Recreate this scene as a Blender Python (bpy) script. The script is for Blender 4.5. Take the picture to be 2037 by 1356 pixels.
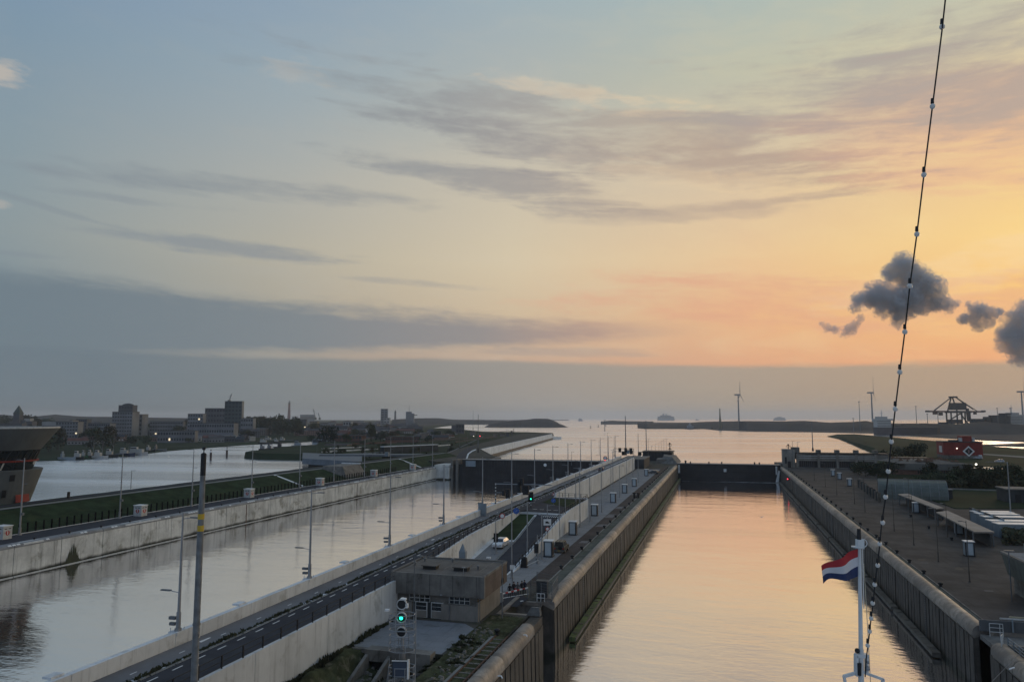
import bpy, bmesh, math, random
from mathutils import Vector, Matrix
R = random.Random(7)
SC = bpy.context.scene
for o in list(bpy.data.objects): bpy.data.objects.remove(o, do_unlink=True)
COL = SC.collection
rad = math.radians

# ------------------------------------------------------------------ camera
PW, PH, FPX, HOR, VPX, CAMZ = 2037, 1356, 1471.0, 831.0, 1434.0, 30.5
PITCH = math.atan((HOR - PH/2)/FPX)
def ray(px, py):
    a = (px-PW/2)/FPX; b = -(py-PH/2)/FPX
    return a, math.cos(PITCH)-b*math.sin(PITCH), math.sin(PITCH)+b*math.cos(PITCH)
_r = ray(VPX, HOR); YAW = math.atan2(_r[0], _r[1])
cam = bpy.data.cameras.new('camera'); camo = bpy.data.objects.new('camera', cam); COL.objects.link(camo)
camo.location = (0, 0, CAMZ); camo.rotation_euler = (math.pi/2+PITCH, 0, YAW)
cam.sensor_width = 36; cam.lens = FPX/PW*36; cam.clip_start = .1; cam.clip_end = 90000
SC.camera = camo
def G(px, py, z=0.):
    """ground point under a photo pixel on the level z"""
    r, f, u = ray(px, py); t = (z-CAMZ)/u; r *= t; f *= t
    return Vector((r*math.cos(YAW)-f*math.sin(YAW), f*math.cos(YAW)+r*math.sin(YAW), z))
def D(px, py, d):
    r, f, u = ray(px, py); t = d/f; r *= t; f = d
    return Vector((r*math.cos(YAW)-f*math.sin(YAW), f*math.cos(YAW)+r*math.sin(YAW), CAMZ+u*t))
def depth(p): return -p[0]*math.sin(YAW)+p[1]*math.cos(YAW)
def zat(p, px, py): return D(px, py, depth(p)).z
def mpp(p): return depth(p)/FPX

# ------------------------------------------------------------------ render
SC.view_settings.view_transform = 'Standard'; SC.view_settings.look = 'None'
SC.view_settings.exposure = 0; SC.view_settings.gamma = 1
SC.render.engine = 'CYCLES'
SC.cycles.max_bounces = 6; SC.cycles.volume_bounces = 1; SC.cycles.volume_step_rate = 1.0

# ------------------------------------------------------------------ node maths
class N:
    def __init__(s, t, k): s.t, s.k = t, k
    def _m(s, op, *o, clamp=False):
        n = s.t.nodes.new('ShaderNodeMath'); n.operation = op; n.use_clamp = clamp
        for i, v in enumerate((s,)+o):
            if isinstance(v, N): s.t.links.new(v.k, n.inputs[i])
            else: n.inputs[i].default_value = v
        return N(s.t, n.outputs[0])
    def __add__(s, o): return s._m('ADD', o)
    __radd__ = __add__
    def __sub__(s, o): return s._m('SUBTRACT', o)
    def __rsub__(s, o): return (s*-1)+o
    def __mul__(s, o): return s._m('MULTIPLY', o)
    __rmul__ = __mul__
    def __truediv__(s, o): return s._m('DIVIDE', o)
    def sq(s): return s*s
    def max(s, o): return s._m('MAXIMUM', o)
    def min(s, o): return s._m('MINIMUM', o)
    def step(s, a, b):
        n = s.t.nodes.new('ShaderNodeMapRange'); n.interpolation_type = 'SMOOTHSTEP'
        s.t.links.new(s.k, n.inputs[0]); n.inputs[1].default_value = a; n.inputs[2].default_value = b
        if a > b: n.inputs[1].default_value = b; n.inputs[2].default_value = a; n.inputs[3].default_value = 1; n.inputs[4].default_value = 0
        return N(s.t, n.outputs[0])
def lin(c): return tuple(((v/255+.055)/1.055)**2.4 if v > 10 else v/255/12.92 for v in c)+(1,)
def mixc(t, f, a, b):
    n = t.nodes.new('ShaderNodeMix'); n.data_type = 'RGBA'; n.clamp_factor = True
    for i, v in ((0, f), (6, a), (7, b)):
        if isinstance(v, N): t.links.new(v.k, n.inputs[i])
        else: n.inputs[i].default_value = v
    return N(t, n.outputs[2])
def ramp(t, f, stops):
    n = t.nodes.new('ShaderNodeValToRGB'); cr = n.color_ramp; cr.interpolation = 'EASE' if 0 else 'LINEAR'
    cr.elements[0].position = stops[0][0]; cr.elements[0].color = stops[0][1]
    cr.elements[1].position = stops[-1][0]; cr.elements[1].color = stops[-1][1]
    for p, c in stops[1:-1]: e = cr.elements.new(p); e.color = c
    t.links.new(f.k, n.inputs[0]); return N(t, n.outputs[0])
def vec(t, x, y, z):
    n = t.nodes.new('ShaderNodeCombineXYZ')
    for i, v in enumerate((x, y, z)):
        if isinstance(v, N): t.links.new(v.k, n.inputs[i])
        else: n.inputs[i].default_value = v
    return N(t, n.outputs[0])
def noise(t, v, scale, detail=4, rough=.5, dist=0, out=0):
    n = t.nodes.new('ShaderNodeTexNoise'); t.links.new(v.k, n.inputs['Vector'])
    n.inputs['Scale'].default_value = scale; n.inputs['Detail'].default_value = detail
    n.inputs['Roughness'].default_value = rough; n.inputs['Distortion'].default_value = dist
    return N(t, n.outputs[out])

# ------------------------------------------------------------------ sky
SUN_AZ, SUN_EL = 38.0-math.degrees(YAW), 9.0
W = bpy.data.worlds.new('World'); SC.world = W; W.use_nodes = True
t = W.node_tree; t.nodes.clear()
tc = t.nodes.new('ShaderNodeTexCoord'); sx = t.nodes.new('ShaderNodeSeparateXYZ'); t.links.new(tc.outputs['Generated'], sx.inputs[0])
X, Y, Z = (N(t, sx.outputs[i]) for i in range(3))
cy, sy_ = math.cos(YAW), math.sin(YAW)
RX = X*cy+Y*sy_; RY = Y*cy-X*sy_
az = RX._m('ARCTAN2', RY)*57.29578
el = Z._m('ARCSINE')*57.29578
elp = el._m('ABSOLUTE')
def UV(px, py):
    r, f, u = ray(px, py); return math.degrees(math.atan2(r, f)), math.degrees(math.atan2(u, math.hypot(r, f)))
tt = (elp/90)._m('SQRT')
E_ = (0, 3, 8, 12, 18, 25, 32, 60, 90)
COLS = {
 -35: ((104,117,124),(114,128,136),(128,143,150),(142,154,157),(138,155,164),(128,151,169),(122,147,177),(112,140,174),(118,143,174)),
 -18: ((132,138,138),(150,146,142),(172,166,152),(180,175,160),(171,174,170),(151,168,178),(138,159,180),(122,149,179),(118,143,174)),
 0:   ((150,148,142),(192,158,140),(210,188,158),(216,200,170),(204,194,174),(176,181,177),(158,176,185),(130,154,180),(118,143,174)),
 18:  ((166,156,142),(226,166,130),(238,186,138),(236,200,154),(218,197,168),(192,192,172),(166,185,186),(130,154,180),(118,143,174)),
 35:  ((166,150,132),(236,158,118),(249,198,122),(250,211,138),(238,202,150),(204,198,172),(176,190,181),(138,157,178),(118,143,174)),
 60:  ((160,146,132),(222,160,124),(238,200,126),(236,204,132),(226,202,146),(196,192,168),(170,180,180),(138,157,178),(118,143,174)),
 180: ((118,130,142),(128,142,156),(140,156,174),(144,161,182),(144,162,186),(142,161,187),(138,159,187),(126,150,180),(118,143,174))}
rs = {k: ramp(t, tt, [((e/90)**.5, lin(c)) for e, c in zip(E_, v)]) for k, v in COLS.items()}
base = mixc(t, az.step(-150, -35), rs[180], rs[-35])
for a, b in ((-35,-18),(-18,0),(0,18),(18,35),(35,60)):
    m = t.nodes.new('ShaderNodeMapRange'); t.links.new(az.k, m.inputs[0]); m.inputs[1].default_value = a; m.inputs[2].default_value = b
    base = mixc(t, N(t, m.outputs[0]), base, rs[b])
base = mixc(t, az.step(60, 175), base, rs[180])
# clouds: streaky noise in (azimuth, elevation), tilted a little as the streaks are
tilt = elp+az*.06
nv = vec(t, az*.038, tilt*.32, 0.)
n1 = noise(t, nv, 1.6, 7, .58, .55); n2 = noise(t, vec(t, az*.05, tilt*.16, 3.7), 3.4, 6, .6, .5)
n3 = noise(t, vec(t, az*.12, tilt*.50, 9.1), 2.2, 5, .62, .3)
n4 = noise(t, vec(t, az*.30, tilt*1.1, 4.4), 2.6, 4, .6, .2)
base = mixc(t, n2.step(.42, .75)*.22*elp.step(45, 8), base, ramp(t, az.step(-40, 40), [(0, lin((150,160,165))), (.5, lin((214,200,178))), (1, lin((255,226,160)))]))
def blob(px, py, rx, ry, sl=0.):
    u, v = UV(px, py); du = az-u; dv = elp-v+du*sl
    return 1-(du/(rx/FPX*57.3)).sq()-(dv/(ry/FPX*57.3)).sq()
def cloud(base, m, lo, hi, op, col):
    return mixc(t, m.step(lo, hi)*op, base, col)
mauve = ramp(t, az.step(-36, 36), [(0, lin((132,142,150))), (.35, lin((146,148,151))), (.55, lin((158,152,150))), (.8, lin((184,164,148))), (1, lin((182,158,142)))])
pink = lin((232, 176, 140))
# pink under-lit edges first, then the grey body over them
k = 1.9
for px, py, rx, ry, sl, op, off in (
    (1190, 272, 560, 70, .15, .66, .05), (1400, 330, 420, 40, .10, .5, .0), (990, 365, 270, 34, .14, .78, .15), (860, 238, 190, 24, .12, .66, .15), (610, 388, 330, 20, .01, .6, .2),
    (250, 364, 170, 12, .03, .6, .15), (420, 490, 240, 14, .04, .72, .25), (300, 402, 150, 7, .0, .45, .2), (1420, 420, 240, 20, .0, .5, .0), (1560, 398, 170, 9, -.03, .45, .1),
    (1450, 320, 330, 38, .10, .55, .05), (1120, 700, 200, 10, .02, .4, .1), (860, 566, 150, 8, .05, .4, .1), (90, 412, 70, 5, .2, .4, .3), (20, 503, 60, 5, .0, .4, .3)):
    base = cloud(base, blob(px, py, rx, ry, sl)+(n1-.5)*6.0+(n3-.5)*2.4+(n4-.5)*.7, -.45-off, 1.5-off, op, mauve)
# cream wisps
cream = ramp(t, az.step(-36, 36), [(0, lin((190,182,172))), (.6, lin((222,204,178))), (1, lin((250,214,160)))])
for px, py, rx, ry, sl, op in ((1180, 195, 260, 30, .2, .5), (1330, 350, 260, 30, .15, .35), (1480, 560, 420, 40, .0, .0), (10, 150, 50, 26, -.05, .85), (2, 405, 30, 12, 0, .6), (590, 140, 90, 30, .1, .25), (1900, 545, 260, 60, -.2, .5)):
    if op: base = cloud(base, blob(px, py, rx, ry, sl)+(n2-.5)*3+(n3-.5)*3, .2, 1.2, op, cream)
# upper right bank with a warm belly
base = cloud(base, blob(1980, 240, 400, 120, .10)+(n1-.5)*3+(n3-.5)*1.2, 0.0, .9, .62, lin((232,178,146)))
base = cloud(base, blob(2000, 170, 560, 125, .10)+(n1-.5)*3.6+(n3-.5)*2.2, -.2, 1.3, .72, lin((167,159,155)))
base = cloud(base, blob(1620, 175, 300, 60, .06)+(n1-.5)*5+(n3-.5)*2, .2, 1.6, .45, lin((172,166,160)))
# salmon veil low right
base = cloud(base, blob(1650, 600, 560, 60, .05)+(n1-.5)*5+(n3-.5)*3, -.2, 1.4, .5, lin((226,162,136)))
# long blue-grey band over the town, tapering to the right
uL, vA = UV(0, 528); uR, vB = UV(1400, 640); sl = (vB-vA)/(uR-uL)
top_ = vA+(az-uL)*sl
uL2, vC = UV(0, 735); uR2, vD = UV(1400, 662); uM, vM = UV(500, 700)
bot_ = vM+(az-uM)*((vD-vM)/(uR2-uM))
wob = (n1-.5)*1.7+(n3-.5)*1.1+(n4-.5)*.7
band = (top_-elp+wob*1.3).step(-.5, 1.3)*(elp-bot_+wob*.8).step(-.5, .5)*(az+wob*5).step(16.5, 6)*az.step(-160, -60)
bandc = ramp(t, az.step(-38, 18), [(0, lin((110,125,135))), (.35, lin((125,133,139))), (.7, lin((147,142,142))), (1, lin((196,158,138)))])
base = mixc(t, band*.93, base, bandc)
# low haze bank along the whole horizon with a sharp upper edge
edge = ramp(t, az.step(-50, 50), [(0, (.46,)*3+(1,)), (.5, (.445,)*3+(1,)), (.8, (.38,)*3+(1,)), (1, (.35,)*3+(1,))])
low = (edge*10-elp+(n1-.5)*.9+(n3-.5)*.4).step(-.22, .35)
lowc = ramp(t, az.step(-180, 180), [(0, lin((104,114,128))), (.38, lin((108,122,132))), (.45, lin((133,138,139))), (.5, lin((152,149,143))), (.56, lin((166,156,142))), (.62, lin((168,151,132))), (1, lin((104,114,128)))])
base = mixc(t, low*.90, base, lowc)
ns = t.nodes.new('ShaderNodeTexSky'); ns.sky_type = 'NISHITA'; ns.sun_disc = False
ns.sun_elevation = rad(SUN_EL); ns.sun_rotation = rad(SUN_AZ)
b1 = t.nodes.new('ShaderNodeBackground'); t.links.new(base.k, b1.inputs[0]); b1.inputs[1].default_value = 0.98
b2 = t.nodes.new('ShaderNodeBackground'); t.links.new(ns.outputs[0], b2.inputs[0]); b2.inputs[1].default_value = 0.0015
ad = t.nodes.new('ShaderNodeAddShader'); t.links.new(b1.outputs[0], ad.inputs[0]); t.links.new(b2.outputs[0], ad.inputs[1])
wo = t.nodes.new('ShaderNodeOutputWorld'); t.links.new(ad.outputs[0], wo.inputs[0])
W.cycles.sampling_method = 'MANUAL'; W.cycles.sample_map_resolution = 512

sl_ = bpy.data.lights.new('sun', 'SUN'); sl_.energy = .30; sl_.angle = rad(12); sl_.color = (1, .74, .48)
so = bpy.data.objects.new('sun', sl_); COL.objects.link(so)
sd = Vector((math.sin(rad(SUN_AZ))*math.cos(rad(SUN_EL)), math.cos(rad(SUN_AZ))*math.cos(rad(SUN_EL)), math.sin(rad(SUN_EL))))
so.rotation_euler = sd.to_track_quat('Z', 'Y').to_euler()

# ------------------------------------------------------------------ materials
MATS = {}
def mat(name, col=None, rough=.85, var=.18, scale=.6, bump=0., streak=0., metal=0., spec=.4, emit=None, dirt=None, wetline=False, grid=None):
    if name in MATS: return MATS[name]
    m = bpy.data.materials.new(name); m.use_nodes = True; t = m.node_tree; b = t.nodes['Principled BSDF']
    b.inputs['Roughness'].default_value = rough; b.inputs['Metallic'].default_value = metal
    b.inputs['Specular IOR Level'].default_value = spec
    if emit:
        b.inputs['Base Color'].default_value = (*emit[0], 1); b.inputs['Emission Color'].default_value = (*emit[0], 1); b.inputs['Emission Strength'].default_value = emit[1]
        MATS[name] = m; return m
    g = t.nodes.new('ShaderNodeNewGeometry'); P = N(t, g.outputs['Position'])
    sp = t.nodes.new('ShaderNodeSeparateXYZ'); t.links.new(P.k, sp.inputs[0]); px, py, pz = (N(t, sp.outputs[i]) for i in range(3))
    a = tuple(c*(1-var) for c in col)+(1,); c2 = tuple(min(1, c*(1+var)) for c in col)+(1,)
    nn = noise(t, P, scale, 6, .6); base = mixc(t, nn.step(.32, .68), a, c2)
    fine = noise(t, P, scale*9, 3, .6); base = mixc(t, fine.step(.35, .75)*var, base, tuple(c*.55 for c in col)+(1,))
    if dirt:
        dn = noise(t, P, dirt[1], 6, .65, .4); base = mixc(t, dn.step(dirt[2], dirt[2]+.14)*dirt[3], base, (*dirt[0], 1))
    if streak:
        sn = noise(t, vec(t, px*.9, py*.9, pz*.05), 1.6, 6, .72); base = mixc(t, sn.step(.5, .68)*streak, base, tuple(c*.28 for c in col)+(1,))
        sn2 = noise(t, vec(t, px*.35, py*.35, pz*.02), 2.1, 4, .7); base = mixc(t, sn2.step(.55, .7)*streak*.5, base, tuple(min(1, c*1.5) for c in col)+(1,))
    if grid:
        bt = t.nodes.new('ShaderNodeTexBrick'); t.links.new(P.k, bt.inputs['Vector']); bt.inputs['Scale'].default_value = 1; bt.inputs['Brick Width'].default_value = grid[0]; bt.inputs['Row Height'].default_value = grid[1]
        bt.inputs['Mortar Size'].default_value = grid[2]; bt.inputs['Color1'].default_value = (0,0,0,1); bt.inputs['Color2'].default_value = (.35,.35,.35,1); bt.inputs['Mortar'].default_value = (1,1,1,1)
        base = mixc(t, N(t, bt.outputs[0])*grid[3], base, tuple(c*.45 for c in col)+(1,))
        tn = noise(t, vec(t, px*1.3, py*.035, 0.), 1.1, 5, .6); base = mixc(t, tn.step(.56, .70)*.35, base, tuple(c*.55 for c in col)+(1,))
    if wetline:
        base = mixc(t, (pz+(nn-.5)*1.2).step(1.1, .3), base, (.018, .02, .012, 1))
    t.links.new(base.k, b.inputs['Base Color'])
    if bump:
        bp = t.nodes.new('ShaderNodeBump'); bp.inputs['Strength'].default_value = bump; bp.inputs['Distance'].default_value = .1
        t.links.new(noise(t, P, scale*5, 5, .65).k, bp.inputs['Height']); t.links.new(bp.outputs[0], b.inputs['Normal'])
    MATS[name] = m; return m
CONC = mat('pale_concrete', (.62,.64,.65), .8, .12, .15, .1, .35, dirt=((.28,.28,.26), .35, .54, .5))
CONCW = mat('lock_concrete', (.53,.525,.49), .85, .20, .2, .2, .6, dirt=((.17,.16,.12), .25, .54, .65), wetline=True)
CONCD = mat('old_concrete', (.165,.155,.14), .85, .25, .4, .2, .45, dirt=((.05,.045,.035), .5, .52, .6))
ROOFC = mat('roof_concrete', (.12,.108,.096), .9, .2, .5, .1, 0, dirt=((.05,.05,.04), .4, .55, .5))
OLDW = mat('old_lock_wall', (.068,.058,.047), .7, .35, .5, .5, .85, wetline=True)
COPE = mat('weathered_coping', (.20,.172,.145), .60, .40, .35, .4, 0, spec=.6, dirt=((.10,.085,.07), .9, .50, .7))
COPE2 = mat('weathered_coping_pale', (.26,.22,.18), .56, .40, .4, .4, 0, spec=.6, dirt=((.12,.10,.08), 1.1, .52, .7))
ASPH = mat('asphalt', (.050,.052,.060), .85, .14, .3, .1, spec=.06, dirt=((.075,.077,.08), .4, .56, .5))
CYCLE = mat('cycle_path_asphalt', (.17,.17,.175), .85, .10, .25, .1, spec=.06)
PAVE = mat('grey_paving', (.24,.245,.25), .85, .10, .3, .1, dirt=((.13,.13,.13), .25, .58, .5), spec=.06, grid=(3.,2.,.05,.5))
FORE = mat('forecourt_paving', (.215,.225,.24), .85, .08, .3, .1, spec=.06, dirt=((.12,.125,.12), .5, .56, .6), grid=(2.,2.,.04,.35))
BRICK = mat('brown_klinker_paving', (.088,.073,.066), .9, .22, .18, .2, dirt=((.045,.045,.038), .12, .52, .5), spec=.06, grid=(1.2,.9,.06,.4))
BRICKR = mat('right_quay_klinker', (.092,.081,.073), .9, .25, .15, .2, dirt=((.125,.11,.095), .10, .54, .5), spec=.06, grid=(6.,4.,.07,.45))
MOSS = mat('mossy_strip', (.10,.105,.09), .9, .25, .3, .2, dirt=((.05,.07,.03), .4, .55, .6), spec=.06)
ALGAE = mat('green_algae', (.10,.13,.035), .6, .4, .6, .3, dirt=((.03,.035,.02), .8, .5, .7))
TIMBER = mat('fender_timber', (.11,.095,.075), .7, .3, .8, .2)
GRASS = mat('dyke_grass', (.026,.042,.020), .95, .35, .25, .6, dirt=((.05,.06,.025), .15, .55, .6), spec=.06)
GRASS2 = mat('rough_grass', (.06,.065,.035), .95, .45, .5, .8, dirt=((.16,.14,.10), .7, .52, .7), spec=.06)
FIELD = mat('far_meadow', (.024,.037,.020), .95, .35, .02, 0, dirt=((.034,.040,.024), .03, .52, .7), spec=.06)
SOIL = mat('pier_ground', (.085,.08,.068), .95, .25, .3, .4, dirt=((.04,.05,.025), .4, .52, .6), spec=.06)
DUNE = mat('dune_ground', (.06,.056,.055), .95, .35, .01, .5, dirt=((.04,.042,.035), .02, .5, .7), spec=.06)
ROCK = mat('basalt_rock', (.06,.06,.062), .9, .4, .1, .6, spec=.06)
PATHM = mat('dyke_path', (.22,.215,.20), .9, .12, .3, .1, spec=.06)
GALV = mat('galvanised_steel', (.30,.31,.32), .5, .1, 1., metal=.5)
GALVD = mat('dull_steel', (.16,.17,.18), .55, .15, 1., metal=.4)
BLACK = mat('black_steel', (.015,.016,.018), .6, .2, 1.)
GATE = mat('gate_steel', (.021,.020,.022), .6, .4, .2, .2, .3)
WHITE = mat('white_paint', (.72,.72,.70), .5, .08, 1.)
DIRTYW = mat('off_white_paint', (.50,.51,.50), .6, .12, 1.5, streak=.2)
REDP = mat('red_paint', (.42,.04,.035), .6, .15, .5)
REDD = mat('dark_red_cladding', (.24,.035,.028), .7, .2, .4, .1, .2)
YELP = mat('yellow_paint', (.50,.33,.03), .5, .1, 1.)
BLUEP = mat('blue_paint', (.04,.12,.42), .5, .1, 1.)
GLASS = mat('dark_glass', (.02,.025,.03), .12, .1, 1., spec=.8)
PALEG = mat('pale_screen', (.40,.46,.50), .35, .06, 1.)
BGREY = mat('blue_grey_panel', (.20,.24,.27), .6, .12, .3, 0, .2)
DARKW = mat('dark_cladding', (.045,.05,.055), .8, .2, .3)
BRK = mat('brick_wall', (.13,.075,.06), .9, .2, .3)
BRKP = mat('pale_brick_wall', (.24,.22,.20), .9, .15, .3)
TILE = mat('grey_roof_tiles', (.07,.07,.075), .85, .2, .3)
TILER = mat('red_roof_tiles', (.12,.055,.045), .85, .2, .3)
GREENV = mat('green_vault_sheet', (.085,.10,.088), .5, .2, .3, 0, .35)
BARK = mat('bark', (.05,.042,.035), .95, .2, 2.)
LEAF = mat('tree_foliage', (.035,.05,.022), .9, .5, .35)
LEAF2 = mat('shrub_foliage', (.042,.046,.022), .9, .5, .5)
RUST = mat('rusty_metal', (.10,.055,.035), .8, .3, .6)
SKIN = mat('skin', (.35,.22,.16), .6, .05)
L_GREEN = mat('green_signal_light', None, emit=((.02,1,.55), 3.0))
L_RED = mat('red_signal_light', None, emit=((1,.05,.08), 3.5))
L_WHITE = mat('lit_lamp', None, emit=((1,.93,.8), 2.2))
L_WARM = mat('warm_window_light', None, emit=((1,.8,.5), 1.0))

# ------------------------------------------------------------------ mesh helpers
class MB:
    def __init__(s): s.v = []; s.f = []; s.mi = []
    def add(s, vs, fs, mi=0):
        o = len(s.v); s.v += [tuple(v) for v in vs]; s.f += [tuple(i+o for i in f) for f in fs]; s.mi += [mi]*len(fs); return s
    def box(s, x0, x1, y0, y1, z0, z1, mi=0):
        return s.add([(x0,y0,z0),(x1,y0,z0),(x1,y1,z0),(x0,y1,z0),(x0,y0,z1),(x1,y0,z1),(x1,y1,z1),(x0,y1,z1)],
            [(3,2,1,0),(4,5,6,7),(0,1,5,4),(1,2,6,5),(2,3,7,6),(3,0,4,7)], mi)
    def hexa(s, b, tp, mi=0):
        n = len(b); return s.add(list(b)+list(tp), [tuple(range(n-1, -1, -1)), tuple(range(n, 2*n))]+[(i, (i+1)%n, n+(i+1)%n, n+i) for i in range(n)], mi)
    def prism(s, poly, z0, z1, mi=0):
        return s.hexa([(p[0],p[1],z0) for p in poly], [(p[0],p[1],z1) for p in poly], mi)
    def tube(s, a, b, r0, r1=None, n=6, mi=0):
        r1 = r0 if r1 is None else r1; a = Vector(a); b = Vector(b); d = (b-a)
        if d.length < 1e-6: return s
        d.normalize(); u = d.orthogonal().normalized(); w = d.cross(u)
        A = [a+(u*math.cos(2*math.pi*i/n)+w*math.sin(2*math.pi*i/n))*r0 for i in range(n)]
        B = [b+(u*math.cos(2*math.pi*i/n)+w*math.sin(2*math.pi*i/n))*r1 for i in range(n)]
        return s.hexa(A, B, mi)
    def bar(s, a, b, w, h, mi=0):
        a = Vector(a); b = Vector(b); d = (b-a).normalized(); up = Vector((0,0,1)) if abs(d.z) < .99 else Vector((0,1,0))
        r = d.cross(up).normalized()*w/2; u = r.cross(d).normalized()*h/2
        return s.hexa([a-r-u,a+r-u,a+r+u,a-r+u], [b-r-u,b+r-u,b+r+u,b-r+u], mi)
    def extr(s, prof, y0, y1, mi=0, dx=0.):
        n = len(prof); return s.add([(x,y0,z) for x,z in prof]+[(x+dx,y1,z) for x,z in prof],
            [tuple(range(n)), tuple(range(2*n-1, n-1, -1))]+[(i, n+i, n+(i+1)%n, (i+1)%n) for i in range(n)], mi)
    def lathe(s, prof, n=24, c=(0,0), mi=0, a0=0., a1=2*math.pi, sx=1., sy=1.):
        full = abs(a1-a0-2*math.pi) < 1e-6; m = n if full else n+1; vs = []
        for r, z in prof:
            for i in range(m):
                a = a0+(a1-a0)*i/n; vs.append((c[0]+r*math.cos(a)*sx, c[1]+r*math.sin(a)*sy, z))
        fs = []
        for j in range(len(prof)-1):
            for i in range(n): fs.append((j*m+i, j*m+(i+1)%m, (j+1)*m+(i+1)%m, (j+1)*m+i))
        if full: fs += [tuple(range(m-1, -1, -1)), tuple(range((len(prof)-1)*m, len(prof)*m))]
        return s.add(vs, fs, mi)
    def ball(s, c, r, n=8, mi=0, sz=1.):
        k = max(4, n//2); vs = [(c[0],c[1],c[2]-r*sz)]; fs = []
        for j in range(1, k):
            a = -math.pi/2+math.pi*j/k
            for i in range(n): vs.append((c[0]+r*math.cos(a)*math.cos(2*math.pi*i/n), c[1]+r*math.cos(a)*math.sin(2*math.pi*i/n), c[2]+r*sz*math.sin(a)))
        vs.append((c[0],c[1],c[2]+r*sz)); L = len(vs)-1
        for i in range(n): fs.append((0, 1+(i+1)%n, 1+i)); fs.append((L, L-n+i, L-n+(i+1)%n))
        for j in range(k-2):
            for i in range(n): fs.append((1+j*n+i, 1+j*n+(i+1)%n, 1+(j+1)*n+(i+1)%n, 1+(j+1)*n+i))
        return s.add(vs, fs, mi)
    def sheet(s, poly, mi=0):
        return s.add(poly, [tuple(range(len(poly)))], mi)
    def strip(s, L, Rr, mi=0):
        n = len(L); return s.add(list(L)+list(Rr), [(i, i+1, n+i+1, n+i) for i in range(n-1)], mi)
    def mesh(s, name, mats, smooth=False):
        me = bpy.data.meshes.new(name); me.from_pydata([tuple(v) for v in s.v], [], s.f)
        for m in (mats if isinstance(mats, (list, tuple)) else [mats]): me.materials.append(m)
        if any(s.mi): me.polygons.foreach_set('material_index', s.mi)
        bm = bmesh.new(); bm.from_mesh(me); bmesh.ops.recalc_face_normals(bm, faces=bm.faces); bm.to_mesh(me); bm.free()
        if smooth: me.polygons.foreach_set('use_smooth', [True]*len(me.polygons))
        me.update(); return me
def obj(name, mb, m, parent=None, loc=None, rotz=0., label=None, kind=None, smooth=False):
    me = mb if isinstance(mb, bpy.types.Mesh) else mb.mesh(name, m, smooth)
    o = bpy.data.objects.new(name, me); COL.objects.link(o)
    if loc is not None: o.location = loc
    if rotz: o.rotation_euler = (0, 0, rotz)
    if parent: o.parent = parent
    if label: o['label'] = label
    if kind: o['kind'] = kind
    return o
def tag(o, label, cat, group=None):
    o['label'] = label; o['category'] = cat
    if group: o['group'] = group
    return o
def thing(name, label, cat, loc=(0,0,0), rotz=0., group=None):
    o = bpy.data.objects.new(name, None); COL.objects.link(o); o.location = loc; o.rotation_euler = (0, 0, rotz); o.empty_display_size = .5
    return tag(o, label, cat, group)
def dup(root, loc, rotz=None, label=None, group=None, s=None):
    def cp(o, par):
        c = o.copy(); COL.objects.link(c); c.parent = par
        for ch in list(o.children): cp(ch, c)
        return c
    c = cp(root, None); c.location = loc
    if rotz is not None: c.rotation_euler = (0, 0, rotz)
    if label: c['label'] = label
    if group: c['group'] = group
    if s: c.scale = (s, s, s) if not isinstance(s, tuple) else s
    return c
def struct(name, mb, m, smooth=False): return obj(name, mb, m, kind='structure', smooth=smooth)
ORD = ['nearest', 'second nearest', 'third nearest', 'fourth nearest', 'fifth nearest', 'sixth nearest', 'seventh nearest', 'eighth nearest', 'ninth nearest', 'tenth nearest', 'eleventh nearest', 'twelfth nearest', 'thirteenth nearest', 'fourteenth nearest', 'fifteenth nearest', 'sixteenth nearest', 'seventeenth nearest', 'eighteenth nearest', 'nineteenth nearest', 'twentieth nearest', 'twenty first nearest', 'twenty second nearest', 'twenty third nearest', 'twenty fourth nearest', 'twenty fifth nearest', 'twenty sixth nearest', 'twenty seventh nearest', 'twenty eighth nearest', 'twenty ninth nearest', 'thirtieth nearest']
ORD += ['%s after the thirtieth' % w for w in ('first','second','third','fourth','fifth','sixth','seventh','eighth','ninth','tenth')]
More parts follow.
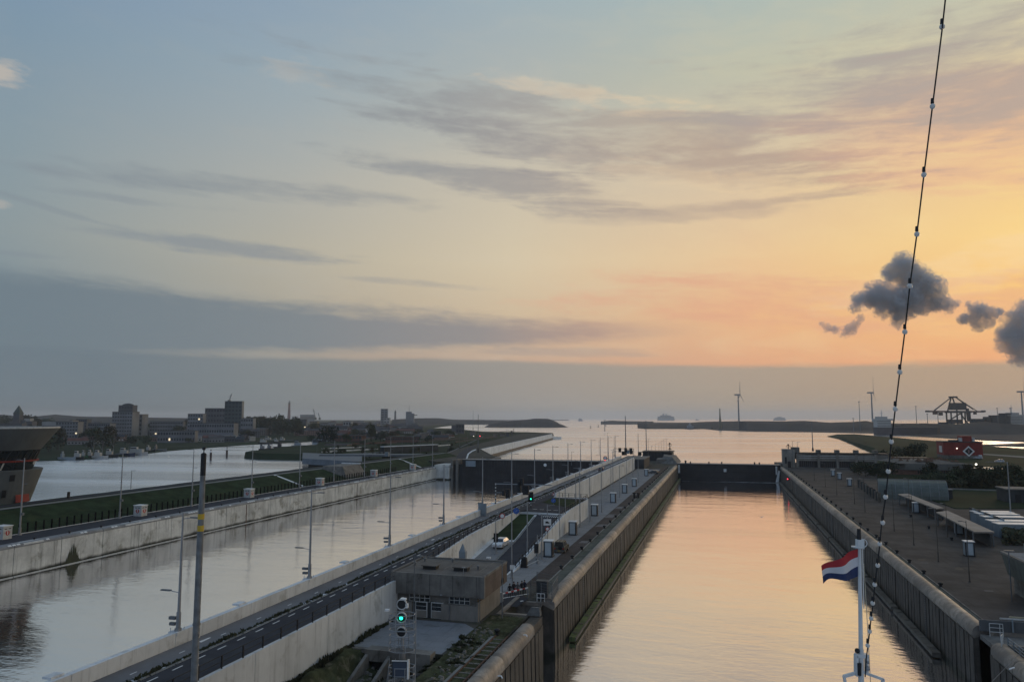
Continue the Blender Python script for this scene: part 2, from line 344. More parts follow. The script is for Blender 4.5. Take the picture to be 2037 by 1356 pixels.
# ================================================================== water
def water_mat():
    m = bpy.data.materials.new('lock_and_sea_water'); m.use_nodes = True; t = m.node_tree; t.nodes.clear()
    g = t.nodes.new('ShaderNodeNewGeometry'); P = N(t, g.outputs['Position'])
    sp = t.nodes.new('ShaderNodeSeparateXYZ'); t.links.new(P.k, sp.inputs[0]); x, y = N(t, sp.outputs[0]), N(t, sp.outputs[1])
    fine = noise(t, vec(t, x*.8, y*1.25, 0.), .85, 3, .55); mid = noise(t, vec(t, x*.5, y, 2.), .16, 4, .6, .3)
    sw = noise(t, vec(t, x*.35, y, 5.), .035, 4, .6, .4)
    patch = noise(t, vec(t, x*.22, y, 9.), .012, 5, .62, .6)       # wind lanes: rougher and smoother water
    calm = patch.step(.40, .62)
    inside = (x._m('ABSOLUTE')*0.+(x+139.).step(0, 3))*(30.-x).step(0, 3)*(383.-y).step(0, 4); rough_sea = 1-inside
    fine2 = noise(t, vec(t, x*.55, y*1.5, 1.), 1.9, 3, .6)
    h = fine*(calm*.5+.5)*.17+fine2*.05+mid*.50+sw*.9
    bp = t.nodes.new('ShaderNodeBump'); bp.inputs['Strength'].default_value = .30; bp.inputs['Distance'].default_value = .62
    bp.inputs['Strength'].default_value = .30; t.links.new((h*(1+rough_sea*(2.6-calm*1.8))).k, bp.inputs['Height'])
    gl = t.nodes.new('ShaderNodeBsdfGlossy'); gl.inputs['Color'].default_value = (.91,.92,.96,1)
    t.links.new((calm*.03+.05+rough_sea*(.23-calm*.14)).k, gl.inputs['Roughness']); t.links.new(bp.outputs[0], gl.inputs['Normal'])
    df = t.nodes.new('ShaderNodeBsdfDiffuse'); df.inputs['Color'].default_value = (.045,.05,.045,1)
    fr = t.nodes.new('ShaderNodeFresnel'); fr.inputs['IOR'].default_value = 1.5
    mx = t.nodes.new('ShaderNodeMixShader'); t.links.new((N(t, fr.outputs[0])*.15+.88-calm*.05).min(.97).k, mx.inputs[0])
    t.links.new(df.outputs[0], mx.inputs[1]); t.links.new(gl.outputs[0], mx.inputs[2])
    o = t.nodes.new('ShaderNodeOutputMaterial'); t.links.new(mx.outputs[0], o.inputs[0]); return m
WATER = water_mat()
struct('water', MB().sheet([(-20000,-400,0),(20000,-400,0),(20000,21000,0),(-20000,21000,0)]), WATER)

# ================================================================== ground masses
XL = lambda y: -132.3-(y-112)*.0214          # face of the left wall of the wide lock
def zr(y): return 10.9+.6*min(1, max(0, (y-60)/90.))
# middle pier body
mb = MB(); mb.prism([(-45.9,-20),(-38,-20),(-38,96),(-38,352),(-45.9,352)], -2, 6.9)
mb.prism([(-38,96),(-22.9,96),(-22.9,378),(-23.5,392),(-23.5,440),(-46,440),(-45.9,352),(-38,352)], -2, 7)
mb.prism([(-38,72),(-26.2,72),(-26.2,96),(-38,96)], -2, 7)
mb.prism([(-26.2,30),(-22.9,30),(-22.9,88.5),(-26.2,88.5)], -2, 6.96)
mb.prism([(-38,-20),(-26.2,-20),(-26.2,72),(-38,72)], -2, 5.2)
struct('pier_ground', mb, SOIL)
# quay surfaces on the middle pier
def flat(name, x0, x1, y0, y1, z, m): return struct(name, MB().sheet([(x0,y0,z),(x1,y0,z),(x1,y1,z),(x0,y1,z)]), m)
flat('quay_pavement', -38, -27.4, 97, 350, 7.012, PAVE)
struct('quay_brick_paving', MB().sheet([(-27.4,104,7.012),(-24.7,104,7.012),(-24.7,376,7.012),(-27.4,376,7.012)]), BRICK)
flat('quay_inner_strip', -24.5, -22.9, 97, 376, 7.014, MOSS)
struct('quay_rail_kerb', MB().box(-24.7,-24.5,104,372,6.9,7.10), PATHM)
struct('forecourt', MB().sheet([(-37.9,72.05,7.012),(-31.5,71.4+.7,7.012),(-27.6,72.05,7.012),(-27.3,81.5,7.012),(-29,83.2,7.012),(-37.9,83.2,7.012)]), FORE)
struct('access_road', MB().sheet([(-29.6,92.6,7.016),(-25.2,92.0,7.016),(-24.9,96.5,7.016),(-27.0,99.5,7.016),(-33.5,99.5,7.016),(-33.5,94,7.016)]), ASPH)
# rough bank of earth and rubble between the forecourt and the lock wall
def terrain(name, x0, x1, y0, y1, nx, ny, fz, m, kind='structure'):
    mb = MB(); vs = []
    for j in range(ny+1):
        for i in range(nx+1):
            x = x0+(x1-x0)*i/nx; y = y0+(y1-y0)*j/ny; vs.append((x, y, fz(x, y)))
    mb.add(vs, [(j*(nx+1)+i, j*(nx+1)+i+1, (j+1)*(nx+1)+i+1, (j+1)*(nx+1)+i) for j in range(ny) for i in range(nx)])
    return obj(name, mb, m, kind=kind, smooth=True)
def fbank(x, y):
    r = random.Random(int(x*7919+y*104729)); n = r.uniform(-.18, .18)
    b = 5.2+1.8*max(min(1, max(0, (x+30.0+(y-72)*.25)/3.5)), min(1, max(0, (-34.6-x-(72-y)*.08)/1.6)))
    return b+n*(1 if b < 7 else .35)+(.15*math.sin(x*2+y))
terrain('rubble_bank', -38, -26.3, 28, 71.9, 60, 150, fbank, GRASS2)
terrain('weedy_verge', -27.2, -23.0, 60, 87.5, 26, 120, lambda x, y: 7.0+random.Random(int(x*919+y*1729)).uniform(.0, .12), GRASS2)

# upper road on the wall between the locks
ys = [-20, 20, 60, 90, 120, 150, 178]
def xr(y): return -38.0 if y < 92 else (-38.0-(y-92)*.09 if y < 120 else -40.5)
mb = MB(); yy = [-20+6*i for i in range(29)]+[150]
for i in range(len(yy)-1):
    a, b = yy[i], yy[i+1]
    mb.hexa([(-45.8,a,6.8),(xr(a)-.35,a,6.8),(xr(b)-.35,b,6.8),(-45.8,b,6.8)], [(-45.8,a,zr(a)),(xr(a)-.35,a,zr(a)),(xr(b)-.35,b,zr(b)),(-45.8,b,zr(b))])
mb.hexa([(-45.8,150,6.8),(-31.55,150,6.8),(-31.55,178,6.8),(-45.8,178,6.8)], [(-45.8,150,11.5),(-31.55,150,11.0),(-31.55,178,11.2),(-45.8,178,11.5)])
mb.box(-45.8,-39.3,178,352,6.8,11.5)
struct('road_embankment', mb, CONC)
def ribbon(name, xa, xb, y0, y1, dz, m, n=124):
    fa = xa if callable(xa) else (lambda y: xa); fb = xb if callable(xb) else (lambda y: xb)
    Ys = [y0+(y1-y0)*i/n for i in range(n+1)]
    return struct(name, MB().strip([(fa(y), y, zr(y)+dz) for y in Ys], [(fb(y), y, zr(y)+dz) for y in Ys]), m)
ribbon('cycle_path', -45.8, -43.2, -20, 352, .012, CYCLE)
ribbon('road', -42.5, lambda y: xr(y)-.35 if y < 150 else -39.6, -20, 352, .016, ASPH)
ribbon('road_kerb', -42.7, -42.52, -20, 352, .08, PATHM)
mb = MB()
for i in range(48): y = 21+i*2.7; mb.sheet([(-41.86,y,zr(y)+.024),(-41.74,y,zr(y)+.024),(-41.74,y+1.15,zr(y+1.15)+.024),(-41.86,y+1.15,zr(y+1.15)+.024)])
for i in range(60): y = 151+i*2.9; mb.sheet([(-41.86,y,zr(y)+.04),(-41.74,y,zr(y)+.04),(-41.74,y+1.15,zr(y)+.04),(-41.86,y+1.15,zr(y)+.04)])
for i in range(60):
    y = 22+i*5.4; mb.sheet([(-44.3,y,zr(y)+.018),(-44.2,y,zr(y)+.018),(-44.2,y+.7,zr(y+.7)+.018),(-44.3,y+.7,zr(y+.7)+.018)])
for y in (57.5, 112): mb.sheet([(-44.9,y,zr(y)+.019),(-44.5,y,zr(y)+.019),(-44.6,y+1.4,zr(y)+.019),(-44.8,y+1.4,zr(y)+.019)])
struct('road_markings', mb, WHITE)
def grass_tufts(name, pts, h, n, m, label):
    mb = MB()
    for (a, b) in pts:
        for i in range(n):
            k = R.random(); x = a[0]+(b[0]-a[0])*k+R.gauss(0, .12); y = a[1]+(b[1]-a[1])*k; z = a[2]+(b[2]-a[2])*k
            for q in range(3):
                an = R.uniform(0, 3.14); w = R.uniform(.08, .25); hh = h*R.uniform(.3, 1)*(.5+.5*math.sin(y*.35)**2)
                mb.add([(x-w*math.cos(an), y-w*math.sin(an), z), (x+w*math.cos(an), y+w*math.sin(an), z), (x+R.gauss(0,.1), y+R.gauss(0,.1), z+hh)], [(0,1,2)])
    return tag(obj(name, mb, m, kind='stuff'), label, 'grass')
grass_tufts('grass_verge', [((-42.95,y,zr(y)),(-42.95,y+6,zr(y+6))) for y in range(20, 240, 6)], .42, 60, LEAF2, 'thin strip of weeds and grass growing between the cycle path and the road')
grass_tufts('wall_foot_weeds', [((-37.7,y,6.9),(-37.4,y+4,6.9)) for y in range(50, 82, 4)], .8, 90, LEAF2, 'weeds along the foot of the pale retaining wall')
grass_tufts('rubble_weeds', [((x,y,fbank(x,y)),(x+R.uniform(-2,2),y+R.uniform(-2,2),fbank(x,y))) for x, y in [(R.uniform(-34,-24.5), R.uniform(56,78)) for _ in range(130)]], .35, 26, LEAF2, 'patchy weeds and tufts on the rubble bank by the lock wall')
mb = MB()
for _ in range(900):
    x, y = R.uniform(-35,-24.5), R.uniform(56,82)
    if x < -27 and y > 71: continue
    z = fbank(x, y) if y < 72 and x < -26.3 else 7.05
    s = R.uniform(.06,.28); c = [(x+R.uniform(-s,s), y+R.uniform(-s,s)) for _ in range(4)]
    mb.hexa([(x-s,y-s*.6,z-.1),(x+s,y-s,z-.1),(x+s*.8,y+s,z-.1),(x-s*.9,y+s*.7,z-.1)], [(x-s*.6,y-s*.4,z+s*.5),(x+s*.5,y-s*.5,z+s*.6),(x+s*.5,y+s*.6,z+s*.4),(x-s*.5,y+s*.5,z+s*.5)])
tag(obj('rubble_stones', mb, CONCD, kind='stuff'), 'scattered grey rubble stones on the weedy bank below the forecourt', 'rubble')

# slip road rising to the junction
def zs(y): return 7.02+4.0*min(1, max(0, (y-112)/40.))
Ys = [99+i*3 for i in range(17)]+[151]
xl_ = lambda y: -35.6+.0*y if y < 130 else -35.6-(y-130)*.06
def ramp_sheet(name, fa, fb, dz, m, Y=Ys): return struct(name, MB().strip([(fa(y), y, zs(y)+dz) for y in Y], [(fb(y), y, zs(y)+dz) for y in Y]), m)
mb = MB()
for i in range(len(Ys)-1):
    a, b = Ys[i], Ys[i+1]
    mb.hexa([(-38,a,6.9),(-31.6,a,6.9),(-31.6,b,6.9),(-38,b,6.9)], [(-38,a,zs(a)),(-31.6,a,zs(a)),(-31.6,b,zs(b)),(-38,b,zs(b))])
    if a > 110: mb.hexa([(-40.5,a,6.9),(-38,a,6.9),(-38,b,6.9),(-40.5,b,6.9)], [(-40.5,a,zs(a)),(-38,a,zs(a)),(-38,b,zs(b)),(-40.5,b,zs(b))])
struct('slip_road_embankment', mb, CONC)
ramp_sheet('slip_road', xl_, lambda y: -31.9, .014, ASPH)
ramp_sheet('slip_road_pavement', lambda y: -38.2 if y < 112 else -39.5, lambda y: xl_(y)-.02, .012, PAVE, [99,105,111,117,123,129])
ramp_sheet('slip_road_grass', lambda y: -40.4, lambda y: xl_(y)-.5, .03, GRASS, [130,134,138,142,146,150])
ramp_sheet('slip_road_kerb', lambda y: xl_(y)-.3, lambda y: xl_(y)-.02, .07, PATHM, [112+3*i for i in range(13)])
struct('junction_surface', MB().sheet([(-41.5,150,11.52),(-31.9,151,11.06),(-31.4,177.5,11.24),(-41.5,177.5,11.53)]), ASPH)
struct('junction_grass', MB().sheet([(-39.3,165.5,11.51),(-31.6,160,11.2),(-31.5,174,11.27),(-39.3,175.5,11.55)]), GRASS)
mb = MB()
for i in range(9): x = -35.6+i*.42; mb.sheet([(x,148.2,zs(148.2)+.03),(x+.22,148.2,zs(148.2)+.03),(x+.11,149.6,zs(149.6)+.03)])
for i in range(4): mb.sheet([(-38.6+i*1.5,153.3,11.50-.04*i),(-37.7+i*1.5,153.5,11.47-.04*i),(-37.7+i*1.5,153.8,11.47-.04*i),(-38.6+i*1.5,153.6,11.50-.04*i)])
struct('junction_markings', mb, WHITE)

# left quay, dyke and everything beyond it
mb = MB(); yl = [60,112,200,300,378]
mb.prism([(XL(60)-.3,60),(-172,60),(-172,420),(-141,465),(XL(378)-.3,378)], -2, 5.98)
struct('left_quay_ground', mb, SOIL)
struct('left_quay_road', MB().strip([(XL(y)-2.2,y,6.01) for y in yl], [(-143.9-(y-112)*.0,y,6.01) for y in yl]), ASPH)
def fdyke(x, y):
    u = -x-144.6
    z = 6+max(0, min(3.6, u*.28))
    if u > 24: z = 9.6-(u-24)*.5
    return max(z, -1.5)+random.Random(int(x*31+y*977)).uniform(-.04,.04)
terrain('dyke_slope', -200, -144.4, 60, 420, 56, 70, fdyke, GRASS)
struct('dyke_path', MB().strip([(-158.4,y,9.70) for y in range(60,421,20)], [(-161.2,y,9.70) for y in range(60,421,20)]), PATHM)
struct('dyke_service_road', MB().strip([(-162.6,y,9.72) for y in range(60,421,20)], [(-166.2,y,9.72) for y in range(60,421,20)]), ASPH)
mb = MB()
for (px, py, px2, py2) in ((550,945,582,967),(790,913,815,929)):
    a = Vector((-158.2, G(px,py,9.6).y, 9.72)); b = Vector((-144.6, G(px2,py2,6).y, 6.12)); mb.bar(a, b, 1.2, .12)
struct('dyke_steps', mb, CONC)

def land(name, pts, z, m, zb=-1., base=True, foot=0.):
    """ground whose rim is given by photo pixels lying on the level z"""
    P = [G(q[0], q[1], q[2] if len(q) > 2 else z) for q in pts]; c = sum(P, Vector())/len(P)
    mb = MB(); B = [(p.x+(p.x-c.x)*.012+foot*(p-c).normalized().x, p.y+(p.y-c.y)*.006+foot*(p-c).normalized().y, zb) for p in P]
    mb.hexa(B, [tuple(p) for p in P]); return struct(name, mb, m)
land('town_land', [(-500,945),(0,914),(60,911),(160,908),(240,902),(320,893),(400,887),(470,882),(530,879),(600,876),(660,869),(740,860),(820,854),(880,847),(930,842),(960,838.5),(900,836.5),(700,835),(0,834.5),(-500,834.5)], 1.6, FIELD)
land('old_lock_peninsula', [(488,898.5),(520,901),(600,902),(640,903),(700,930),(900,925),(950,888),(1100,861),(1050,859),(960,858),(900,852),(835,850),(760,862),(690,868),(640,873),(630,884),(560,888),(540,893),(500,896)], 4.6, FIELD)
land('seaward_spit', [(820,848),(870,844),(940,839),(1000,838.2),(960,835.6),(830,835.0)], 3, DUNE)
land('far_breakwater', [(895,836.0),(1130,835.8),(1130,834.2),(895,834.3)], 2, ROCK)
# fort island
def mound(name, px0, px1, d, prof, m, dep, zb=-1, kind='structure', n=60):
    """a ridge seen from the side: prof = (px, top py) at the distance d, dep metres deep"""
    mb = MB(); L = []
    rr = random.Random(px0*7+px1)
    for i in range(n+1):
        px = px0+(px1-px0)*i/n
        for (a, ya), (b, yb) in zip(prof, prof[1:]):
            if a <= px <= b: py = ya+(yb-ya)*(px-a)/(b-a); break
        p = D(px, py, d); h = max(.5, p.z); e = min(1, i/3., (n-i)/3.)
        q0 = D(px, py, d-dep*.5*(.3+.7*e)); q1 = D(px, py, d+dep*.5*(.3+.7*e))
        L.append([(q0.x,q0.y,zb),(D(px,py,d-dep*.30*e).x,D(px,py,d-dep*.30*e).y,h*(.55+rr.uniform(-.08,.08))),(p.x,p.y,h+rr.uniform(-.25,.25)),(D(px,py,d+dep*.30*e).x,D(px,py,d+dep*.30*e).y,h*(.6+rr.uniform(-.08,.08))),(q1.x,q1.y,zb)])
    vs = [v for l in L for v in l]
    mb.add(vs, [(i*5+j,(i+1)*5+j,(i+1)*5+j+1,i*5+j+1) for i in range(n) for j in range(4)])
    return obj(name, mb, m, kind=kind, smooth=True)
mound('fort_island', 963, 1131, 2500, [(963,849),(975,843),(985,840.5),(1000,837.5),(1030,835.5),(1055,833.5),(1060,832.3),(1090,832.4),(1098,835),(1108,839),(1112,842),(1131,849.5)], DUNE, 260)
mound('town_dune_ridge', -200, 420, 3300, [(-200,828),(0,824),(60,829),(110,824),(160,828),(300,830),(420,832)], DUNE, 500)
mound('coast_ridge', 780, 1010, 3600, [(780,834),(830,831.5),(870,831),(900,834),(960,835),(1010,836.5)], DUNE, 300)
mound('breakwater_dune', 1268, 1560, 2300, [(1268,841),(1300,842),(1340,842),(1400,838.5),(1430,838),(1480,837),(1560,837.5)], DUNE, 500)
mound('pier_dune', 1195, 1300, 3600, [(1195,838),(1215,836),(1240,837),(1300,838)], DUNE, 200)
mound('harbour_dune', 1470, 1900, 1850, [(1470,838.5),(1540,838),(1600,836.5),(1650,840),(1700,838.5),(1722,836.5),(1745,841),(1800,842),(1900,842)], DUNE, 330, n=90)
mound('ore_terminal_ground', 1780, 2300, 1450, [(1780,846),(1830,843),(1900,843),(1960,838),(2000,842),(2060,846),(2300,846)], DUNE, 200, n=90)
land('harbour_shore', [(1215,839.6),(1290,845),(1380,850),(1430,855),(1500,857),(1600,858),(1750,861),(1850,868),(1960,874),(2037,877),(2300,880),(2300,848),(1700,843),(1350,840),(1215,838.4)], 1.2, ROCK)
land('dark_quay_strip', [(1952,884),(2000,882.5),(2037,880.5),(2200,878),(2200,887),(2037,886)], 1.2, ROCK)
# right quay and the land behind
mb = MB(); mb.prism([(27.2,97),(60,97),(60,425),(26.9,425)], -2, 7)
mb.prism([(60,60),(400,60),(400,420),(60,420)], -2, 6.98)
mb.prism([(27.2,20),(60,20),(60,90),(27.2,90)], -2, 6.4); mb.prism([(33.5,90),(60,90),(60,97),(33.5,97)], -2, 6.4)
struct('right_quay_ground', mb, BRICKR)
flat('right_quay_inner_strip', 27.2, 28.7, 99, 376, 7.014, MOSS)
struct('right_quay_rail_kerb', MB().box(28.8,28.95,99,376,6.9,7.09), CONCD)
tp = [(1646,867,1.0),(1665,863.5,4),(1700,863),(1760,868),(1820,873.5),(1880,878),(1945,885),(2037,892),(2300,905),(2300,1010),(1900,1010),(1800,975),(1745,950),(1745,925),(1740,890.5,5),(1700,879.5,3.5),(1670,871.5,1.5)]
land('harbour_spit', tp, 7.2, FIELD, foot=3.)
struct('spit_road', MB().sheet([tuple(G(1945,903,7.3)),tuple(G(1960,902,7.3)),tuple(G(2300,925,7.3)),tuple(G(2300,930,7.3))]), PATHM)
struct('right_meadow', MB().sheet([tuple(G(1875,975,7.05)),tuple(G(2100,972,7.05)),tuple(G(2100,1012,7.05)),tuple(G(1990,1006,7.05)),tuple(G(1880,1000,7.05))]), GRASS2)

# ================================================================== lock walls
def coping_profile(sg):
    # rounded nose towards the water (sg=+1: water lies on the +x side), 0 = face plane
    P = [(-1.6,6.55)]
    P += [(-1.6,7.02),(-1.35,7.28)]
    for i in range(7):
        a = math.pi/2*(1-i/6.); P.append((-.75+.80*math.cos(a), 6.50+.86*math.sin(a)))
    P += [(.05,6.2),(-.12,6.05),(-.12,5.9)]
    return [(x*sg, z) for x, z in P]
def lock_wall(name, label, xf, sg, y0, y1, ribs=True):
    w = thing(name, label, 'lock wall', (xf, y0, 0))
    L = y1-y0; core = MB().box(min(-sg*.15,-sg*1.7), max(-sg*.15,-sg*1.7), 0, L, -3, 5.92); core.box(min(-sg*.25,-sg*1.55), max(-sg*.25,-sg*1.55), .01, L-.01, 5.92, 6.9)
    obj('wall_core', core, OLDW, w)
    pf = coping_profile(sg); np_ = len(pf)
    def cseg(m): return MB().add([(x,yq,z) for yq in (.02,5.98) for x,z in pf], [(i,np_+i,np_+i+1,i+1) for i in range(np_-1)]).mesh('coping_block', m, True)
    seg, seg2 = cseg(COPE), cseg(COPE2)
    n = int(L//6)
    for i in range(n):
        o = obj('coping_block', seg if R.random() < .6 else seg2, None, w, loc=(R.uniform(-.015,.015), i*6, R.uniform(-.012,.012)))
    if ribs:
        rb = MB().hexa([(-sg*.16,.1,-3),(sg*.12,.1,-3),(sg*.12,1.45,-3),(-sg*.16,1.45,-3)], [(-sg*.16,.1,5.9),(-sg*.02,.1,5.9),(-sg*.02,1.45,5.9),(-sg*.16,1.45,5.9)]).mesh('face_panel', OLDW)
        m = int(L/1.7)
        for i in range(min(m, 180)):
            obj('face_panel', rb, None, w, loc=(R.uniform(-.05,.05), i*1.7, 0))
        lad = MB()
        for k in (0, .5): lad.tube((sg*.16,k,0),(sg*.10,k,6),.03,n=4)
        for k in range(20): lad.tube((sg*.15,0,.3*k),(sg*.15,.5,.3*k),.02,n=4)
        lm = lad.mesh('ladder', GALVD)
        for k in range(int(L//45)): obj('ladder', lm, None, w, loc=(0, 20+45*k, 0))
    ec = MB().extr([(x,z) for x,z in pf], -.06, .0) 
    obj('coping_end', ec, COPE, w); obj('coping_end', MB().extr([(x,z) for x,z in pf], n*6-.01, n*6+.05), COPE, w)
    return w
wl = lock_wall('lock_wall', 'old brown lock wall with rounded coping on the left side of the orange water', -21.3, 1, 96, 378)
wr = lock_wall('lock_wall', 'old brown lock wall with rounded coping on the right side of the orange water', 26.6, -1, 97, 379)
wl2 = lock_wall('lock_wall', 'short near end of the old lock wall beside the rails and the rubble bank', -21.0, 1, 30, 89)
wr2 = lock_wall('lock_wall', 'short near end of the old lock wall at the lower right corner', 26.3, -1, 30, 91)
for w, sg, L in ((wl, 1, 282), (wr, -1, 282)):
    fl = MB().box(min(0,sg*.85), max(0,sg*.85), 0, 22.4, .15, .75); fl.box(min(sg*.86,sg*1.0), max(sg*.86,sg*1.0), 0, 22.4, .25, .7, 1)
    for k in range(5): fl.box(min(sg*.1,sg*.75), max(sg*.1,sg*.75), 2+4.6*k, 2.5+4.6*k, .76, .82, 1)
    fm = fl.mesh('fender_beam', [ALGAE if sg > 0 else TIMBER, TIMBER])
    for k in range(12 if sg > 0 else 11): obj('fender_beam', fm, None, w, loc=(sg*.45, 7+23.2*k if sg > 0 else 12+24*k, 0), label='mossy floating fender beam lying along the waterline' if sg > 0 else None)
nb = MB().box(-20.6,-19.7,70,84,.15,.7).mesh('fender_beam', ALGAE); 
o = obj('fender_beam', nb, None); tag(o, 'green algae covered fender beam floating beside the near lock wall', 'fender')
# gate recess faces at both near ends
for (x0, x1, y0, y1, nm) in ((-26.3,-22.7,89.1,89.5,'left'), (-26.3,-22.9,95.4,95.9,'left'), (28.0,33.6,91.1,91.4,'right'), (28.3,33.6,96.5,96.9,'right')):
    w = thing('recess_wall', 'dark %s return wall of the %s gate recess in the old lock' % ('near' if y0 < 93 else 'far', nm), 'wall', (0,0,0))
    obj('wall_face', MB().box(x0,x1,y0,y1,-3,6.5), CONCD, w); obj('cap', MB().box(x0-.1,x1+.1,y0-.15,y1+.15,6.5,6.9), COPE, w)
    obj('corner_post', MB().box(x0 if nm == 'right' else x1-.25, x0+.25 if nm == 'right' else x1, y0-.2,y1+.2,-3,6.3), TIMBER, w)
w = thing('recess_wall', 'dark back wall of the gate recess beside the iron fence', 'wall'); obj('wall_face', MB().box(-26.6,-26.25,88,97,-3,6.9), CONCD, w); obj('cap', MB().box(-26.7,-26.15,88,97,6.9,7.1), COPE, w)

# ---- left wall of the wide lock
w = thing('quay_wall', 'long pale concrete quay wall on the far side of the left lock', 'quay wall')
obj('wall_core', MB().add([(XL(60)-.5,60,-3),(XL(60)-2,60,-3),(XL(378)-2,378,-3),(XL(378)-.5,378,-3),(XL(60)-.5,60,5.7),(XL(60)-2,60,5.7),(XL(378)-2,378,5.7),(XL(378)-.5,378,5.7)], [(0,1,2,3),(4,5,6,7),(0,3,7,4),(1,2,6,5),(0,1,5,4),(3,2,6,7)]), CONCD, w)
for i in range(29):
    a, b = 60+i*11+.07, 60+(i+1)*11-.07
    if b > 378.5: break
    obj('wall_panel', MB().hexa([(XL(a),a,-3),(XL(b),b,-3),(XL(b)-.6,b,-3),(XL(a)-.6,a,-3)], [(XL(a),a,5.45),(XL(b),b,5.45),(XL(b)-.6,b,5.45),(XL(a)-.6,a,5.45)]), CONCW, w)
    c = MB(); pr = [(0.06,5.48),(.06,5.75),(-.1,5.98),(-.4,6.12),(-1.0,6.16),(-2.3,6.12),(-2.3,5.48)]
    c.hexa([(XL(a)+x,a,z) for x, z in pr], [(XL(b)+x,b,z) for x, z in pr]); obj('coping_block', c, GALVD if 0 else mat('quay_coping', (.20,.205,.21), .6, .2, .4, .1, dirt=((.34,.34,.33), .5, .56, .5)), w)
    obj('waterline_ledge', MB().hexa([(XL(a)+.22,a,-.3),(XL(b)+.22,b,-.3),(XL(b),b,-.3),(XL(a),a,-.3)], [(XL(a)+.22,a,.14),(XL(b)+.22,b,.14),(XL(b),b,.14),(XL(a),a,.14)]), DIRTYW, w)
for y, ww in ((103,.5),(262,.5),(190.5,.35)): obj('recessed_ladder_slot', MB().box(XL(y)-.02,XL(y)+.04,y-ww/2,y+ww/2,-1,5.4), RUST if y < 200 else BLACK, w)
al = MB()
for i in range(46):
    y = 129+R.gauss(0,1.1); h = max(.4, 5.2-abs(y-129)*2.2-R.uniform(0,1.4)); al.add([(XL(y)+.05,y-.25,.1),(XL(y)+.05,y+.25,.1),(XL(y)+.06,y+R.uniform(-.1,.1),h)], [(0,1,2)])
obj('algae_streaks', al, mat('dark_algae', (.025,.032,.014), .7, .3, 1.), w, kind='stuff')
bol = MB().lathe([(.16,0),(.15,.25),(.26,.32),(.26,.42),(.1,.5)], 8); bol.tube((-.3,0,.3),(.3,0,.3),.08,n=6)
bm_ = bol.mesh('mooring_bollard', BLACK)
i = 0; y = 103.5
while y < 372:
    o = obj('mooring_bollard', bm_, None, loc=(XL(y)-1.5, y, 6.15)); tag(o, '%s black mooring bollard on the coping of the far left quay wall' % ORD[i], 'bollard', 'bollards on the left quay'); i += 1
    mk = MB()
    for k in range(R.choice((1,2,3,4))):
        yy0 = y+1.6+k*.95; mk.add([(XL(yy0)-.32,yy0,6.115),(XL(yy0)+.02,yy0,5.90),(XL(yy0)+.02,yy0+.75,5.90),(XL(yy0)-.32,yy0+.75,6.115),(XL(yy0)-.30,yy0,6.15),(XL(yy0)+.09,yy0,5.93),(XL(yy0)+.09,yy0+.6,5.93),(XL(yy0)-.30,yy0+.6,6.15)], [(4,5,6,7),(1,5,6,2),(0,1,5,4),(3,2,6,7)])
    obj('painted_mark', mk, WHITE, w); y += 8.6
for y0, y1 in ((117,121.5),(143.5,155)): obj('painted_mark', MB().add([(XL(y0)-1.5,y0,6.19),(XL(y0)+.0,y0,6.05),(XL(y1)+.0,y1,6.05),(XL(y1)-1.5,y1,6.19),(XL(y0)+.1,y0,5.75),(XL(y1)+.1,y1,5.75)], [(0,1,2,3),(1,4,5,2)]), DIRTYW, w)

# ---- right-hand parapet wall of the wide lock, along the cycle path
w = thing('parapet_wall', 'long pale concrete parapet between the left lock and the cycle path', 'wall')
obj('wall_face', MB().box(-46.35,-45.9,-20,352,-3,10.9), CONCW, w)
for i in range(32):
    a, b = 13+i*10.7+.03, 13+(i+1)*10.7-.03; za, zb = zr(a)+1.15, zr(b)+1.15
    obj('parapet_panel', MB().hexa([(-46.3,a,10.85),(-45.85,a,10.85),(-45.85,b,10.85),(-46.3,b,10.85)], [(-46.38,a,za),(-45.8,a,za),(-45.8,b,zb),(-46.38,b,zb)]), CONC, w)
for k in range(16):
    y = 13+10.7*(2*k+1); 
    if 20 < y < 345: obj('sight_plate', MB().box(-47.0,-46.2,y-1.4,y-.3,zr(y)+1.16,zr(y)+1.32), CONC, w)
# retaining wall on the right of the upper road
w = thing('retaining_wall', 'smooth pale retaining wall under the railing of the upper road', 'wall')
a = 20.
while a < 149:
    b = min(a+12, 150); 
    obj('wall_panel', MB().hexa([(xr(a)-.4,a+.03,4.8),(xr(a),a+.03,4.8),(xr(b),b-.03,4.8),(xr(b)-.4,b-.03,4.8)], [(xr(a)-.4,a+.03,zr(a)+.10),(xr(a),a+.03,zr(a)+.10),(xr(b),b-.03,zr(b)+.10),(xr(b)-.4,b-.03,zr(b)+.10)]), CONC, w)
    a = b
w = thing('parapet_wall', 'solid pale parapet of the upper road beyond the junction', 'wall')
for i in range(15):
    a, b = 178.3+i*11.2, 178.3+(i+1)*11.2-.06; obj('wall_panel', MB().box(-39.35,-38.95,a,b,6.9,12.45), CONC, w)
w = thing('retaining_wall', 'pale retaining wall with railing along the slip road to the quay', 'wall')
a = 112.
while a < 177:
    b = min(a+9, 178.2); za = (zs(a) if a < 152 else 11.1)+.08; zb = (zs(b) if b < 152 else 11.1)+.08
    obj('wall_panel', MB().hexa([(-31.6,a+.03,6.9),(-31.2,a+.03,6.9),(-31.2,b-.03,6.9),(-31.6,b-.03,6.9)], [(-31.6,a+.03,za),(-31.2,a+.03,za),(-31.2,b-.03,zb),(-31.6,b-.03,zb)]), CONC, w); a = b
obj('end_wall', MB().box(-39.0,-31.2,178.2,178.6,6.9,11.4), CONC, w)

